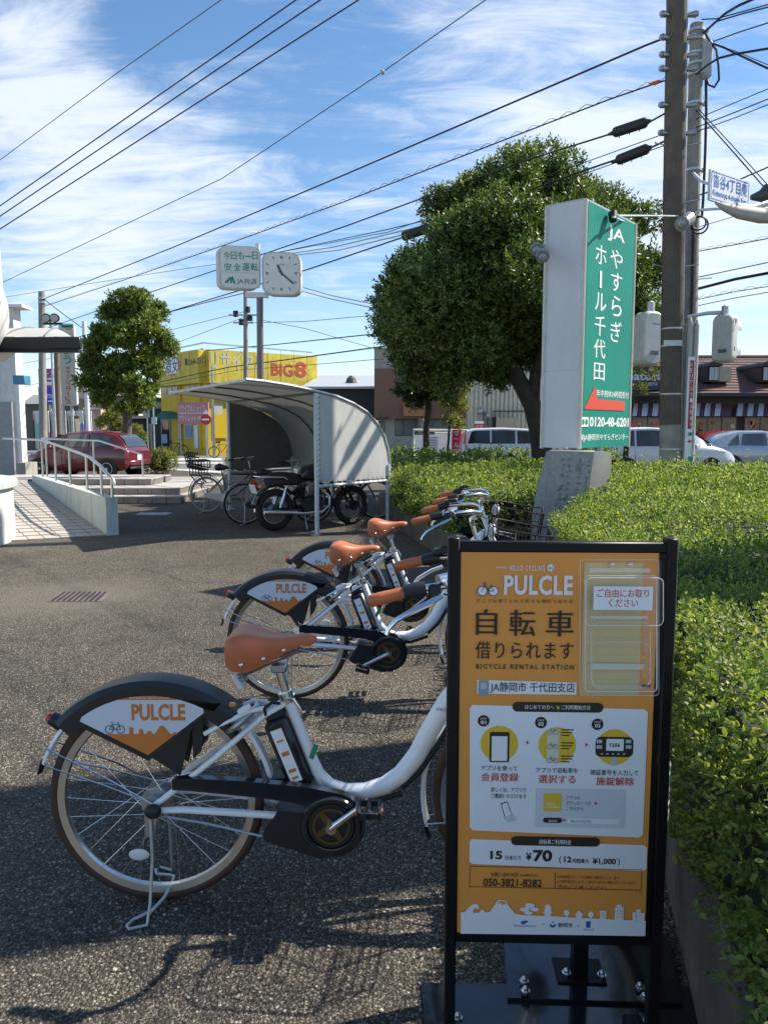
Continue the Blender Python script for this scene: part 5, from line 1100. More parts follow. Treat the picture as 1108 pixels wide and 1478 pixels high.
quadpl(Lc, K, zf, zt, YELS, 'side_fascia', .5); quadpl(K, Rc, zf, zt, YELS, 'front_fascia', .5)
child(yb, o_, MB().add([(Lc.x, Lc.y, zt - .05), (K.x, K.y, zt - .05), (Rc.x, Rc.y, zt - .05), (Rc.x - 4, Rc.y + 9, zt - .05), (Lc.x, Lc.y + 8, zt - .05)], [(0, 1, 2, 3, 4)]).obj('roof', CONC))
nL = Vector((K.y - Lc.y, -(K.x - Lc.x), 0)).normalized(); nL = nL if nL.y < 0 else -nL; nR = Vector((Rc.y - K.y, -(Rc.x - K.x), 0)).normalized(); nR = nR if nR.y < 0 else -nR
PLf = Plane(Lc + nL * .503, K - Lc); PRf = Plane(K + nR * .503, Rc - K); PLw = Plane(Lc + nL * .004, K - Lc); PRw = Plane(K + nR * .004, Rc - K)
MRED = flat('faded_red_print', (.48, .07, .03)); NAVK = flat('navy_kanji_print', (.03, .045, .10)); BRD = flat('brown_red_print', (.35, .10, .05))
burst = []
for i in range(36):
    a = R(i * 10); k = 1.0 if i % 2 else .82; burst.append((247 + 13.5 * k * math.cos(a) * (1 + .1 * math.sin(5 * a)), 527 + 18 * k * math.sin(a)))
fc = yb
def yw(o): return child(yb, o_, o)
SEAM = mat('yellow_seam', (.33, .24, .03), .8)
for x in (312, 331, 350, 369, 388, 407, 426, 445): yw(rect(PRf, x, 504.5, x + .5, 549, SEAM, None, 'fascia_joint', off=.004))
for x in (247, 260, 273, 286): yw(rect(PLf, x, 509, x + .5, 551, SEAM, None, 'fascia_joint', off=.004))
for x in (262, 291): yw(MB().cyl(PLw.pt(PLw.st(x, 600)[0], 0, .08), PLw.pt(PLw.st(x, 600)[0], zf, .08), .06, n=8).obj('downpipe', YEL))
yw(MB().box((K.x - .2, K.y, zt + .03), (.2, .2, .1)).add([tuple(p + V3((0, -.55, z))) for p in (Lc, K, Rc) for z in (zt, zt + .09)], [(0, 2, 3, 1), (2, 4, 5, 3)]).obj('fascia_cap', STEEL))
bf = yw(face(PLf, burst, BRD, None, 'burst_sign', off=.004))
yw(rect(PLf, 237, 514, 256, 541, SIGNW, None, 'burst_centre', off=.008)); yw(words(PLf, '激安', 238, 515, 256, 540, NAVK, None, bold=.03, off=.012))
yw(words(PLf, '264-0313', 271, 519.5, 297, 528.5, INK, None, bold=.01, off=.012))
yw(rect(PLf, 266, 520, 270, 529, INK, None, 'phone_mark', off=.008)); yw(words(PRf, 'リサイクル', 306, 508, 384, 534, flat('peeled_pale_print', (.48, .52, .50)), None, bold=.02, off=.012))
yw(words(PRf, 'BIG', 393, 523, 425, 541, MRED, None, bold=.03, off=.012)); yw(words(PRf, '8', 427, 520, 444, 542.5, MRED, None, bold=.03, off=.012))
# windows and ground floor
for a, b in ((234, 257), (267, 290)):
    w = yw(rect(PLw, a, 558, b, 572, mat('pale_window_frame', (.5, .5, .46), .5), None, 'window', off=.02)); 
    for k in range(3): yw(rect(PLw, a + 1 + k * (b - a) / 3, 559.5, a + (k + 1) * (b - a) / 3 - .5, 571, mat('far_window_pane', (.10, .13, .14), .12, coat=.4), None, 'pane', off=.05)).parent = w
yw(rect(PRw, 310, 545, 392, 560, mat('pale_salmon_band', (.55, .42, .33), .7), None, 'pale_band', off=.04)); yw(rect(PRw, 309, 582, 322, 598, CREAM, None, 'cream_panel', off=.05))
yw(rect(PRw, 309, 598, 330, 632, flat('bright_yellow_panel', (.70, .48, .02)), None, 'yellow_panel', off=.06))
# door, poster windows, small door leaves
dr_ = yw(rect(PLw, 233, 605, 247, 645, mat('grey_door_frame', (.22, .23, .22), .5), None, 'door', off=.03)); yw(rect(PLw, 235, 608, 245, 643, GLASSD, None, 'door_pane', off=.06)).parent = dr_
yw(rect(PLw, 234.5, 627, 243, 640, flat('pale_blue_poster', (.25, .40, .50)), None, 'door_poster', off=.08))
w = yw(rect(PLw, 267, 614, 279, 635, mat('pale_window_frame', (.5, .5, .46)), None, 'window', off=.03)); yw(rect(PLw, 268.5, 616, 278, 633, flat('window_poster', (.18, .32, .45)), None, 'pane', off=.06)).parent = w
yw(rect(PLw, 281, 616, 287, 649, SIGNW, None, 'poster_column', off=.05)); yw(rect(PLw, 288, 614, 299.5, 650, MATS['bright_yellow_panel'], None, 'shutter_panel', off=.05)); yw(words(PLw, 'リサイクル', 290, 622, 298, 628, MRED, None, off=.09))
# green awning shop front at its left corner
aw, oa = build('green_awning', 'dark green shop awning left of the pink recycle shop sign', 'awning', 236, 50)
p0, p1 = at(221, 592, 48.6), at(259, 592, 48.2)
child(aw, oa, MB().add([(p0.x, 50.6, p0.z), (p1.x, 50.2, p1.z), (p1.x, 48.4, at(259, 602, 48.4).z), (p0.x, 48.8, at(221, 603, 48.8).z), (p1.x, 48.4, at(259, 604.5, 48.4).z), (p0.x, 48.8, at(221, 605.5, 48.8).z)], [(0, 1, 2, 3), (3, 2, 4, 5)]).obj('canopy_sheet', mat('awning_green', (.01, .13, .09), .6)))
for px in (222, 258): q = at(px, 603, 48.6); child(aw, oa, MB().cyl((q.x, q.y, 0), (q.x, q.y, q.z), .04, n=6).obj('awning_pole', STEEL))
ps, op = build('pink_shop_sign', 'faded pink recycle shop signboard with white katakana on the yellow shop corner', 'sign', 280, 46)
PS = Plane((at(257, 600, 46).x, 46.6, 0), (1, -.10, 0))
child(ps, op, rect(PS, 257, 580.5, 301, 612, PINKS, None, 'panel', off=.02, depth=.15))
child(ps, op, words(PS, 'リサイクルショップ', 259, 584, 297, 594.5, SIGNW, None, bold=.012, off=.06)); child(ps, op, words(PS, 'アウトレット', 259, 599.5, 284, 608.5, SIGNW, None, bold=.012, off=.06)); child(ps, op, words(PS, '(株)', 286, 600, 292, 608, SIGNW, None, off=.06))
child(ps, op, rect(PS, 257.5, 595.8, 300.5, 596.8, SIGNW, None, 'divider', off=.05))
for x in (262, 294): child(ps, op, MB().box(PS.pt(*PS.st(x, 597), -.3), (.08, .5, .08)).obj('bracket', STEEL))
for x in (260, 298): q = PS.pt(*PS.st(x, 610), -.1); child(ps, op, MB().cyl((q.x, q.y, 0), q, .05, n=6).obj('sign_leg', STEEL))
ne, on = build('no_entry_sign', 'round red no entry sign on a grey post by the pink signboard', 'road sign', 297, 44)
q = at(297.3, 605.5, 44); child(ne, on, MB().cyl((q.x, q.y, q.z), (q.x, q.y - .04, q.z), .30, n=28).obj('disc', flat('sign_red', (.5, .03, .03)))); child(ne, on, MB().box((q.x, q.y - .055, q.z), (.42, .02, .10)).obj('bar', SIGNW))
q2 = at(297, 596, 44); child(ne, on, MB().cyl((q2.x, q2.y, q2.z), (q2.x, q2.y - .03, q2.z), .12, n=16).obj('plate', SIGNW)); child(ne, on, MB().cyl((q.x, q.y + .05, 0), (q.x, q.y + .05, q2.z + .2), .035, n=8).obj('post', GALV))
# goods along the shop front: bicycles, planters as small things
def small_bike(px, y, lab, col):
    t = thing('shop_bicycle', lab, 'bicycle', (at(px, 640, y).x, y, 0), R(20), 'bicycles standing outside the yellow shop')
    for x in (0, 1.0): MB().torus((x, 0, .32), (0, 1, 0), .30, .025, N=16, n=4).obj('wheel', RUBBER, t)
    MB().tube([(0, 0, .32), (.25, 0, .75), (.75, 0, .75), (1.0, 0, .32)], .03, 5).tube([(.25, 0, .75), (.42, 0, .3), (.75, 0, .75)], .03, 5).obj('frame', col, t); MB().tube([(.1, 0, .85), (.35, 0, .87)], .05, 6).obj('saddle', PLAST, t)
    MB().tube([(.62, -.25, 1.0), (.75, 0, .95), (.62, .25, 1.0)], .02, 5).obj('handlebar', STEEL, t)
small_bike(240, 46.5, 'small dark bicycle outside the glass door of the yellow shop', DKB); small_bike(309, 43, 'orange and teal bicycle outside the yellow shop, seen just left of the shelter', mat('orange_bike_paint', (.45, .16, .05), .4))
# utility pole in front of yellow shop and thin dark post
def pole(name, lab, px_top, py_top, y, r0, r1, px_bot=None, cat='utility pole', m=None, group=None):
    T = at(px_top, py_top, y); x0 = T.x if px_bot is None else at(px_bot, 650, y).x
    t = thing(name, lab, cat, (x0, y, 0), 0, group); MB().cyl((0, 0, 0), (T.x - x0, 0, T.z), r0, r1, n=20).obj('shaft', m or POLEM, t); return t, T
POLEM = mat('pole_concrete', (.27, .255, .225), .85, var=.10, scale=4, bump=.2, bscale=120, dirt=.5); POLED = mat('dark_pole_wrap', (.10, .082, .064), .8, var=.10, scale=5, dirt=.4)
pole('shop_post', 'thin grey post at the corner of the yellow shop', 306, 528, 45.5, .09, .07, cat='post', m=STEEL)
# grey roofed dark building, brown building, cream siding building
db, o1 = build('dark_store', 'black sided store with pale metal roof and round roof ventilator', 'building', 505, 44)
bx(db, 'wall', mat('black_siding', (.018, .022, .028), .5, var=.1), 440, 541, 561, 668, 44, 14, o1)
a, b = at(435, 556, 43.6), at(545, 561, 43.6)
child(db, o1, MB().add([(a.x, 43.6, b.z - .0), (b.x, 43.6, b.z), (b.x, 43.6, b.z + .12), (a.x, 43.6, b.z + .12), (b.x + 1, 56, b.z + 1.6), (a.x, 56, b.z + 1.6)], [(0, 1, 2, 3), (3, 2, 4, 5)]).obj('roof', mat('pale_metal_roof', (.48, .49, .48), .45, .3, var=.06)))
q = at(507, 553, 47); child(db, o1, MB().cyl(q - V3((0, 0, .8)), q, .22, n=12).cyl(q, q + V3((0, 0, .25)), .38, .28, n=12).cyl(q + V3((0, 0, .25)), q + V3((0, 0, .45)), .30, .10, n=12).obj('roof_ventilator', mat('dark_cowl', (.06, .06, .065), .6)))
bb_, o2 = build('brown_building', 'two storey building with brown upper panels and cream ground floor', 'building', 600, 36)
y = 36
bx(bb_, 'ground_floor_wall', mat('cream_render', (.42, .41, .36), .8, dirt=.3), 545, 668, 604, 668, y + .4, 8, o2)
bx(bb_, 'brown_upper_wall', mat('brown_panel', (.22, .115, .075), .7, var=.05), 540, 680, 532, 604, y, 8, o2); bx(bb_, 'parapet', mat('beige_parapet', (.36, .335, .28), .8, dirt=.2), 540, 680, 503, 532, y + .05, 8, o2)
bx(bb_, 'parapet_cap', STEEL, 539.5, 680, 501.5, 503.2, y - .05, 8, o2)
bx(bb_, 'orange_sign_panel', mat('faded_orange_panel', (.42, .19, .07), .6, var=.08), 582, 622, 581, 600.5, y - .25, .2, o2)
bx(bb_, 'entrance_eave', mat('dark_eave', (.06, .05, .045), .7), 545, 560, 602, 605.5, y - .6, .9, o2)
for (a, b, c, d, nm) in ((571, 590, 533, 556, 'upper_window'), (570, 594, 605, 629, 'window'), (596, 612, 605, 629, 'window'), (546, 555, 608, 628, 'window'), (620, 656, 605, 625, 'shop_window')):
    w = bx(bb_, nm, mat('dark_window_frame', (.06, .06, .06), .5), a, b, c, d, y - .03 if nm == 'upper_window' else y + .36, .1, o2); n = 2
    for k in range(n): bx(bb_, 'pane', mat('far_window_pane', (.10, .13, .14), .12, coat=.4), a + .8 + k * (b - a) / n, a + (k + 1) * (b - a) / n - .6, c + 1, d - 1, y - .06 if nm == 'upper_window' else y + .33, .05, o2).parent = w
cb2, o3 = build('cream_siding_building', 'cream ribbed metal building with shuttered upper window behind the big tree', 'building', 720, 35)
bx(cb2, 'wall', CREAM, 676, 800, 512, 668, 35, 9, o3)
for k in range(18): bx(cb2, 'siding_rib', CREAM, 680 + k * 6.2, 681.2 + k * 6.2, 513, 668, 34.93, .08, o3)
bx(cb2, 'roof_edge', STEEL, 674, 802, 509.5, 512.5, 34.8, 9.4, o3)
w = bx(cb2, 'window', mat('dark_window_frame', (.06, .06, .06)), 689, 730, 528, 551, 34.9, .08, o3); 
for k in range(16): bx(cb2, 'shutter_slat', mat('grey_shutter', (.22, .23, .24), .5), 690 + k * 2.4, 692 + k * 2.4, 529.5, 550, 34.84, .05, o3).parent = w
bal = MB()
for a, b, c, d in ((704, 734, 551.5, 553), (704, 734, 561.5, 563), (704, 705, 552, 563), (733, 734, 552, 563), (713.5, 714.2, 552, 563), (723.5, 724.2, 552, 563), (704, 734, 556, 557)):
    p, q = at(a, c, 34.4), at(b, d, 34.4); bal.box(((p.x + q.x) / 2, 34.4, (p.z + q.z) / 2), (abs(q.x - p.x), .05, abs(p.z - q.z)))
child(cb2, o3, bal.obj('window_balcony', SIGNW)); bx(cb2, 'outdoor_cabinet', mat('tan_cabinet', (.40, .33, .24), .6), 716, 746, 603, 622, 34.2, .7, o3)
bx(cb2, 'cabinet_side', TRIM, 713, 716, 602, 623, 34.3, .7, o3)
pp = MB()
for pts in ([(712, 622), (712, 593.5), (762, 593.5), (762, 600)], [(698, 622), (698, 592), (694, 590)], [(704, 622), (704, 600), (700, 596)]): pp.tube([at(a, b, 34.7) for a, b in pts], .04, 6)
child(cb2, o3, pp.obj('wall_pipe', mat('dark_pipe', (.12, .11, .10), .6))); q = at(693, 593, 34.5); child(cb2, o3, MB().sphere(q, .16, 10, 8).obj('gas_meter', STEEL)); 
bx(cb2, 'wall_meter', STEEL, 702, 707, 597, 602, 34.6, .2, o3)
# low white wall with pipe rail, air conditioner, banners
ac, oc = build('low_wall_and_rail', 'low white wall with cream pipe rail behind the hedge, left of the white minivan', 'wall', 640, 33)
bx(ac, 'wall', SIGNW, 598, 616, 628, 668, 33.4, .3, oc); bx(ac, 'wall', SIGNW, 628, 690, 625, 668, 33.6, .3, oc)
pr2 = MB().tube([at(597, 668, 33), at(597, 620.5, 33), at(690, 621.5, 33)], .06, 8).tube([at(628, 668, 33.1), at(628, 625, 33.1), at(680, 625, 33.1)], .05, 8); child(ac, oc, pr2.obj('pipe_rail', mat('cream_pipe', (.58, .56, .48), .5)))
acu, oc = build('outdoor_unit', 'louvred white outdoor unit standing behind the hedge beside the dark tree trunk', 'outdoor unit', 624, 32.8)
bx(acu, 'casing', SIGNW, 617, 633, 628, 658, 32.6, .4, oc)
for k in range(7): bx(acu, 'louvre_shade', mat('louvre_shadow_grey', (.25, .25, .25), .6), 619, 631, 631 + k * 3.7, 632.3 + k * 3.7, 32.56, .04, oc)  # grey strips colour in the shade between louvres
def banner(lab, px0, px1, py0, py1, y, body, m, tm, cols=1):
    t, ob = build('upright_banner', lab, 'banner', px0, y, 'upright advertising banners')
    Pb = Plane((at(px0, 600, y).x, y, 0), (1, .05, 0)); child(t, ob, rect(Pb, px0, py0, px1, py1, m, None, 'cloth', off=0, depth=.01))
    w = child(t, ob, words(Pb, '\n'.join(body), px0 + (px1 - px0) * .2, py0 + 1, px1 - (px1 - px0) * .2, py1 - 1, tm, None, bold=.008, off=.012))
    q = at(px0 - .5, py0 - 1, y); child(t, ob, MB().cyl((q.x, q.y, 0), q, .02, n=6).obj('pole', SIGNW))
NRED = flat('banner_red', (.55, .02, .06)); NBLU = flat('banner_blue', (.05, .05, .48)); NPUR = flat('banner_purple', (.28, .07, .28))
banner('red banner with white brush lettering beside the slender yellowing tree', 652, 665, 620, 656, 31.5, 'セール中', NRED, SIGNW)
t, ob = build('small_red_sign', 'small red and white sign above the roof line of the white minivan', 'sign', 691, 31.6); Pb = Plane((at(684, 600, 31.6).x, 31.6, 0), (1, 0, 0))
child(t, ob, rect(Pb, 684.5, 608, 698, 622.5, NRED, None, 'panel', off=0, depth=.06)); child(t, ob, rect(Pb, 684.5, 608, 698, 611.5, SIGNW, None, 'white_strip', off=.01)); child(t, ob, words(Pb, 'ほす', 686.5, 613.5, 696.5, 620, SIGNW, None, bold=.01, off=.015))
q = at(691, 622, 31.65); child(t, ob, MB().cyl((q.x, q.y, 0), q, .03, n=6).obj('post', GALV))
# cake shop with brown tiled roof and striped awnings
cs, o4 = build('cake_shop', 'dark walled cake shop with brown tiled roof, dormers and striped awnings at the right edge', 'shop', 1010, 36)
y = 36
DW = mat('dark_brown_wall', (.025, .02, .022), .6, var=.1); RT = mat('brown_roof_tile', (.11, .055, .050), .75, var=.18, scale=1.2)
bx(cs, 'wall', DW, 880, 1230, 566, 668, y, 9, o4)
# sloped roof with tile courses (each course a real step)
za, zb_ = at(950, 569, y - .7).z, at(950, 517, y + 4.2).z; xl, xr = at(872, 600, y).x, at(1250, 600, y).x
rf = MB(); NC = 14
for k in range(NC):
    f0, f1 = k / NC, (k + 1) / NC; y0, y1 = y - .7 + 4.9 * f0, y - .7 + 4.9 * f1; z0, z1 = za + (zb_ - za) * f0, za + (zb_ - za) * f1
    rf.add([(xl, y0, z0 + .05), (xr, y0, z0 + .05), (xr, y1, z1 + .01), (xl, y1, z1 + .01), (xl, y0, z0 - .02), (xr, y0, z0 - .02)], [(0, 1, 2, 3), (4, 5, 1, 0)])
roofo = child(cs, o4, rf.obj('roof', RT, ang=.3)); child(cs, o4, MB().cyl((xl, y + 4.25, zb_ + .05), (xr, y + 4.25, zb_ + .05), .12, n=8).obj('ridge', RT)); child(cs, o4, MB().box(((xl + xr) / 2, y - .78, za - .02), (xr - xl, .12, .16)).obj('gutter', DW))
rt = MB()
for k in range(NC):
    for j in range(46):
        if (j + k) % 2: continue
        x = xl + (xr - xl) * (j + .5 * (k % 2)) / 46; f = k / NC; yy = y - .7 + 4.9 * f; zz = za + (zb_ - za) * f
        rt.box((x, yy + .17, zz + .055), (.42, .33, .025), Matrix.Rotation(math.atan2(zb_ - za, 4.9), 3, 'X'))
o = child(cs, o4, rt.obj('roof_tiles', mat('roof_tile_variant', (.15, .075, .065), .75, var=.15, scale=2), kind='stuff'))
for px in (1030, 1108):
    d0, d1 = at(px - 9, 551, y - .1), at(px + 9, 527, y - .1)
    dm_ = child(cs, o4, MB().box(((d0.x + d1.x) / 2, y + 1.3, (d0.z + d1.z) / 2), (d1.x - d0.x, 2.6, d1.z - d0.z)).obj('dormer', DW)); cxm = (d0.x + d1.x) / 2; rr = (d1.x - d0.x) / 2 + .06
    child(cs, o4, MB().prism([(cxm + rr * math.cos(R(a)), d1.z - .05 + rr * .75 * math.sin(R(a))) for a in range(0, 181, 15)], (0, y - .25, 0), (1, 0, 0), (0, 0, 1), (0, 2.8, 0)).obj('dormer_roof', DW))
    child(cs, o4, MB().box((cxm + rr + .3, y + 1.3, (d0.z + d1.z) / 2), (.6, 2.2, (d1.z - d0.z) * .9)).obj('dormer_side', mat('cream_dormer_side', (.42, .36, .28), .7)))
    for s in (-1, 1):
        bx(cs, 'dormer_pane', mat('pale_window_pane', (.30, .36, .38), .2), px + s * 3.2 - 2.6, px + s * 3.2 + 2.6, 530, 548.5, y - .2, .06, o4)
AWW = mat('awning_white_stripe', (.50, .50, .56), .7); AWM = mat('awning_maroon_stripe', (.12, .05, .06), .7)
for (a, b) in ((908, 1054), (1060, 1210)):
    aw = child(cs, o4, MB().add([(at(a + 2, 583, y).x, y - .02, at(a, 583, y).z), (at(b + 2, 583, y).x, y - .02, at(b, 583, y).z), (at(b, 601, y - 1.1).x, y - 1.1, at(b, 601, y - 1.1).z), (at(a, 601, y - 1.1).x, y - 1.1, at(a, 601, y - 1.1).z)], [(0, 1, 2, 3)]).obj('awning', AWM))
    n = int((b - a) / 15)
    for k in range(n):
        u0, u1 = a + k * 15 + 2, a + k * 15 + 10
        MB().add([(at(u0 + 2, 583, y).x, y - .03, at(a, 583, y).z + .02), (at(u1 + 2, 583, y).x, y - .03, at(a, 583, y).z + .02), (at(u1, 601, y - 1.1).x, y - 1.11, at(b, 601, y - 1.1).z + .02), (at(u0, 601, y - 1.1).x, y - 1.11, at(b, 601, y - 1.1).z + .02)], [(0, 1, 2, 3)]).obj('white_stripe', AWW, aw)
for k, (a, b) in enumerate(((912, 932), (934, 955), (1001, 1018), (1020, 1038), (1041, 1060), (1074, 1094), (1096, 1116))):
    w = bx(cs, 'shop_window', mat('shop_window_frame', (.30, .27, .24), .5), a, b, 602, 648, y - .06, .1, o4)
    bx(cs, 'pane', mat('shop_interior_pane', (.10, .075, .065), .12, coat=.3, var=.5, scale=1.5), a + 1, b - 1, 604, 647, y - .1, .05, o4).parent = w
    for j in range(5):
        xx, yy = random.uniform(a + 2, b - 6), random.uniform(606, 634)
        bx(cs, 'window_poster', (flat('poster_pink', (.55, .22, .2)), flat('poster_cream', (.55, .48, .38)), MRED, flat('poster_rust', (.40, .10, .04)))[j % 4 if k != 2 else 3], xx, xx + random.uniform(3, 6), yy, yy + random.uniform(4, 9), y - .14, .03, o4)
PG = Plane((at(905, 560, y - .35).x, y - .35, 0), (1, 0, 0))
sg2 = child(cs, o4, rect(PG, 890, 528, 962, 566, mat('navy_signboard', (.018, .022, .05), .5), None, 'signboard', off=0, depth=.15))
child(cs, o4, words(PG, 'hatera', 904, 536.5, 957, 549, mat('pale_sign_print', (.46, .50, .55)), None, bold=.03, off=.02)); child(cs, o4, words(PG, 'SWEETS', 924, 552, 948, 556.5, MATS['pale_sign_print'], None, bold=.02, off=.02))
t, ob = build('small_red_sign', 'small red sign before the cake shop windows, just right of the green signboard', 'sign', 911, 33.5); Pb = Plane((at(908, 600, 33.5).x, 33.5, 0), (1, 0, 0))
child(t, ob, rect(Pb, 907, 607, 914, 620, NRED, None, 'panel', off=0, depth=.06)); q = at(911, 620, 33.55); child(t, ob, MB().cyl((q.x, q.y, 0), q, .03, n=6).obj('post', GALV))
# ---------------- far left
lb, o5 = build('white_ribbed_building', 'tall white ribbed metal building at the far left behind the round building', 'building', 20, 24)
bx(lb, 'wall', WALLW, -60, 31, 440, 690, 24, .5, o5)
bx(lb, 'roof_cap', SIGNW, -60, 32, 439, 443, 23.9, .7, o5); bx(lb, 'grey_door_panel', mat('grey_door_panel', (.30, .31, .33), .5, .2), -10, 22, 580, 688, 23.8, .1, o5)
bx(lb, 'drain_pipe', SIGNW, 27.5, 29.5, 555, 688, 23.7, .1, o5); bx(lb, 'concrete_footing', CONC, 24, 38, 668, 690, 23.2, .8, o5)
bl, o6 = build('small_blue_sign', 'small teal blue box sign projecting from the white ribbed building', 'sign', 28, 22.5)
bx(bl, 'box', mat('teal_box', (.05, .22, .34), .4), 18.5, 36, 541.5, 554.5, 22.5, .4, o6, .01); 
wf, o7 = build('white_panel_fence', 'white panel fence with advertising in front of the far left houses', 'fence', 90, 40)
for k in range(7): bx(wf, 'panel', SIGNW, 48.5 + k * 12.3, 60.3 + k * 12.3, 593, 648, 40, .06, o7)
for k in range(8): bx(wf, 'post', mat('dark_wood_post', (.10, .08, .07), .8), 47.6 + k * 12.3, 48.8 + k * 12.3, 594, 650, 39.85, .12, o7)
bx(wf, 'printed_figure', flat('faded_teal', (.25, .50, .50)), 51, 58, 612, 634, 39.9, .02, o7); bx(wf, 'printed_figure', flat('faded_pink', (.60, .30, .35)), 70, 81, 624, 642, 39.9, .02, o7)
for k in range(3): banner('blue banner, %s of three hanging on the white fence' % ('left', 'middle', 'right')[k], 116 + k * 5.4, 120.6 + k * 5.4, 611, 624, 39.4, 'お米', NBLU, SIGNW)
sbh, o8 = build('metal_cupboard', 'brown metal cupboard standing before the white fence under the upright white sign', 'cabinet', 105, 36); bx(sbh, 'casing', mat('brown_cupboard', (.17, .15, .12), .6), 100, 110, 600, 626, 36, .5, o8, .02); bx(sbh, 'lid', STEEL, 99, 111, 599, 600.5, 35.9, .7, o8)
# grey house roof at left and pink building behind the tree
gh, o9 = build('grey_roofed_house', 'grey walled house with low pitched roof behind the white fence', 'house', 60, 60)
bx(gh, 'wall', mat('grey_house_wall', (.13, .125, .12), .8), 34, 118, 583, 650, 60, 8, o9); a, b = at(30, 583, 59.5), at(122, 583, 59.5); m_ = at(66, 570, 64)
child(gh, o9, MB().add([(a.x, 59.5, a.z), (b.x, 59.5, b.z), (b.x - 1, 64, m_.z), (m_.x - 1, 64, m_.z), (a.x, 68, a.z), (b.x, 68, b.z)], [(0, 1, 2, 3), (0, 3, 4), (3, 2, 5, 4), (1, 5, 2)]).obj('roof', mat('grey_roof', (.20, .20, .20), .7)))
pk, o10 = build('pink_building', 'pale pink building partly hidden by the left tree', 'building', 130, 52); bx(pk, 'wall', mat('pale_pink_wall', (.58, .40, .34), .7), 112, 148, 560, 650, 52, 8, o10); bx(pk, 'window', GLASSD, 113, 121, 576, 590, 51.9, .1, o10); bx(pk, 'balcony', SIGNW, 120, 148, 588, 591, 51.4, .6, o10)
gn, o11 = build('green_sided_building', 'dark green sided building behind the left tree trunk', 'building', 175, 54); bx(gn, 'wall', mat('dark_green_siding', (.04, .10, .07), .6), 148, 212, 571, 594, 54, 8, o11); bx(gn, 'ground_floor', mat('brown_shopfront', (.10, .085, .07), .8, var=.2), 148, 238, 600, 652, 54.2, 8, o11); bx(gn, 'sunshade', mat('cream_sunshade', (.50, .44, .34), .7), 150, 214, 600, 604, 53.2, 1.0, o11)
for k in range(4): bx(gn, 'shop_window', GLASSD, 152 + k * 20, 168 + k * 20, 612, 640, 54.1, .1, o11)
dk, o12 = build('dark_shop', 'dark green shop front between the left tree and the yellow shop', 'shop', 226, 53); bx(dk, 'wall', mat('deep_green_front', (.015, .05, .04), .6), 214, 238, 575, 652, 52.5, 6, o12); bx(dk, 'upper_window', GLASSD, 222, 236, 580, 590, 52.4, .1, o12)
bx(dk, 'door', mat('pale_pink_trim', (.4, .38, .36)), 216, 221, 612, 648, 52.35, .1, o12)
bg_, o13 = build('standing_vending_sign', 'grey telephone and notice boards on a dark pole between the tree and the yellow shop', 'sign', 212, 42)
bx(bg_, 'board', mat('pale_blue_board', (.42, .50, .56), .5), 218.5, 226, 602, 612, 42, .08, o13); bx(bg_, 'round_board', mat('grey_board', (.30, .30, .33), .5), 206, 216, 586, 602, 42, .08, o13); bx(bg_, 'post', STEEL, 211, 214.5, 580, 652, 42.1, .12, o13); bx(bg_, 'thin_post', GALV, 221, 222.4, 560, 652, 42.05, .08, o13)
# row of distant low houses so that the skyline is closed
for k, (a, b, t_, yy, c, lab) in enumerate(((0, 40, 596, 75, (.34, .33, .31), 'pale distant house left of the utility poles'), (330, 470, 590, 80, (.30, .29, .27), 'grey distant house behind the shelter'), (760, 880, 600, 60, (.25, .23, .21), 'brown distant house behind the green signboard'), (-60, 12, 600, 90, (.3, .3, .3), 'grey distant house at the far left'), (1230, 1500, 585, 70, (.28, .26, .24), 'brown distant house beyond the cake shop'))):
    t, oo = build('distant_house', lab, 'house', (a + b) / 2, yy); bx(t, 'wall', mat('house_wall_%s' % 'abcde'[k], c, .8), a, b, t_ + 8, 650, yy, 8, oo)
    p, q = at(a - 2, t_ + 8, yy - .4), at(b + 2, t_ + 8, yy - .4); child(t, oo, MB().add([(p.x, yy - .4, p.z), (q.x, yy - .4, p.z), (q.x - 1, yy + 4, p.z + 1.2), (p.x + 1, yy + 4, p.z + 1.2), (q.x, yy + 9, p.z), (p.x, yy + 9, p.z)], [(0, 1, 2, 3), (3, 2, 4, 5), (0, 3, 5), (1, 4, 2)]).obj('roof', mat('grey_roof', (.20, .20, .20))))
# upright white sign with green and red katakana
ws, o14 = build('upright_white_sign', 'tall white upright sign with green and red Japanese lettering at the left', 'sign', 98, 34)
PW = Plane((at(86, 600, 34).x, 34, 0), (1, .06, 0))
child(ws, o14, rect(PW, 87, 468, 109, 585.5, mat('upright_sign_white', (.58, .58, .54), .5, var=.04), None, 'panel', off=0, rad=.12, depth=.25))
for i, ch in enumerate('きょう'): child(ws, o14, words(PW, ch, 92 + (1 if ch == 'ょ' else 0), 486 + i * 13.5, 103.5, 498 + i * 13.5, flat('sign_green', (.0, .25, .14)), None, bold=.02, off=.02))
for i, ch in enumerate('キャッシュサービス'):
    sm = ch in 'ャッュ'; r_ = ch == 'ー'
    child(ws, o14, words(PW, ch, (98 if r_ else 95 + sm), 528.5 + i * 6.15, (99.5 if r_ else 103.5 - sm), 534 + i * 6.15, flat('sign_vermilion', (.60, .07, .03)), None, bold=.02, off=.02))
for x in (92, 104): q = at(x, 585, 34.12); child(ws, o14, MB().cyl((q.x, q.y, 0), (q.x, q.y, q.z + 1), .07, n=8).obj('post', GALV))
bx(ws, 'green_red_plate', SIGNW, 86, 107, 467, 476, 33.8, .1, o14); bx(ws, 'green_strip', MATS['sign_green'], 89, 105, 469, 472.5, 33.76, .04, o14); bx(ws, 'pink_strip', MATS['faded_pink'], 95, 105, 474, 476, 33.76, .04, o14)
pb, o15 = build('purple_blue_sign', 'purple over blue upright shop sign behind the left utility pole', 'sign', 68, 44)
PB = Plane((at(56, 600, 44).x, 44, 0), (1, 0, 0))
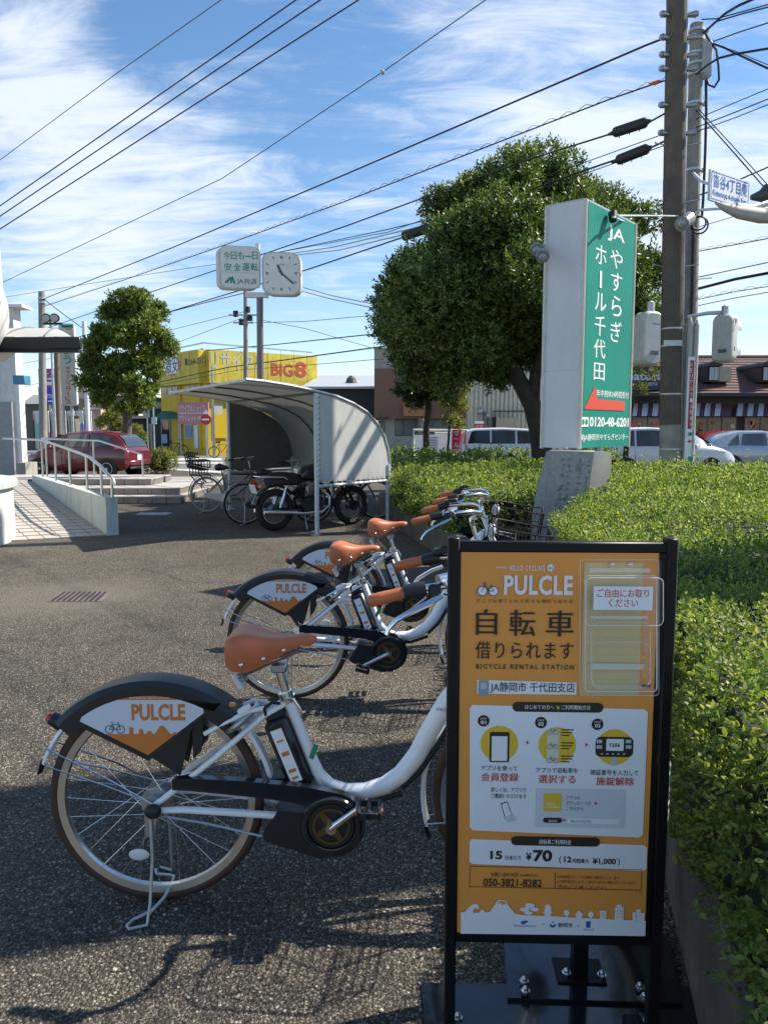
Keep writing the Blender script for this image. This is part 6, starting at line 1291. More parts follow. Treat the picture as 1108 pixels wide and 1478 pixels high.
child(pb, o15, rect(PB, 56, 532, 80, 559, NPUR, None, 'purple_panel', off=0, depth=.2)); child(pb, o15, rect(PB, 56, 559, 80, 583, NBLU, None, 'blue_panel', off=0, depth=.2)); child(pb, o15, rect(PB, 58, 551, 80, 556, SIGNW, None, 'white_strip', off=.02))
child(pb, o15, words(PB, 'ープ', 67, 535, 78, 543, SIGNW, None, bold=.02, off=.03)); child(pb, o15, rect(PB, 69, 545.5, 79, 548, SIGNW, None, 'white_mark', off=.02)); child(pb, o15, words(PB, '/The', 68, 569, 80, 575, SIGNW, None, bold=.02, off=.03)); child(pb, o15, rect(PB, 70, 578, 78, 580, SIGNW, None, 'white_mark', off=.02))
q = at(73, 584, 44.1); child(pb, o15, MB().cyl((q.x, q.y, 0), q, .09, n=8).obj('post', GALV))
t, T = pole('floodlight_mast', 'thin mast with two floodlights near the left utility pole', 73, 463, 33, .06, .05, cat='floodlight mast', m=GALV)
for dx in (-.13, .22): MB().cyl((dx, 0, T.z - .1), (dx, 0, T.z), .03, n=6).cyl((dx, .05, T.z + .12), (dx, -.12, T.z + .10), .17, .19, n=14).obj('floodlight', PLAST, t); MB().cyl((dx, -.125, T.z + .10), (dx, -.135, T.z + .10), .16, n=14).obj('lens', mat('lamp_lens', (.5, .45, .38), .2), t)
MB().box((.1, 0, T.z - .12), (.8, .12, .08)).obj('crossbar', PLAST, t)

# ---------------- clock sign
ck = thing('clock_sign', 'double sided safe driving sign box and square clock on a tall grey pole', 'clock', (at(376, 650, 19).x, 19, 0)); o_ = Vector(ck.location)
T = at(375, 424, 19); wpar(MB().cyl((o_.x, 19, 0), (T.x, 19, T.z), .085, .08, n=16).obj('pole', mat('grey_painted_pole', (.16, .15, .16), .5, .2)), ck, o_)
PA = Plane((at(317, 400, 18.75).x, 18.75, 0), (1, .20, 0)); PC = Plane((at(378, 400, 18.8).x, 18.8, 0), (1, .14, 0))
def cbox(pl, x0, y0, x1, y1, nm, m, dep, rad): return wpar(rect(pl, x0, y0, x1, y1, m, None, nm, off=0, rad=rad, depth=dep), ck, o_)
CASE = mat('grey_sign_case', (.52, .52, .50), .5, var=.05, dirt=.3)
a = PA.st(312, 355); b = PA.st(376, 416)
q = []
def rr_at(pl, x0, y0, x1, y1, rad, yaw=0):
    (a0, b1), (a1, b0) = pl.st(x0, y0), pl.st(x1, y1); q = []
    for cx_, cy_, t0 in ((a1 - rad, b1 - rad, 0), (a0 + rad, b1 - rad, 90), (a0 + rad, b0 + rad, 180), (a1 - rad, b0 + rad, 270)): q += [(cx_ + rad * math.cos(R(t0 + k * 15)), cy_ + rad * math.sin(R(t0 + k * 15))) for k in range(7)]
    return q
def case(pl, x0, y0, x1, y1, rad, dep, nm, side=V3((-.45, .9, 0))):
    q = rr_at(pl, x0, y0, x1, y1, rad); return wpar(MB().prism(q, pl.O, pl.u, pl.up, side * dep).obj(nm, CASE), ck, o_)
case(PA, 316, 353.5, 377, 418, .18, .30, 'sign_case'); case(PC, 377.5, 363, 434, 427, .22, .26, 'clock_case', V3((.1, .95, 0)))
SF = mat('lit_sign_face', (.66, .68, .66), .35, var=.02); fcA = wpar(rect(PA, 318.5, 356, 374.5, 415.5, SF, None, 'sign_face', off=.01, rad=.15), ck, o_)
SG = flat('teal_green_print', (.0, .27, .19)); SK = flat('grey_black_print', (.10, .11, .11))
def cw(o): return wpar(o, ck, o_)
for ch, x in zip('今日も一日', (323, 333.5, 343.5, 354, 364)): cw(words(PA, ch, x, 363.5 if ch != '一' else 369.5, x + 9 - (1 if ch == '日' else 0), 374.5 if ch != '一' else 371, SG, None, bold=.022, off=.016))
for ch, x in zip('安全運転', (324, 337, 350, 362)): cw(words(PA, ch, x, 380, x + 10.5, 391, SG, None, bold=.022, off=.016))
cw(rect(PA, 318.6, 393.2, 374.4, 393.9, CASE, None, 'divider_line', off=.013))
cw(face(PA, [(324, 408), (331, 400), (335, 400), (335, 409), (332.5, 409), (332.5, 404), (328.5, 409)], SG, None, 'emblem', off=.015)); cw(face(PA, [(333.5, 401), (336, 398.5), (340.5, 409.5), (337.5, 409.5)], SG, None, 'emblem', off=.017))
cw(words(PA, 'JA共済', 342, 402, 371, 411.5, SK, None, bold=.008, off=.016))
cw(rect(PC, 380.5, 365.5, 432, 424.5, mat('clock_face_white', (.72, .73, .68), .4, var=.04), None, 'clock_face', off=.01, rad=.20))
cxp, cyp = 406.3, 394.5
def cl(x0, y0, x1, y1, w, nm, off, m=SK):
    (a0, b0), (a1, b1) = PC.st(x0, y0), PC.st(x1, y1); d = V3((a1 - a0, b1 - b0, 0)); d.normalize(); n = V3((-d.y, d.x, 0)) * w / 2
    return cw(MB().quad(*[PC.pt(a0 + n.x, b0 + n.y, off), PC.pt(a1 + n.x, b1 + n.y, off), PC.pt(a1 - n.x, b1 - n.y, off), PC.pt(a0 - n.x, b0 - n.y, off)]).obj(nm, m))
for h in range(12):
    a = R(h * 30); s_, c_ = math.sin(a), -math.cos(a); k = 1 / max(abs(s_), abs(c_)) ** .8; 
    for dd in ((-1, 1) if h % 3 == 0 else (0,)):
        x0, y0, x1, y1 = cxp + s_ * 19 * k, cyp + c_ * 21 * k, cxp + s_ * 22.5 * k, cyp + c_ * 25 * k; cl(x0 + dd * abs(c_), y0 + dd * abs(s_), x1 + dd * abs(c_), y1 + dd * abs(s_), .022, 'hour_mark', .014)
cl(cxp + 1.5, cyp + 3, cxp - 6, cyp - 12, .055, 'hour_hand', .02); cl(cxp - 4, cyp - 3.5, cxp + 18, cyp + 15.5, .04, 'minute_hand', .024)
cw(words(PC, 'CITIZEN', 402, 381, 411, 383, SK, None, off=.014))
cw(MB().cyl(at(372, 415, 19.05), at(372, 352, 19.05), .06, n=10).obj('bracket_post', CASE)); cw(MB().box(at(371, 426, 18.98), (.55, .12, .12)).obj('bracket', STEEL))

# ---------------- tall green signboard and the stone
js = thing('green_signboard', 'tall three sided advertising sign with green face and blank grey side above the engraved stone', 'sign', (2.1, 8.2, 0)); o_ = Vector(js.location)
N1 = at(845, 289, 8.0); N1.z = 0; Rr_ = at(916.5, 322, 8.95); Rr_.z = 0; Lr = at(789, 298, 8.26); Lr.z = 0; Bk = Lr + (Rr_ - N1)
zT = at(845, 288.5, 8.0).z; zB = at(838, 646.5, 8.0).z
def jbox(a, b, m, nm, out=.004):
    n = Vector((b.y - a.y, -(b.x - a.x), 0)).normalized(); n = n if n.y < 0 else -n
    return wpar(MB().add([(p.x + n.x * out, p.y + n.y * out, z) for p, z in ((a, zB), (b, zB), (b, zT), (a, zT))], [(0, 1, 2, 3)]).obj(nm, m), js, o_)
JW = mat('blank_grey_white_panel', (.66, .67, .68), .5, var=.03, scale=1.5, dirt=.12); JG = mat('sign_face_green', (.0, .21, .15), .55, var=.05, scale=1.2, spec=.25)
wpar(MB().prism([(p.x, p.y) for p in (N1, Rr_, Bk, Lr)], (0, 0, zB), (1, 0, 0), (0, 1, 0), (0, 0, zT - zB)).obj('box_frame', mat('alu_frame', (.5, .5, .5), .4, .5)), js, o_)
f1 = jbox(Lr.lerp(N1, .03), N1.lerp(Lr, .03), JW, 'blank_side'); f2 = jbox(N1.lerp(Rr_, .04), Rr_.lerp(N1, .025), JG, 'green_face', .006)
for p in (N1, Lr, Rr_): wpar(MB().cyl((p.x, p.y, zB - .01), (p.x, p.y, zT + .01), .022, n=8).obj('corner_trim', mat('cream_trim', (.62, .60, .52), .45)), js, o_)
wpar(MB().prism([(p.x, p.y) for p in (N1, Rr_, Bk, Lr)], (0, 0, zT), (1, 0, 0), (0, 1, 0), (0, 0, .02)).obj('top_cap', MATS['alu_frame']), js, o_)
seamz = at(820, 535, 8.1).z; 
n_ = Vector((N1.y - Lr.y, -(N1.x - Lr.x), 0)).normalized(); n_ = n_ if n_.y < 0 else -n_
wpar(MB().add([Lr + n_ * .006 + V3((0, 0, seamz)), N1 + n_ * .006 + V3((0, 0, seamz)), N1 + n_ * .006 + V3((0, 0, seamz + .006)), Lr + n_ * .006 + V3((0, 0, seamz + .006))], [(0, 1, 2, 3)]).obj('panel_seam', CASE), js, o_)
for k in range(14):
    for p in (Lr.lerp(N1, .05), N1.lerp(Lr, .05)): wpar(MB().sphere((p.x + n_.x * .006, p.y + n_.y * .006, zB + .1 + k * (zT - zB - .2) / 13), .007, 6, 4).obj('rivet', STEEL), js, o_) if k % 2 == 0 else None
PJ = Plane(N1, Rr_ - N1)
def jw(*a, **k): k['off'] = .008; return wpar(words(PJ, *a, SIGNW, None, **k), js, o_)
jw('JA', 875.5, 329, 900.5, 352, bold=.012, off=.012)
for ch, x0, y0, x1, y1 in (('や', 879, 361, 897, 388), ('す', 880, 394, 896, 421), ('ら', 881, 428, 895.5, 457), ('ぎ', 879.5, 464, 895, 494), ('ホ', 858, 354, 873.5, 382), ('ル', 857, 423, 873.5, 449), ('千', 856.5, 456, 872, 485), ('代', 855.5, 490, 872, 517), ('田', 855.5, 524, 871, 549)): jw(ch, x0, y0, x1, y1, bold=.018, off=.012)
wpar(rect(PJ, 863.5, 391, 866.5, 416, SIGNW, None, 'lettering', off=.012), js, o_)
wpar(face(PJ, [(857, 557), (841, 590.5), (899, 593), (900, 579.5), (860, 576)], flat('arrow_red', (.62, .05, .02)), None, 'red_arrow', off=.012), js, o_)
jw('年中無休24時間受付', 859.5, 564, 906, 574, bold=.02, off=.016); jw('0120-48-6201', 849.5, 602, 906, 616, bold=.03, off=.012); jw('㈱JA静岡市やすらぎセンター', 835, 626, 905.5, 637, bold=.02, off=.012)
wpar(rect(PJ, 836, 602, 847.5, 616, SIGNW, None, 'phone_mark', off=.011), js, o_); 
for x in (839.3, 844.3): wpar(disc(PJ, x, 609, 1.8, JG, None, 'phone_mark_ring', off=.014), js, o_)
for p in (N1.lerp(Lr, .5).lerp(Rr_, .18), N1.lerp(Rr_, .62).lerp(Lr, .2)): wpar(MB().cyl((p.x, p.y, 0), (p.x, p.y, zB), .06, n=12).obj('post', STEEL), js, o_)
# lamps aimed at the signboard
def spot(nm, par_, off, base, head, aim):
    m = MB().tube([base, head], .012, 6).obj('lamp_arm', GALV); wpar(m, par_, off); d = (V3(aim) - V3(head)).normalized()
    wpar(MB().cyl(V3(head) - d * .05, V3(head) + d * .05, .035, .065, n=14).cyl(V3(head) + d * .05, V3(head) + d * .075, .068, .068, n=14).obj(nm, mat('grey_lamp', (.30, .31, .32), .4, .4)), par_, off)
    wpar(MB().sphere(V3(head) + d * .06, (.045, .045, .045), 12, 8).obj('lamp_glass', mat('grey_lamp_glass', (.30, .31, .32), .12, coat=.5)), par_, off)
cL = at(789, 360, 8.25); spot('spotlight', js, o_, at(789, 352, 8.3), at(774, 357, 8.2), at(774, 400, 7.6)); spot('spotlight', js, o_, at(789, 350, 8.35), at(782, 366, 8.0), at(790, 420, 7.4))
h1 = at(883, 312, 8.3); wpar(MB().tube([at(900, 320, 8.75), at(884, 313, 8.2), at(884, 313, 8.1)], .012, 6).obj('lamp_arm', GALV), js, o_); wpar(MB().cyl(at(884, 308, 8.35), at(884, 318, 8.3), .05, .04, n=14).obj('spotlight', PLAST), js, o_)
stn = thing('engraved_stone', 'grey engraved standing stone below the green signboard, between the hedges', 'stone monument', (2.0, 7.7, 0)); o_ = Vector(stn.location)
y = 7.75; front = [at(px, py, y) for px, py in ((788, 652), (793, 650), (857, 652), (845, 740), (838, 880), (758, 880), (768, 740), (775, 700))]
right = [at(857, 652, y), at(882, 653, y + .35), at(880, 740, y + .35), at(876, 880, y + .35), at(838, 880, y), at(845, 740, y)]
GRAN = mat('grey_granite', (.36, .36, .35), .55, var=.08, scale=30, bump=.12, bscale=160, dirt=.3)
nf = len(front); bk = [p + V3((.12, .42, 0)) for p in front]
wpar(MB().add([tuple(p) for p in front + bk], [tuple(range(nf)), tuple(range(2 * nf - 1, nf - 1, -1))] + [(i, nf + i, nf + (i + 1) % nf, (i + 1) % nf) for i in range(nf)]).obj('stone_body', GRAN), stn, o_)
wpar(MB().add([tuple(p) for p in right] + [tuple(p + V3((.05, .3, 0))) for p in right], [tuple(range(6)), tuple(range(11, 5, -1))] + [(i, 6 + i, 6 + (i + 1) % 6, (i + 1) % 6) for i in range(6)]).obj('darker_side', mat('dark_smooth_granite', (.17, .18, .18), .3, var=.08, scale=30)), stn, o_)  # right facet coloured darker and smoother than the front
eg = MB(); rnd = random.Random(3)
for cx_ in (812, 822, 838, 850):
    for k in range(9):
        for _ in range(3):
            x, y_ = cx_ + rnd.uniform(-3, 3) - k * .9, 664 + k * 8.5 + rnd.uniform(-3, 3); p = at(x, y_, y - .004); q_ = at(x + rnd.uniform(-3, 3), y_ + rnd.uniform(-3, 4), y - .004); eg.cyl(p, q_, .006, n=4)
wpar(eg.obj('engraving', mat('engraved_shadow', (.22, .22, .215), .8), kind='stuff'), stn, o_)
# off-frame pylon sign whose shade crosses the near bicycle and hedge
py_ = thing('pylon_sign', 'tall white pylon sign outside the right edge of the picture', 'sign', (4.55, 4.35, 0)); 
MB().box((0, 0, 4.2), (.5, 1.18, 6.4), None, .12).obj('sign_box', SIGNW, py_); MB().cyl((0, -.3, 0), (0, -.3, 1.0), .08, n=10).obj('post', GALV, py_); MB().cyl((0, .3, 0), (0, .3, 1.0), .08, n=10).obj('post', GALV, py_)
for o in bpy.data.objects:                     # panes and slats are built in world coordinates under a window that already carries the offset
    if o.name.split('.')[0] in ('pane', 'shutter_slat', 'door_pane') and o.parent and o.parent.parent: o.matrix_local = Matrix.Identity(4)
# ------------------------------------------------------------------ utility poles, signals, street name sign, wires
WIRE = mat('black_cable', (.015, .015, .017), .6); WIREP = mat('pale_cable', (.40, .38, .32), .6)
DA = 13.0
ua = thing('utility_pole', 'thick near utility pole with dark wrap and steel bands at the right', 'utility pole', (at(967, 660, DA).x, DA, 0)); oA = Vector(ua.location)
b0, b1, bt_ = at(966.5, 668, DA), at(967.5, 613, DA), at(977.5, -60, DA); xA = lambda z: b0.x + (bt_.x - b0.x) * (z - b0.z) / (bt_.z - b0.z)
wpar(MB().cyl((xA(0), DA, 0), (xA(b1.z), DA, b1.z), .178, .176, n=32).obj('lower_shaft', mat('pale_pole_base', (.30, .285, .25), .85, var=.12, scale=5, dirt=.7, bump=.2)), ua, oA)
wpar(MB().cyl((xA(b1.z), DA, b1.z), (xA(5.6), DA, 5.6), .182, .176, n=32).obj('wrapped_shaft', POLED), ua, oA)
wpar(MB().cyl((xA(5.6), DA, 5.6), (xA(11.2), DA, 11.2), .174, .152, n=32).obj('upper_shaft', mat('brown_grey_pole', (.125, .102, .078), .8, var=.10, scale=5, dirt=.4)), ua, oA)
for i, (py, big) in enumerate(((22, 1), (55, 1), (80, 1), (100, 1), (152, 1), (192, 1), (145, 0), (178, 0), (213, 0), (290, 0), (385, 0), (472, 0), (497, 0), (566, 0), (645, 0))):
    z = at(970, py + 3, DA).z; r_ = .19 - .004 * (z - 1)
    wpar(MB().cyl((xA(z), DA, z - (.035 if big else .012)), (xA(z), DA, z + (.035 if big else .012)), r_, n=28, cap=True).obj('band' if big else 'strap', GALV), ua, oA)
    if big:
        for s in (-1, 1): wpar(MB().cyl((xA(z) + s * .13, DA - .06, z), (xA(z) + s * .27, DA - .10, z), .03, .055, n=10).cyl((xA(z) + s * .26, DA - .1, z), (xA(z) + s * .30, DA - .11, z), .04, n=8).obj('band_bolt', STEEL), ua, oA)
for k, py in enumerate((293, 386, 212, 470)):
    z = at(950, py, DA).z
    for s in (-1, 1): wpar(MB().cyl((xA(z) + s * .15, DA - .05, z + .0), (xA(z) + s * .36, DA - .12, z + .02), .009, n=6).sphere((xA(z) + s * .36, DA - .12, z + .02), .016, 6, 4).obj('climbing_step', STEEL), ua, oA)
for dx, top, bot, rr in ((.215, 466, 668, .055), (.33, 470, 600, .045)):
    zt_, zb__ = at(984, top, DA).z, 0; wpar(MB().cyl((xA(1.5) + dx, DA - .08, 0), (xA(1.5) + dx, DA - .08, zt_), rr, n=12).cyl((xA(1.5) + dx, DA - .08, zt_), (xA(1.5) + dx, DA - .08, zt_ + .08), rr * .8, rr * .4, n=12).obj('conduit', mat('cream_conduit', (.42, .41, .36), .6, dirt=.2)), ua, oA)
wpar(MB().tube([(xA(1.2) + .12, DA - .17, 1.2), (xA(5) + .10, DA - .17, 5.0), (xA(8.5) + .09, DA - .16, 8.5)], .008, 5).obj('ground_wire', mat('grey_wire', (.2, .22, .22), .5)), ua, oA)
wpar(MB().box((xA(4.55) - .02, DA - .195, at(967, 497, DA).z), (.30, .02, .09)).obj('number_band', GALV), ua, oA)
# arm and spotlight on the pole
wpar(MB().tube([at(888, 311.5, 9.3), at(940, 311.5, 12), at(977, 312, DA - .2)], .014, 6).obj('lamp_arm', GALV), ua, oA)
hd = at(993, 316, DA - .25); dv = (at(974, 330, DA - .6) - hd).normalized(); wpar(MB().cyl(hd - dv * .02, hd + dv * .18, .11, .085, n=18).cyl(hd + dv * .18, hd + dv * .28, .09, .12, n=18).obj('spotlight', mat('grey_lamp', (.30, .31, .32))), ua, oA); wpar(MB().sphere(hd + dv * .25, .09, 14, 8).obj('lamp_glass', mat('grey_lamp_glass', (.30, .31, .32))), ua, oA)
# second pole
DB = 20.0
ub = thing('utility_pole', 'slimmer utility pole standing directly behind the thick one, topped with cable clamps', 'utility pole', (at(991, 660, DB).x, DB, 0)); oB = Vector(ub.location)
tB_ = at(1005, 36, DB); xB = lambda z: oB.x + (tB_.x - oB.x) * z / tB_.z
wpar(MB().cyl((oB.x, DB, 0), (tB_.x, DB, tB_.z), .20, .16, n=24).sphere((tB_.x, DB, tB_.z), (.165, .165, .06), 14, 6).obj('shaft', POLEM), ub, oB)
for py in (45, 58, 78, 93, 108, 150, 246): z = at(1000, py, DB).z; wpar(MB().cyl((xB(z), DB, z - .03), (xB(z), DB, z + .03), .195, n=20).box((xB(z) + .22, DB, z), (.12, .08, .09)).obj('band', GALV), ub, oB)
a = at(1018, 60, DB - .1); b = at(1018, 114, DB - .1); wpar(MB().box(((a.x + b.x) / 2, DB - .1, (a.z + b.z) / 2), (.26, .24, a.z - b.z), None, .05).obj('equipment_box', mat('pale_grey_box', (.38, .40, .40), .5, dirt=.2)), ub, oB)
cab = MB().tube([at(*p, DB - .2) for p in ((1016, 46), (1024, 60), (1033, 72), (1036, 95), (1037, 115), (1030, 126), (1022, 122), (1019, 114))], .028, 8).tube([at(*p, DB - .2) for p in ((1018, 116), (1018.5, 160), (1017, 220), (1014, 290), (1012, 314))], .035, 8)
cab.torus(at(1009, 325, DB - .2), (0.1, 1, .1), .20, .022, N=24, n=6).torus(at(1008, 322, DB - .25), (0.3, 1, .1), .16, .02, N=24, n=6).tube([at(*p, DB - .2) for p in ((1000, 335), (999, 400), (997, 455))], .04, 8)
wpar(cab.obj('hanging_cable', WIRE), ub, oB)
for py, s in ((190, 1), (283, 1), (405, 1), (380, -1)): z = at(1000, py, DB).z; wpar(MB().cyl((xB(z), DB - .1, z), (xB(z) + .45 * s, DB - .2, z + .03), .012, n=6).obj('climbing_step', STEEL), ub, oB)
# signal heads
def signal(lab, px, py, y, arm, turn):
    t = thing('traffic_signal', lab, 'traffic light', (at(px, py, y)), R(turn), 'traffic signal heads seen from behind')
    o = MB(); w, h = (.42, .98)
    q = []
    for cx_, cz_, t0 in ((w / 2 - .14, h / 2 - .14, 0), (-w / 2 + .14, h / 2 - .14, 90), (-w / 2 + .14, -h / 2 + .14, 180), (w / 2 - .14, -h / 2 + .14, 270)): q += [(cx_ + .14 * math.cos(R(t0 + k * 18)), cz_ + .14 * math.sin(R(t0 + k * 18))) for k in range(6)]
    rows = []
    for d, k in ((0, .90), (.03, .97), (.06, 1.0), (.30, 1.0)): rows.append([(a * k, d, b * k) for a, b in q])
    m = MB().grid(rows, closed=True); n = len(q); m.f.append(tuple(range(n))); m.f.append(tuple(range(3 * n, 4 * n)))
    m.obj('housing', mat('signal_grey_white', (.52, .53, .50), .5, var=.05, dirt=.25), t)
    for dz in (.24, -.24): MB().add([(.19 * math.cos(R(a)), yy, dz + .19 * math.sin(R(a))) for yy in (.30, .64) for a in range(-20, 201, 20)], [(i, i + 1, 13 + i, 12 + i) for i in range(11)]).obj('visor', MATS['signal_grey_white'], t)
    MB().box((0.02, -.006, -.26), (.16, .01, .07)).obj('rating_plate', mat('plate_dark', (.10, .10, .10), .5), t); MB().cyl((0, .12, h / 2 - .02), (0, .12, h / 2 + .16), .07, n=12).sphere((0, .12, h / 2 + .13), .06, 12, 8).obj('mount', GALV, t)
    for dz in (.35, -.2): MB().box((w / 2, .16, dz), (.03, .06, .07)).obj('hinge', GALV, t)
    return t
s1 = signal('grey backed traffic signal hanging from the arm right of the utility poles', 1041, 488, 16.0, None, -42)
wpar(MB().tube([at(993, 457, DB - .2), at(1020, 452, 17.6), at(1042, 451, 16.2)], .045, 10).obj('signal_arm', GALV), ub, oB)
s2 = signal('grey backed traffic signal half hidden between the green signboard and the thick pole', 943, 488, 14.2, None, 20)
# street name board
sn = thing('street_name_sign', 'white street name board with blue lettering beside the second pole', 'street sign', at(1027, 266, 17.0)); oS = Vector(sn.location)
PN = Plane((at(1025.5, 266, 17).x, 17.0, 0), (at(1081.5, 284, 17.9) - at(1025.5, 266, 17)).to_2d().to_3d())
def zq(px, py): return PN.st(px, py)
(aL, zTL), (_, zBL) = zq(1025.5, 244), zq(1025.5, 288.5); aR = zq(1081.5, 263)[0]; zTL = (zTL + zq(1081.5, 263)[1]) / 2; zBL = (zBL + zq(1081.5, 306)[1]) / 2
wpar(MB().prism([(aL, zBL), (aR, zBL), (aR, zTL), (aL, zTL)], PN.O - PN.n * .06, PN.u, PN.up, PN.n * .06).obj('board', SIGNW), sn, oS)
BLU = flat('road_sign_blue', (.01, .13, .50))
fr_ = MB()
for q in ((aL + .03, zBL + .03, aR - .03, zBL + .045), (aL + .03, zTL - .045, aR - .03, zTL - .03), (aL + .03, zBL + .03, aL + .045, zTL - .03), (aR - .045, zBL + .03, aR - .03, zTL - .03)): fr_.quad(PN.pt(q[0], q[1], .003), PN.pt(q[2], q[1], .003), PN.pt(q[2], q[3], .003), PN.pt(q[0], q[3], .003))
wpar(fr_.obj('border_line', BLU), sn, oS)
h_ = zTL - zBL; wpar(words(PN, '沓谷4丁目東', aL + .10, zBL + h_ * .46, aR - .08, zTL - h_ * .10, BLU, None, bold=.014, off=.006, px=False), sn, oS); wpar(words(PN, 'Kutsunoya 4-chome East', aL + .10, zBL + h_ * .13, aR - .10, zBL + h_ * .38, BLU, None, bold=.02, off=.006, px=False), sn, oS)
wpar(MB().tube([at(1000, 250, DB - .2), at(1012, 262, 18.4), at(1027, 267, 17.1)], .035, 8).obj('bracket_arm', GALV), sn, oS)
# street lamp from the right
sl_ = thing('street_lamp', 'beige street lamp head reaching in from the right edge under the street name board', 'street lamp', at(1090, 305, 15.5)); oL = Vector(sl_.location)
ln = [at(1032, 292, 15.2), at(1045, 299, 15.2), at(1065, 306, 15.2), at(1095, 311, 15.2), at(1125, 312, 15.2)]
wpar(MB().tube(ln, [.04, .10, .16, .18, .17], 16, flat=.7).obj('lamp_head', mat('beige_lamp', (.42, .39, .33), .5, dirt=.2)), sl_, oL); wpar(MB().tube([at(1150, 280, 15.6), at(1110, 292, 15.4), at(1085, 300, 15.3), at(1062, 297, 15.2)], .055, 10).obj('lamp_arm', GALV), sl_, oL)
wpar(MB().tube([at(1001, 320, DB - .2), at(1003, 308, 19), at(1010, 303, 18.5), at(1040, 301, 16.5), at(1050, 303, 15.4)], .03, 8).obj('feed_tube', GALV), sl_, oL); wpar(MB().tube([at(1083, 285, 15.6), at(1098, 283, 15.6), at(1108, 278, 15.6)], [.05, .12, .18], 10).obj('second_fitting', mat('dark_fitting', (.07, .075, .085), .5)), sl_, oL)
# red and white banner on the pole
pbn = thing('pole_banner', 'narrow red and white upright banner strapped beside the thick pole', 'banner', at(995, 590, 12.9)); oP = Vector(pbn.location); PP2 = Plane((at(989, 600, 12.85).x, 12.85, 0), (1, .1, 0))
PP2z = [PP2.st(989.5, 515), PP2.st(999.5, 668)]
wpar(rect(PP2, 989.5, 515, 999.5, 672, SIGNW, None, 'cloth', off=0, depth=.02), pbn, oP); wpar(rect(PP2, 993.5, 520, 999.3, 619, flat('banner_crimson', (.42, .02, .04)), None, 'red_field', off=.003), pbn, oP)
for i, ch in enumerate('メモリアルホール開催中'): wpar(words(PP2, ch, 994.6, 523 + i * 8.6, 998.6, 529.5 + i * 8.6, SIGNW, None, bold=.01, off=.006), pbn, oP)
wpar(face(PP2, [(991.5, 637), (995, 633.5), (995, 635.8), (999, 635.8), (999, 638.2), (995, 638.2), (995, 640.5)], REDP, None, 'red_arrow', off=.004), pbn, oP); wpar(rect(PP2, 992, 659, 999, 667, MATS['sign_green'], None, 'green_mark', off=.004), pbn, oP); wpar(rect(PP2, 992.5, 624, 998.5, 629, MATS['sign_green'], None, 'green_mark', off=.004), pbn, oP)
# far-left pole and its neighbours
pl_, TL_ = pole('utility_pole', 'slim utility pole rising behind the entrance canopy at the left', 60.5, 421, 38, .20, .15, 62.5)
for py in (431, 437): z = at(60, py, 38).z; MB().cyl((TL_.x - pl_.location.x, 0, z - .04), (TL_.x - pl_.location.x, 0, z + .04), .19, n=14).obj('band', GALV, pl_)
pole('utility_pole', 'short brown pole between the purple sign and the upright white sign', 81.5, 478, 33.5, .13, .12, 86, m=mat('brown_pole', (.17, .13, .10), .8))
pole('white_mast', 'short white mast at the left of the left tree', 121.5, 464, 36, .10, .10, cat='mast', m=SIGNW)
pm, TM = pole('utility_pole', 'utility pole with small transformers standing behind the clock pole', 354.5, 420, 36, .125, .095, 355)
for py, dx in ((452, -.35), (458, .3), (446, .2), (464, -.1)): z = at(354, py, 36).z; MB().cyl((dx, 0, z - .16), (dx, 0, z + .10), .12, n=10).obj('insulator', PLAST, pm)
for py, w_ in ((455, 1.3), (466, .9)): z = at(354, py, 36).z; MB().box((0, -.05, z), (w_, .07, .07)).obj('crossarm', STEEL, pm)
pole('utility_pole', 'dark pole seen between the small trees and the brown building', 608, 604, 34, .16, .15, 608, m=mat('mottled_pole', (.16, .14, .12), .9, var=.3, scale=6))
def wire(lab, pts, ys, r=.015, m=WIRE, sag=0.0, spiral=False, n=10, group='overhead cables crossing the sky'):
    """pts: picture points, ys: the distance of each; straight spans with a little sag"""
    P = [at(px, py, y) for (px, py), y in zip(pts, ys)]; full = []
    if pts[-1][0] > 1100 or pts[-1][1] < 0: P.append(P[-1] + (P[-1] - P[-2]).normalized() * 14)
    if pts[0][0] < 40: P.insert(0, P[0] + (P[0] - P[1]).normalized() * 8)
    o_ = P[0]
    for a, b in zip(P, P[1:]): full += catenary(a, b, sag, n)[:-1]
    full.append(P[-1])
    mb = MB().tube([p - o_ for p in full], r, 6)
    t = thing('overhead_cable', lab, 'cable', o_, 0, group, mesh=mb.obj('overhead_cable', m))
    if spiral:
        q = []; ph = 0
        for a, b in zip(P, P[1:]):
            N = max(2, int((b - a).length / .08))
            for i in range(N): ph += 1.45 * (b - a).length / N / .08 * .9; q.append(a.lerp(b, i / N) - o_ + V3((0, math.cos(ph) * .035, math.sin(ph) * .03 + .035)))
        MB().tube(q, .005, 4).obj('spiral_hanger', m, t)
    return t
YL = 38
wire('topmost thick cable from the thick pole to the left utility pole', [(965, 57), (953, 57), (930, 66), (500, 251), (250, 357), (62, 432)], [13, 13.05, 13.3, 19.3, 27, 38], .018)
wire('upper cable from the thick pole to the left utility pole, wound with a spiral hanger', [(966, 114), (944, 121), (880, 143), (500, 290), (338, 349), (180, 404), (62, 443)], [13, 13.2, 13.8, 19.3, 23.5, 30, 38], .013, spiral=True)
wire('third cable leaving the thick pole through the upper black closure', [(962, 162), (930, 180), (885, 192), (757, 232), (500, 326), (397, 361), (217, 422), (62, 476)], [13, 13.3, 13.8, 15.4, 19.3, 22, 29, 38], .016)
wire('fourth cable leaving the thick pole through the lower black closure', [(962, 202), (935, 215), (890, 230), (799, 261), (726, 290), (583, 342), (435, 392), (248, 449), (105, 489)], [13, 13.3, 13.8, 15, 16, 18, 21, 27.5, 36], .017)
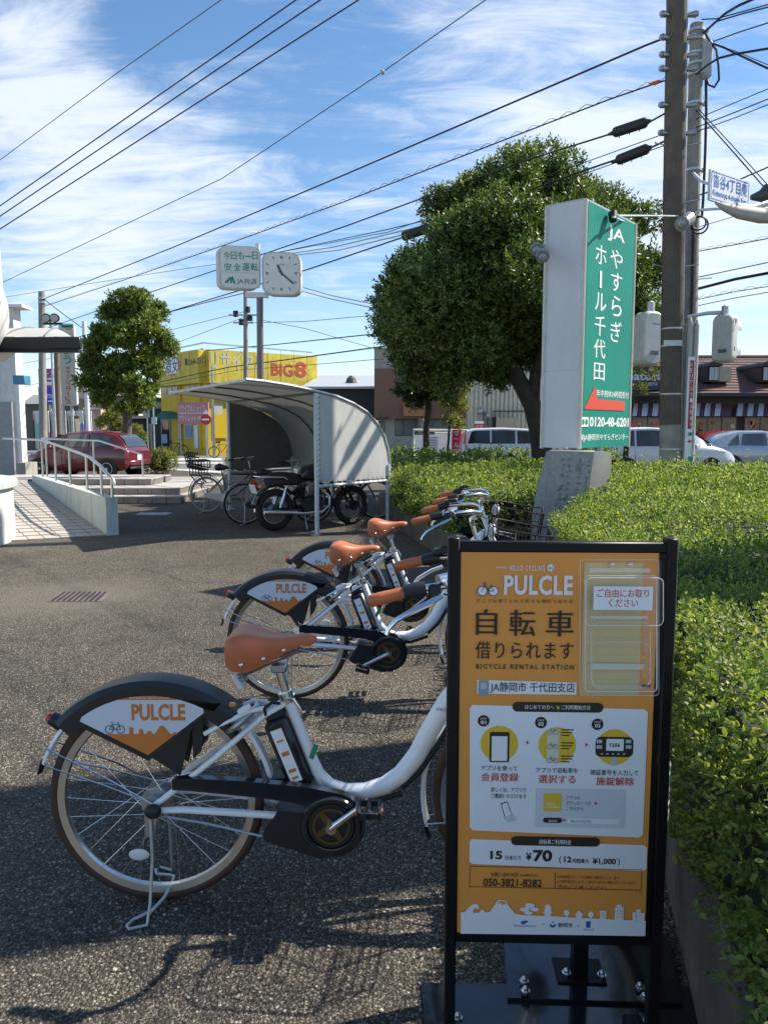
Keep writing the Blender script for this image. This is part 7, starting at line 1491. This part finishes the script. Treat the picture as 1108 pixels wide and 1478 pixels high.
wire('thin messenger cable just above the fourth cable', [(961, 192), (800, 250), (560, 335), (404, 364)], [13, 15, 18, 22], .008)
wire('thin messenger cable just below the fourth cable', [(961, 209), (800, 266), (600, 330)], [13, 15, 18], .008)
for lab, p0, p1, y0, y1, rr in (('black closure box on the third cable beside the thick pole', (933, 176), (884, 192), 13.2, 13.8, .085), ('black closure box on the fourth cable beside the thick pole', (935, 214), (889, 232), 13.2, 13.8, .085)):
    a, b = at(*p0, y0), at(*p1, y1); t = thing('cable_closure', lab, 'cable closure', a, 0, 'black closure boxes on the cables'); d = b - a
    MB().tube([d * -.12, d * .0, d * .06, d * .92, d, d * 1.15], [.02, .05, rr, rr, .04, .02], 10).obj('closure_body', mat('closure_black', (.022, .022, .024), .6, bump=.2, bscale=40), t)
    for f in (.2, .5, .8): MB().cyl(d * f - V3((0, 0, rr)), d * f - V3((0, 0, rr + .03)), .008, n=5).obj('clip', PLAST, t)
a, b, c = at(583, 341, 17.6), at(640, 322, 16.9), at(722, 293, 15.9); t = thing('cable_sleeve', 'long thick black protective sleeve on the fourth cable in front of the big tree', 'cable sleeve', a, 0, mesh=MB().tube([V3(), b - a, c - a], [.105, .10, .07], 12).obj('cable_sleeve', mat('closure_black', (.022, .022, .024))))
o = MB().cyl((0, 0, 0), (0, 0, .001), .001, n=3)
wire('uppermost of three parallel high cables at the upper left', [(5, 294), (427, 0), (540, -80)], [14, 11, 10.4], .010); wire('middle of three parallel high cables at the upper left', [(5, 309), (462, 0), (580, -80)], [14, 11, 10.4], .010); wire('lowest of three parallel high cables at the upper left', [(6, 327), (517, 0), (640, -85)], [14, 11, 10.4], .010)
wire('very thin cable high above the three parallel ones', [(3, 229), (170, 105), (319, 0), (400, -58)], [16, 14, 12, 11.4], .007)
w5 = wire('single cable with a pale round marker crossing the middle of the sky', [(12, 404), (320, 258), (552, 104), (703, -2), (780, -55)], [24, 18, 15, 13, 12.4], .009)
p = at(552, 104, 14.95); tag(MB().sphere((0, 0, 0), .045, 10, 8).obj('cable_marker', WIREP), 'small pale round marker on the single cable in the middle of the sky', 'marker'); bpy.data.objects['cable_marker'].location = p
p = at(944, 120, 13.15); tag(MB().tube([(-.09, 0, -.02), (0, 0, 0), (.08, 0, .03)], [.02, .035, .03], 8).obj('orange_tag', mat('orange_plastic', (.75, .20, .05), .5)), 'bright orange tag wrapped on the spiral cable beside the thick pole', 'tag'); bpy.data.objects['orange_tag'].location = p
for i, (lab, pts, ys, r_, m_) in enumerate((
  ('uppermost of three pale cables running into the big tree', [(402, 364), (470, 350), (560, 331), (615, 318)], [36, 30, 24, 21], .014, WIRE),
  ('middle of three pale cables running into the big tree', [(412, 367), (480, 357), (560, 338), (615, 325)], [36, 30, 24, 21], .018, WIREP), ('lowest of three pale cables running into the big tree', [(420, 369), (490, 361), (560, 344), (620, 330)], [36, 30, 24, 21], .018, WIREP),
  ('upper pale cable sloping down right of the clock', [(434, 414), (480, 427), (545, 440)], [36, 32, 28], .02, WIREP), ('lower pale cable sloping down right of the clock', [(434, 420), (480, 432), (545, 446)], [36, 32, 28], .02, WIREP),
  ('faint cable right of the clock pole sloping down to the brown building', [(378, 462), (440, 474), (540, 503)], [36, 38, 40], .014, WIRE), ('cable from the far pole rising to the right toward the big tree', [(355, 466), (440, 464), (540, 455)], [36, 35, 34], .012, WIRE),
  ('cable crossing above the yellow shop toward the tree', [(300, 506), (400, 497), (550, 481)], [45, 38, 30], .022, WIRE), ('dark sagging cable across the yellow fascia', [(228, 552), (330, 530), (400, 521), (553, 500), (640, 487)], [43, 38, 34, 28, 25], .024, WIRE),
  ('thin cable just under the dark sagging one', [(228, 556), (345, 534), (430, 528), (553, 518)], [43, 38, 34, 29], .012, WIRE), ('thin cable fanning left from the far pole, uppermost', [(60, 520), (240, 478), (352, 450)], [50, 42, 36], .012, WIRE),
  ('thin cable fanning left from the far pole, middle', [(110, 530), (250, 497), (352, 458)], [50, 42, 36], .012, WIRE), ('cable with small clips between left tree and clock', [(246, 450), (300, 436), (352, 423)], [34, 34, 34], .018, WIRE),
  ('thin steep cable from the left pole down to the mast', [(64, 432), (90, 452), (120, 474)], [38, 37, 36], .02, WIRE), ('thin cable from canopy level rising right above the left tree', [(0, 430), (240, 392), (320, 380)], [50, 44, 40], .012, WIRE),
  ('faint cable low at the far left below the canopy', [(30, 560), (60, 552), (140, 540)], [50, 48, 46], .012, WIRE), ('second faint cable low at the far left below the canopy', [(36, 524), (60, 520), (130, 505)], [50, 48, 46], .012, WIRE),
  ('upper cable between the tree and the thick pole low down', [(945, 428), (960, 424), (998, 402), (1130, 374)], [22, 21.6, 20.5, 18], .012, WIRE), ('thick dark cable crossing behind the poles above the signals', [(925, 437), (960, 429), (998, 419), (1060, 403), (1130, 390)], [22, 21.6, 20.5, 19, 18], .035, WIRE),
  ('pale spiral cable right of the poles above the signal', [(998, 434), (1060, 421), (1130, 410)], [20.5, 19, 18], .010, WIRE), ('lowest cable right of the poles above the signal', [(998, 443), (1060, 430), (1130, 418)], [20.5, 19, 18], .010, WIRE), ('thin high spiral cable right of the poles', [(1000, 364), (1050, 355), (1130, 340)], [20.5, 19, 18], .012, WIRE),
  ('thick curved cable rising right from the second pole top', [(1012, 50), (1025, 38), (1045, 20), (1065, 8), (1090, -3)], [20, 19.6, 19, 18.5, 18], .030, WIRE), ('cable rising right from the second pole top, upper of a pair', [(1012, 28), (1033, 27), (1070, 17), (1120, 3)], [20, 19.5, 18.7, 17.6], .014, WIRE),
  ('cable rising right from the second pole top, lower of a pair', [(1030, 32), (1070, 20), (1120, 7)], [19.6, 18.7, 17.6], .016, WIRE), ('straight cable rising right from the second pole, third down', [(1028, 60), (1070, 45), (1120, 29)], [19.6, 18.7, 17.6], .014, WIRE),
  ('thick cable bowing up right from the second pole toward the edge', [(1004, 107), (1020, 94), (1036, 84), (1060, 78), (1108, 70), (1130, 66)], [19.8, 19.4, 19, 18.5, 17.8, 17.4], .026, WIRE), ('thick cable dropping right across the upper cables', [(1028, 63), (1045, 69), (1061, 77), (1108, 99), (1130, 110)], [19.6, 19.2, 18.8, 17.8, 17.4], .026, WIRE),
  ('thin cable dropping right beside the thick dropping one', [(1028, 62), (1061, 74), (1130, 103)], [19.7, 18.9, 17.5], .010, WIRE), ('thin cable rising right at mid height, uppermost of three', [(1004, 172), (1060, 148), (1130, 119)], [19.8, 18.7, 17.4], .011, WIRE),
  ('thin cable rising right at mid height, middle of three', [(1004, 184), (1060, 162), (1130, 134)], [19.8, 18.7, 17.4], .013, WIRE), ('thin cable rising right at mid height, lowest of three', [(1004, 190), (1060, 170), (1130, 142)], [19.8, 18.7, 17.4], .011, WIRE),
  ('left cable of a pair plunging right behind the street name board', [(1003, 158), (1050, 211), (1108, 277), (1130, 303)], [19.8, 18.6, 17.4, 17], .016, WIRE), ('right cable of a pair plunging right behind the street name board', [(1008, 158), (1055, 209), (1108, 268), (1130, 293)], [19.8, 18.6, 17.4, 17], .012, WIRE),
  ('cable rising right just above the street name board', [(1003, 284), (1060, 262), (1108, 241), (1130, 231)], [21, 20.5, 20, 19.8], .018, WIRE), ('faint cable rising right below the street name board', [(1000, 330), (1060, 312), (1130, 290)], [24, 23.5, 23], .010, WIRE))):
    wire(lab, pts, ys, r_, m_, 0.0, 'spiral' in lab)
# ------------------------------------------------------------------ leaves: many small folded faces written in one go
def leaf_cloud(name, P, A, N, size, m, parent, ratio=.45, six=False, off=None):
    """P base points, A leaf axes, N leaf normals, size leaf lengths"""
    n = len(P); A = A / np.maximum(np.linalg.norm(A, axis=1, keepdims=True), 1e-6); N = N - A * (N * A).sum(1, keepdims=True); N = N / np.maximum(np.linalg.norm(N, axis=1, keepdims=True), 1e-6)
    B = np.cross(A, N); s = size[:, None]; w = s * ratio * .5
    if off is not None: P = P - np.array(off)
    if six:
        pts = [P, P + A * s * .35 + B * w + N * s * .05, P + A * s * .78 + B * w * .85 + N * s * .03, P + A * s - N * s * .04, P + A * s * .78 - B * w * .85 + N * s * .03, P + A * s * .35 - B * w + N * s * .05]
        V = np.stack(pts, 1).reshape(-1, 3); F_ = np.arange(n)[:, None] * 6; fs = np.concatenate([F_ + np.array([[0, 1, 2, 3]]), F_ + np.array([[0, 3, 4, 5]])], 1).reshape(-1, 4); k = 4
    else:
        pts = [P, P + A * s * .5 + B * w + N * s * .06, P + A * s, P + A * s * .5 - B * w + N * s * .06]
        V = np.stack(pts, 1).reshape(-1, 3); F_ = np.arange(n)[:, None] * 4; fs = np.concatenate([F_ + np.array([[0, 1, 2]]), F_ + np.array([[0, 2, 3]])], 1).reshape(-1, 3); k = 3
    me = bpy.data.meshes.new(name); nf = len(fs)
    me.vertices.add(len(V)); me.vertices.foreach_set('co', V.astype(np.float32).ravel()); me.loops.add(nf * k); me.loops.foreach_set('vertex_index', fs.astype(np.int32).ravel())
    me.polygons.add(nf); me.polygons.foreach_set('loop_start', np.arange(nf, dtype=np.int32) * k); me.update(calc_edges=True); me.materials.append(m)
    o = bpy.data.objects.new(name, me); COL.objects.link(o); o['kind'] = 'stuff'
    if parent: o.parent = parent
    return o
def unit(v): return v / np.maximum(np.linalg.norm(v, axis=1, keepdims=True), 1e-6)
def shoots(P, D, L, k, leaf, spread=.9, jit=.25):
    """k leaf pairs along each shoot"""
    n = len(P); Ps, As, Ns, Ss = [], [], [], []
    T = unit(np.cross(D, rng.normal(size=(n, 3)))); U = np.cross(D, T)
    for i in range(k):
        f = (i + .4) / k; ang = rng.uniform(0, 6.28, n) if i == 0 else ang + 1.57
        R1 = T * np.cos(ang)[:, None] + U * np.sin(ang)[:, None]
        for s in (-1, 1):
            a = D * (.45 + .6 * f) + s * R1 * spread * (1.1 - .5 * f) + rng.normal(size=(n, 3)) * jit
            Ps.append(P + D * (L * f)[:, None]); As.append(a); Ns.append(D * 1.0 + rng.normal(size=(n, 3)) * .35 - s * R1 * .3); Ss.append(leaf * rng.uniform(.65, 1.15, n) * (1 - .25 * f))
    return np.concatenate(Ps), np.concatenate(As), np.concatenate(Ns), np.concatenate(Ss)
HEDGE = leafmat('hedge_leaf', (.048, .092, .016), (.165, .235, .048), (.44, .43, .13), .40, .5)
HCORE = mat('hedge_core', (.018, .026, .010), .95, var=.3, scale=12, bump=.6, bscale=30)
def inpoly(x, y, poly):
    c = np.zeros(len(x), bool); n = len(poly)
    for i in range(n):
        (x0, y0), (x1, y1) = poly[i], poly[(i + 1) % n]
        m_ = ((y0 > y) != (y1 > y)) & (x < (x1 - x0) * (y - y0) / (y1 - y0 + 1e-9) + x0); c ^= m_
    return c
def bumps(x, y): return .035 * np.sin(x * 3.1 + 1.3 * np.sin(y * 2.3)) + .03 * np.sin(y * 4.3 + x * 1.7) + .018 * np.sin(x * 9 + y * 7)
def hedge(label, poly, z0, z1, dens0, leaf0, sides, far_scale=5.0, clip=None):
    cx_, cy_ = np.mean([p[0] for p in poly]), np.mean([p[1] for p in poly]); t = thing('clipped_hedge', label, 'hedge', (cx_, cy_, 0), group=None); o_ = (cx_, cy_, 0)
    P, D, S = [], [], []
    lo = np.min(poly, 0); hi = np.max(poly, 0); A_ = (hi - lo).prod(); n = int(A_ * dens0 * 1.15); x = rng.uniform(lo[0], hi[0], n); y = rng.uniform(lo[1], hi[1], n)
    dist = np.maximum(y, 1.0); keep = inpoly(x, y, poly) & (rng.uniform(0, 1, n) < np.clip((far_scale / dist) ** 1.5, .03, 1)) & (x < y * .5 + 1.2)
    x, y, dist = x[keep], y[keep], dist[keep]; sc = np.clip(dist / far_scale, 1, 4) ** .75
    z = z1 - .05 + bumps(x, y) + rng.normal(0, .016, len(x)); P.append(np.stack([x, y, z], 1)); D.append(unit(np.stack([rng.normal(0, .42, len(x)), rng.normal(0, .42, len(x)), np.ones(len(x))], 1))); S.append(sc)
    for (i, j) in sides:
        a, b = np.array(poly[i]), np.array(poly[j]); L = np.linalg.norm(b - a); n = int(L * (z1 - z0) * dens0 * 1.5); f = rng.uniform(0, 1, n); zz = rng.uniform(z0 - .04, z1, n)
        q = a + (b - a) * f[:, None]; dist = np.maximum(q[:, 1], 1.0); keep = rng.uniform(0, 1, n) < np.clip((far_scale / dist) ** 1.5, .03, 1); q, zz, dist = q[keep], zz[keep], dist[keep]
        nm = np.array([(b - a)[1], -(b - a)[0]]) / L; c = np.array([cx_, cy_]); nm = nm if ((a + b) / 2 - c) @ nm > 0 else -nm
        dz = (zz - z0) / (z1 - z0); bulge = .05 * np.sin(q[:, 1] * 5 + zz * 6) + .04 * np.sin(q[:, 1] * 2.1 + zz * 9) - .07 * np.clip(dz - .75, 0, 1) * 4 * .5
        pp = np.stack([q[:, 0] + nm[0] * (bulge + rng.normal(0, .02, len(q))), q[:, 1] + nm[1] * bulge, zz], 1); P.append(pp)
        D.append(unit(np.stack([nm[0] + rng.normal(0, .45, len(q)), nm[1] + rng.normal(0, .45, len(q)), .55 + rng.normal(0, .4, len(q))], 1))); S.append(np.clip(dist / far_scale, 1, 4) ** .75)
    P = np.concatenate(P); D = np.concatenate(D); S = np.concatenate(S); lens = rng.uniform(.03, .085, len(P)) * S
    tall = rng.uniform(0, 1, len(P)) < .03; lens[tall] *= 1.9
    a = shoots(P, D, lens, 4, leaf0 * S.repeat(1), .9)
    leaf_cloud('foliage', a[0], a[1], a[2], a[3], HEDGE, t, .52, True, o_)
    ins = []
    for p in poly: v = np.array(p) - (cx_, cy_); l = np.linalg.norm(v); ins.append(v * (1 - .10 / l))
    MB().prism([tuple(v) for v in ins], (0, 0, z0 * .9), (1, 0, 0), (0, 1, 0), (0, 0, z1 - .10 - z0 * .9)).obj('dark_core', HCORE, t, kind='stuff')  # solid dark core added inside the leaves to block see-through
    return t, len(a[0])
h1, n1_ = hedge('large near clipped hedge filling the right side behind the sign stand', [(.66, .8), (.80, 1.65), (.90, 2.1), (1.0, 2.6), (1.13, 3.2), (1.15, 4.95), (3.75, 12.6), (9.0, 12.6), (9.0, .6)], .42, .93, 900, .024, [(0, 1), (1, 2), (2, 3), (3, 4), (4, 5), (5, 6)], 3.6)
h2, n2_ = hedge('farther clipped hedge running behind the handlebars to the shelter', [(.20, 12.7), (.78, 9.1), (1.9, 8.9), (3.55, 12.9), (5.2, 17.5), (.2, 17.5)], .34, .80, 900, .024, [(0, 1), (1, 2)], 3.6)
h3, n3_ = hedge('higher rear strip of hedge along the road beyond the shelter', [(.15, 17.2), (5.4, 17.2), (5.4, 18.6), (.15, 18.6)], .5, .98, 500, .03, [(0, 1)], 4.0)
def wall(label, pts, h, th, m, joints=1.5):
    t = thing('planter_wall', label, 'wall', (pts[0][0], pts[0][1], 0)); o_ = Vector(t.location)
    for a, b in zip(pts, pts[1:]):
        a = Vector((*a, 0)); b = Vector((*b, 0)); L = (b - a).length; n = max(1, round(L / joints)); nr = Vector(((b - a).y, -(b - a).x, 0)).normalized() * th
        nr = nr if nr.x > 0 else -nr
        for k in range(n):
            p, q = a.lerp(b, k / n + .002), a.lerp(b, (k + 1) / n - .002)
            vs = [(p.x, p.y, -.05), (q.x, q.y, -.05), ((q + nr).x, (q + nr).y, -.05), ((p + nr).x, (p + nr).y, -.05)]; c = .018
            top = [(p + nr * .12), (q + nr * .12), (q + nr * .9), (p + nr * .9)]
            vs += [(v[0], v[1], h - c) for v in vs[:4]] + [(v.x, v.y, h) for v in top]
            o = MB().add(vs, [(0, 1, 5, 4), (1, 2, 6, 5), (2, 3, 7, 6), (3, 0, 4, 7), (4, 5, 9, 8), (5, 6, 10, 9), (6, 7, 11, 10), (7, 4, 8, 11), (8, 9, 10, 11)]).obj('wall_section', m, t); o.matrix_local = Matrix.Translation(-o_)
    return t
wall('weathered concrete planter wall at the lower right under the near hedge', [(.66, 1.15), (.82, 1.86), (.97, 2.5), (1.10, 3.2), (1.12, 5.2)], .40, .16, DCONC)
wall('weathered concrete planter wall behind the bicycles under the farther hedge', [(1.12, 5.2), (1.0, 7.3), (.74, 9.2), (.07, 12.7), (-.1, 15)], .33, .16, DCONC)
struct(MB().prism([(1.2, .4), (1.2, 5.0), (1.0, 9.0), (.3, 12.8), (.1, 17.5), (.1, 18.8), (12, 18.8), (12, .4)], (0, 0, .02), (1, 0, 0), (0, 1, 0), (0, 0, .2)).obj('planting_soil', mat('dark_soil', (.035, .026, .018), .95, var=.3, scale=20, bump=.8, bscale=40)))
# ------------------------------------------------------------------ trees
TLEAF = leafmat('big_tree_leaf', (.023, .050, .013), (.078, .132, .028), (.27, .31, .075), .30, .40); TLEAF2 = leafmat('left_tree_leaf', (.032, .064, .012), (.12, .18, .032), (.34, .36, .08), .32, .42)
YLEAF = leafmat('yellowing_leaf', (.07, .09, .02), (.16, .18, .035), (.30, .27, .06), .35, .5); DLEAF = leafmat('dark_small_tree_leaf', (.010, .025, .008), (.026, .055, .014), (.06, .09, .025), .2, .4)
BARK = mat('grey_brown_bark', (.11, .090, .07), .9, var=.22, scale=8, bump=.9, bscale=26); BARKD = mat('dark_bark', (.045, .038, .032), .9, var=.2, scale=8, bump=.9, bscale=26)
def tree(nm, label, x, y, lobes, trunk, limbs, lm, bm, clumps, leaf, per=7, tuft=.16, cat='tree', fill=.2, core=.78):
    """lobes: (centre, radii) in world metres; leaves sit in tufts spread over and inside the lobes"""
    t = thing(nm, label, cat, (x, y, 0)); o_ = Vector((x, y, 0))
    sub = []
    for c, r in lobes:
        for _ in range(7):
            d = unit(rng.normal(size=(1, 3)))[0]; k = rng.uniform(.36, .56); sub.append((tuple(np.array(c) + d * np.array(r) * rng.uniform(.55, .95)), tuple(np.array(r) * k)))
    lobes = sub + [(c, tuple(np.array(r) * core)) for c, r in lobes if core > 0]
    vol = np.array([l[1][0] * l[1][1] + l[1][0] * l[1][2] for l in lobes]); cnt = (vol / vol.sum() * clumps).astype(int); Ps, Ds = [], []
    for (c, r), n in zip(lobes, cnt):
        d = unit(rng.normal(size=(n, 3))); 
        rad = np.where(rng.uniform(0, 1, n) < fill, rng.uniform(.35, .85, n), rng.uniform(.86, 1.06, n)); rad = np.where(rng.uniform(0, 1, n) < .10, rng.uniform(1.05, 1.32, n), rad)
        lump = 1 + .13 * np.sin(d[:, 0] * 5 + c[0] * 3) * np.sin(d[:, 2] * 6 + c[2] * 2) + .07 * np.sin(d[:, 1] * 9 + d[:, 0] * 7)
        p = np.array(c) + d * np.array(r) * (rad * lump)[:, None]; Ps.append(p); Ds.append(unit(d * .8 + np.array([.15, 0, .55]) + rng.normal(size=(n, 3)) * .35))
    P = np.concatenate(Ps); D = np.concatenate(Ds)
    a = shoots(P, D, np.full(len(P), tuft) * rng.uniform(.6, 1.3, len(P)), per, leaf, 1.05, .3)
    leaf_cloud('foliage', a[0], a[1], a[2], a[3], lm, t, .42, False, o_)
    MB().tube([V3(p) - o_ for p, r in trunk], [r for p, r in trunk], 14).obj('trunk', bm, t, ang=1.2)
    for lb in limbs: MB().tube([V3(p) - o_ for p, r in lb], [r for p, r in lb], 8).obj('limb', bm, t, ang=1.2)
    return len(a[0])
def lobe(px, py, rp, y, dy=0, ry=None, sq=1.0):
    c = at(px, py, y + dy); k = rp / F * y; return (tuple(c), (k, k if ry is None else ry, k * sq))
Y1 = 17.0
big = [(700, 268, 40, 0), (655, 300, 42, .5), (745, 262, 46, -.5), (800, 262, 44, .4), (845, 285, 44, -.3), (700, 330, 60, -1.2), (780, 330, 68, -1.4), (850, 350, 60, -1.0), (905, 325, 38, .2), (930, 395, 34, .4), (640, 360, 44, .6), (605, 398, 42, 0), (655, 405, 60, -1.4), (730, 410, 70, -1.8), (582, 440, 36, .4), (572, 402, 20, 0), (625, 460, 55, -.9), (600, 500, 42, .2), (680, 475, 55, -1.2),
       (740, 480, 40, -.6), (575, 470, 34, 0), (835, 430, 60, -.6), (910, 455, 44, .3), (905, 400, 40, -.5), (870, 490, 40, 0), (925, 490, 28, .4), (640, 505, 36, -.4), (780, 470, 34, .8), (700, 510, 34, -.2), (775, 270, 36, 1.2), (690, 380, 50, 1.2), (655, 540, 32, -.3), (715, 540, 26, .5), (600, 530, 26, 0), (775, 520, 30, .9), (840, 540, 26, 0), (745, 505, 32, .6)]
lobes = [lobe(px, py, r * .92, Y1, dy, sq=.86) for px, py, r, dy in big]
tr = [(at(789, 700, Y1), .26), (at(783, 660, Y1), .235), (at(777, 620, Y1), .215), (at(768, 585, Y1), .20), (at(752, 555, Y1), .18), (at(735, 525, Y1), .14)]
lb = [[(at(768, 585, Y1), .16), (at(772, 540, Y1), .12), (at(790, 480, Y1 - .3), .09), (at(800, 400, Y1 - .3), .06), (at(790, 310, Y1), .03)], [(at(752, 555, Y1), .13), (at(720, 520, Y1 + .3), .09), (at(670, 490, Y1 + .2), .06), (at(610, 460, Y1), .03)],
      [(at(735, 525, Y1), .12), (at(715, 470, Y1), .09), (at(700, 400, Y1), .06), (at(705, 310, Y1), .03)], [(at(776, 600, Y1), .12), (at(815, 560, Y1), .09), (at(870, 520, Y1), .06), (at(925, 480, Y1), .03)], [(at(760, 565, Y1), .10), (at(745, 520, Y1 + .8), .07), (at(745, 440, Y1 + .8), .05), (at(750, 330, Y1 + .5), .03)], [(at(715, 520, Y1 - .2), .06), (at(650, 525, Y1 - .4), .04), (at(590, 515, Y1 - .4), .02)]]
nt1 = tree('broadleaf_tree', 'big dense evergreen tree behind the tall green signboard', tr[0][0].x, Y1, lobes, tr, lb, TLEAF, BARKD, 33000, .115, per=4, tuft=.21, fill=.2, core=.52)
Y2 = 30.0
lf = [(190, 435, 25), (222, 450, 20), (165, 455, 22), (200, 465, 30), (150, 480, 26), (180, 490, 30), (225, 480, 20), (238, 502, 18), (130, 498, 18), (210, 520, 26), (170, 530, 28), (135, 525, 20), (128, 552, 18), (160, 560, 22), (195, 560, 26), (225, 540, 16), (145, 575, 16), (205, 580, 20), (180, 590, 14), (215, 565, 14)]
lobes = [lobe(px, py, r * .80, Y2, random.uniform(-1.1, 1.1), sq=.62) for px, py, r in lf]
tr = [(at(184, 655, Y2), .20), (at(184, 600, Y2), .17), (at(186, 560, Y2), .14), (at(192, 520, Y2), .10), (at(192, 460, Y2), .05)]
lb = [[(at(186, 575, Y2), .08), (at(200, 545, Y2 - .2), .06), (at(222, 520, Y2), .03)], [(at(186, 560, Y2), .08), (at(165, 530, Y2), .05), (at(140, 505, Y2), .03)], [(at(190, 530, Y2), .07), (at(205, 500, Y2), .05), (at(222, 470, Y2), .03)]]
tree('broadleaf_tree', 'rounded tree with gaps in its crown standing behind the red car', tr[0][0].x, Y2, lobes, tr, lb, TLEAF2, BARK, 8500, .17, per=4, tuft=.22, fill=.1, core=.45)
# smaller trees
def small(label, y, lf, trunk, lm, n, leaf, sq=.8, bm=BARKD, per=4, tuft=.14):
    lobes = [lobe(px, py, r, y, random.uniform(-.3, .3), sq=sq) for px, py, r in lf]; return tree('small_tree', label, at(trunk[0][0], trunk[0][1], y).x, y, lobes, [(at(px, py, y), r) for px, py, r in trunk], [], lm, bm, n, leaf, per=per, tuft=tuft, fill=.3)
small('small dark tree with a straight trunk under the big tree crown', 19.5, [(600, 535, 22), (640, 525, 26), (585, 565, 16), (615, 560, 22), (600, 580, 14), (640, 560, 20), (575, 520, 16), (660, 540, 18)], [(615, 670, .09), (615, 620, .085), (618, 590, .08), (618, 555, .06)], DLEAF, 2600, .09)
small('slender yellowing tree between the small dark tree and the white minivan', 20.0, [(655, 560, 14), (650, 580, 13), (665, 585, 11), (648, 605, 10), (660, 612, 10), (668, 560, 8), (652, 535, 9)], [(645, 665, .035), (648, 620, .03), (652, 580, .025), (655, 545, .015)], YLEAF, 850, .075)
small('bare leaning branches with sparse brown leaves right of the green signboard', 15.5, [(928, 520, 10), (918, 530, 8), (938, 540, 8), (925, 560, 7)], [(900, 690, .06), (905, 620, .05), (915, 570, .03), (935, 560, .012)], YLEAF, 120, .08)
small('thin shrub tree behind the red car left of the left tree trunk', 34, [(160, 600, 11), (150, 610, 10), (170, 612, 9), (195, 620, 9), (203, 632, 9), (157, 585, 10)], [(165, 655, .07), (163, 620, .05), (160, 600, .03)], YLEAF, 700, .12)
def shrub(label, c, rad, lm, n, leaf): 
    t = thing('shrub', label, 'shrub', (c[0], c[1], 0)); d = unit(rng.normal(size=(n, 3)) * np.array([1, 1, .8]) + np.array([0, 0, .25])); p = np.array(c) + d * np.array(rad) * rng.uniform(.8, 1.03, n)[:, None] * (1 + .1 * np.sin(d[:, :1] * 9)); a = shoots(p, unit(d + np.array([0, 0, .5]) + rng.normal(size=(n, 3)) * .3), np.full(n, .1), 4, leaf)
    leaf_cloud('foliage', a[0], a[1], a[2], a[3], lm, t, .5, False, (c[0], c[1], 0)); MB().sphere((0, 0, c[2]), tuple(r * .78 for r in rad), 12, 8).obj('dark_core', HCORE, t, kind='stuff')  # dark ball added within the foliage so nothing shows through it
p = at(230, 664, 27.0); shrub('low clipped shrub beside the rear of the red car', (p.x, 27, .42), (.55, .5, .42), YLEAF, 700, .07)
p = at(357, 672, 17.5); shrub('small green shrub in a stone planter at the far end of the shelter', (p.x, 17.5, .80), (.45, .4, .28), HEDGE, 500, .06)
pc = thing('stone_planter', 'square brown stone planter at the far end of the shelter', 'planter', (at(357, 700, 17.5).x, 17.5, 0)); MB().box((0, 0, .27), (1.0, .6, .54), None, .03).obj('planter_body', TILE2, pc); MB().box((0, 0, .545), (.86, .46, .02)).obj('soil', mat('dark_soil', (.035, .026, .018)), pc)
# fallen leaves by the near planter wall
lv = rng.uniform(size=(70, 2)); P = np.stack([.55 + lv[:, 0] * .38, 1.2 + lv[:, 1] * 2.2, np.full(70, .006)], 1); P = P[P[:, 0] < .80 + (P[:, 1] - 1.86) * .22]
fl = leaf_cloud('fallen_leaves', P, rng.normal(size=(len(P), 3)) * np.array([1, 1, .1]), np.tile([0, 0, 1.0], (len(P), 1)) + rng.normal(size=(len(P), 3)) * .3, rng.uniform(.015, .03, len(P)), leafmat('dry_leaf', (.15, .11, .04), (.28, .20, .07), (.35, .30, .12), .2, .6), None, .5)

pe = MB(); rp_ = random.Random(11)
for k in range(260):
    d = rp_.uniform(1.9, 7) ; x = rp_.uniform(-.48, .1) * d * 1.0; r_ = rp_.uniform(.003, .0075); pe.sphere((x, d, r_ * .5), (r_, r_ * rp_.uniform(.6, 1), r_ * .6), 6, 4)
pe.obj('loose_grit', mat('pale_grit', (.36, .33, .27), .8, var=.25, scale=20), None, kind='stuff')
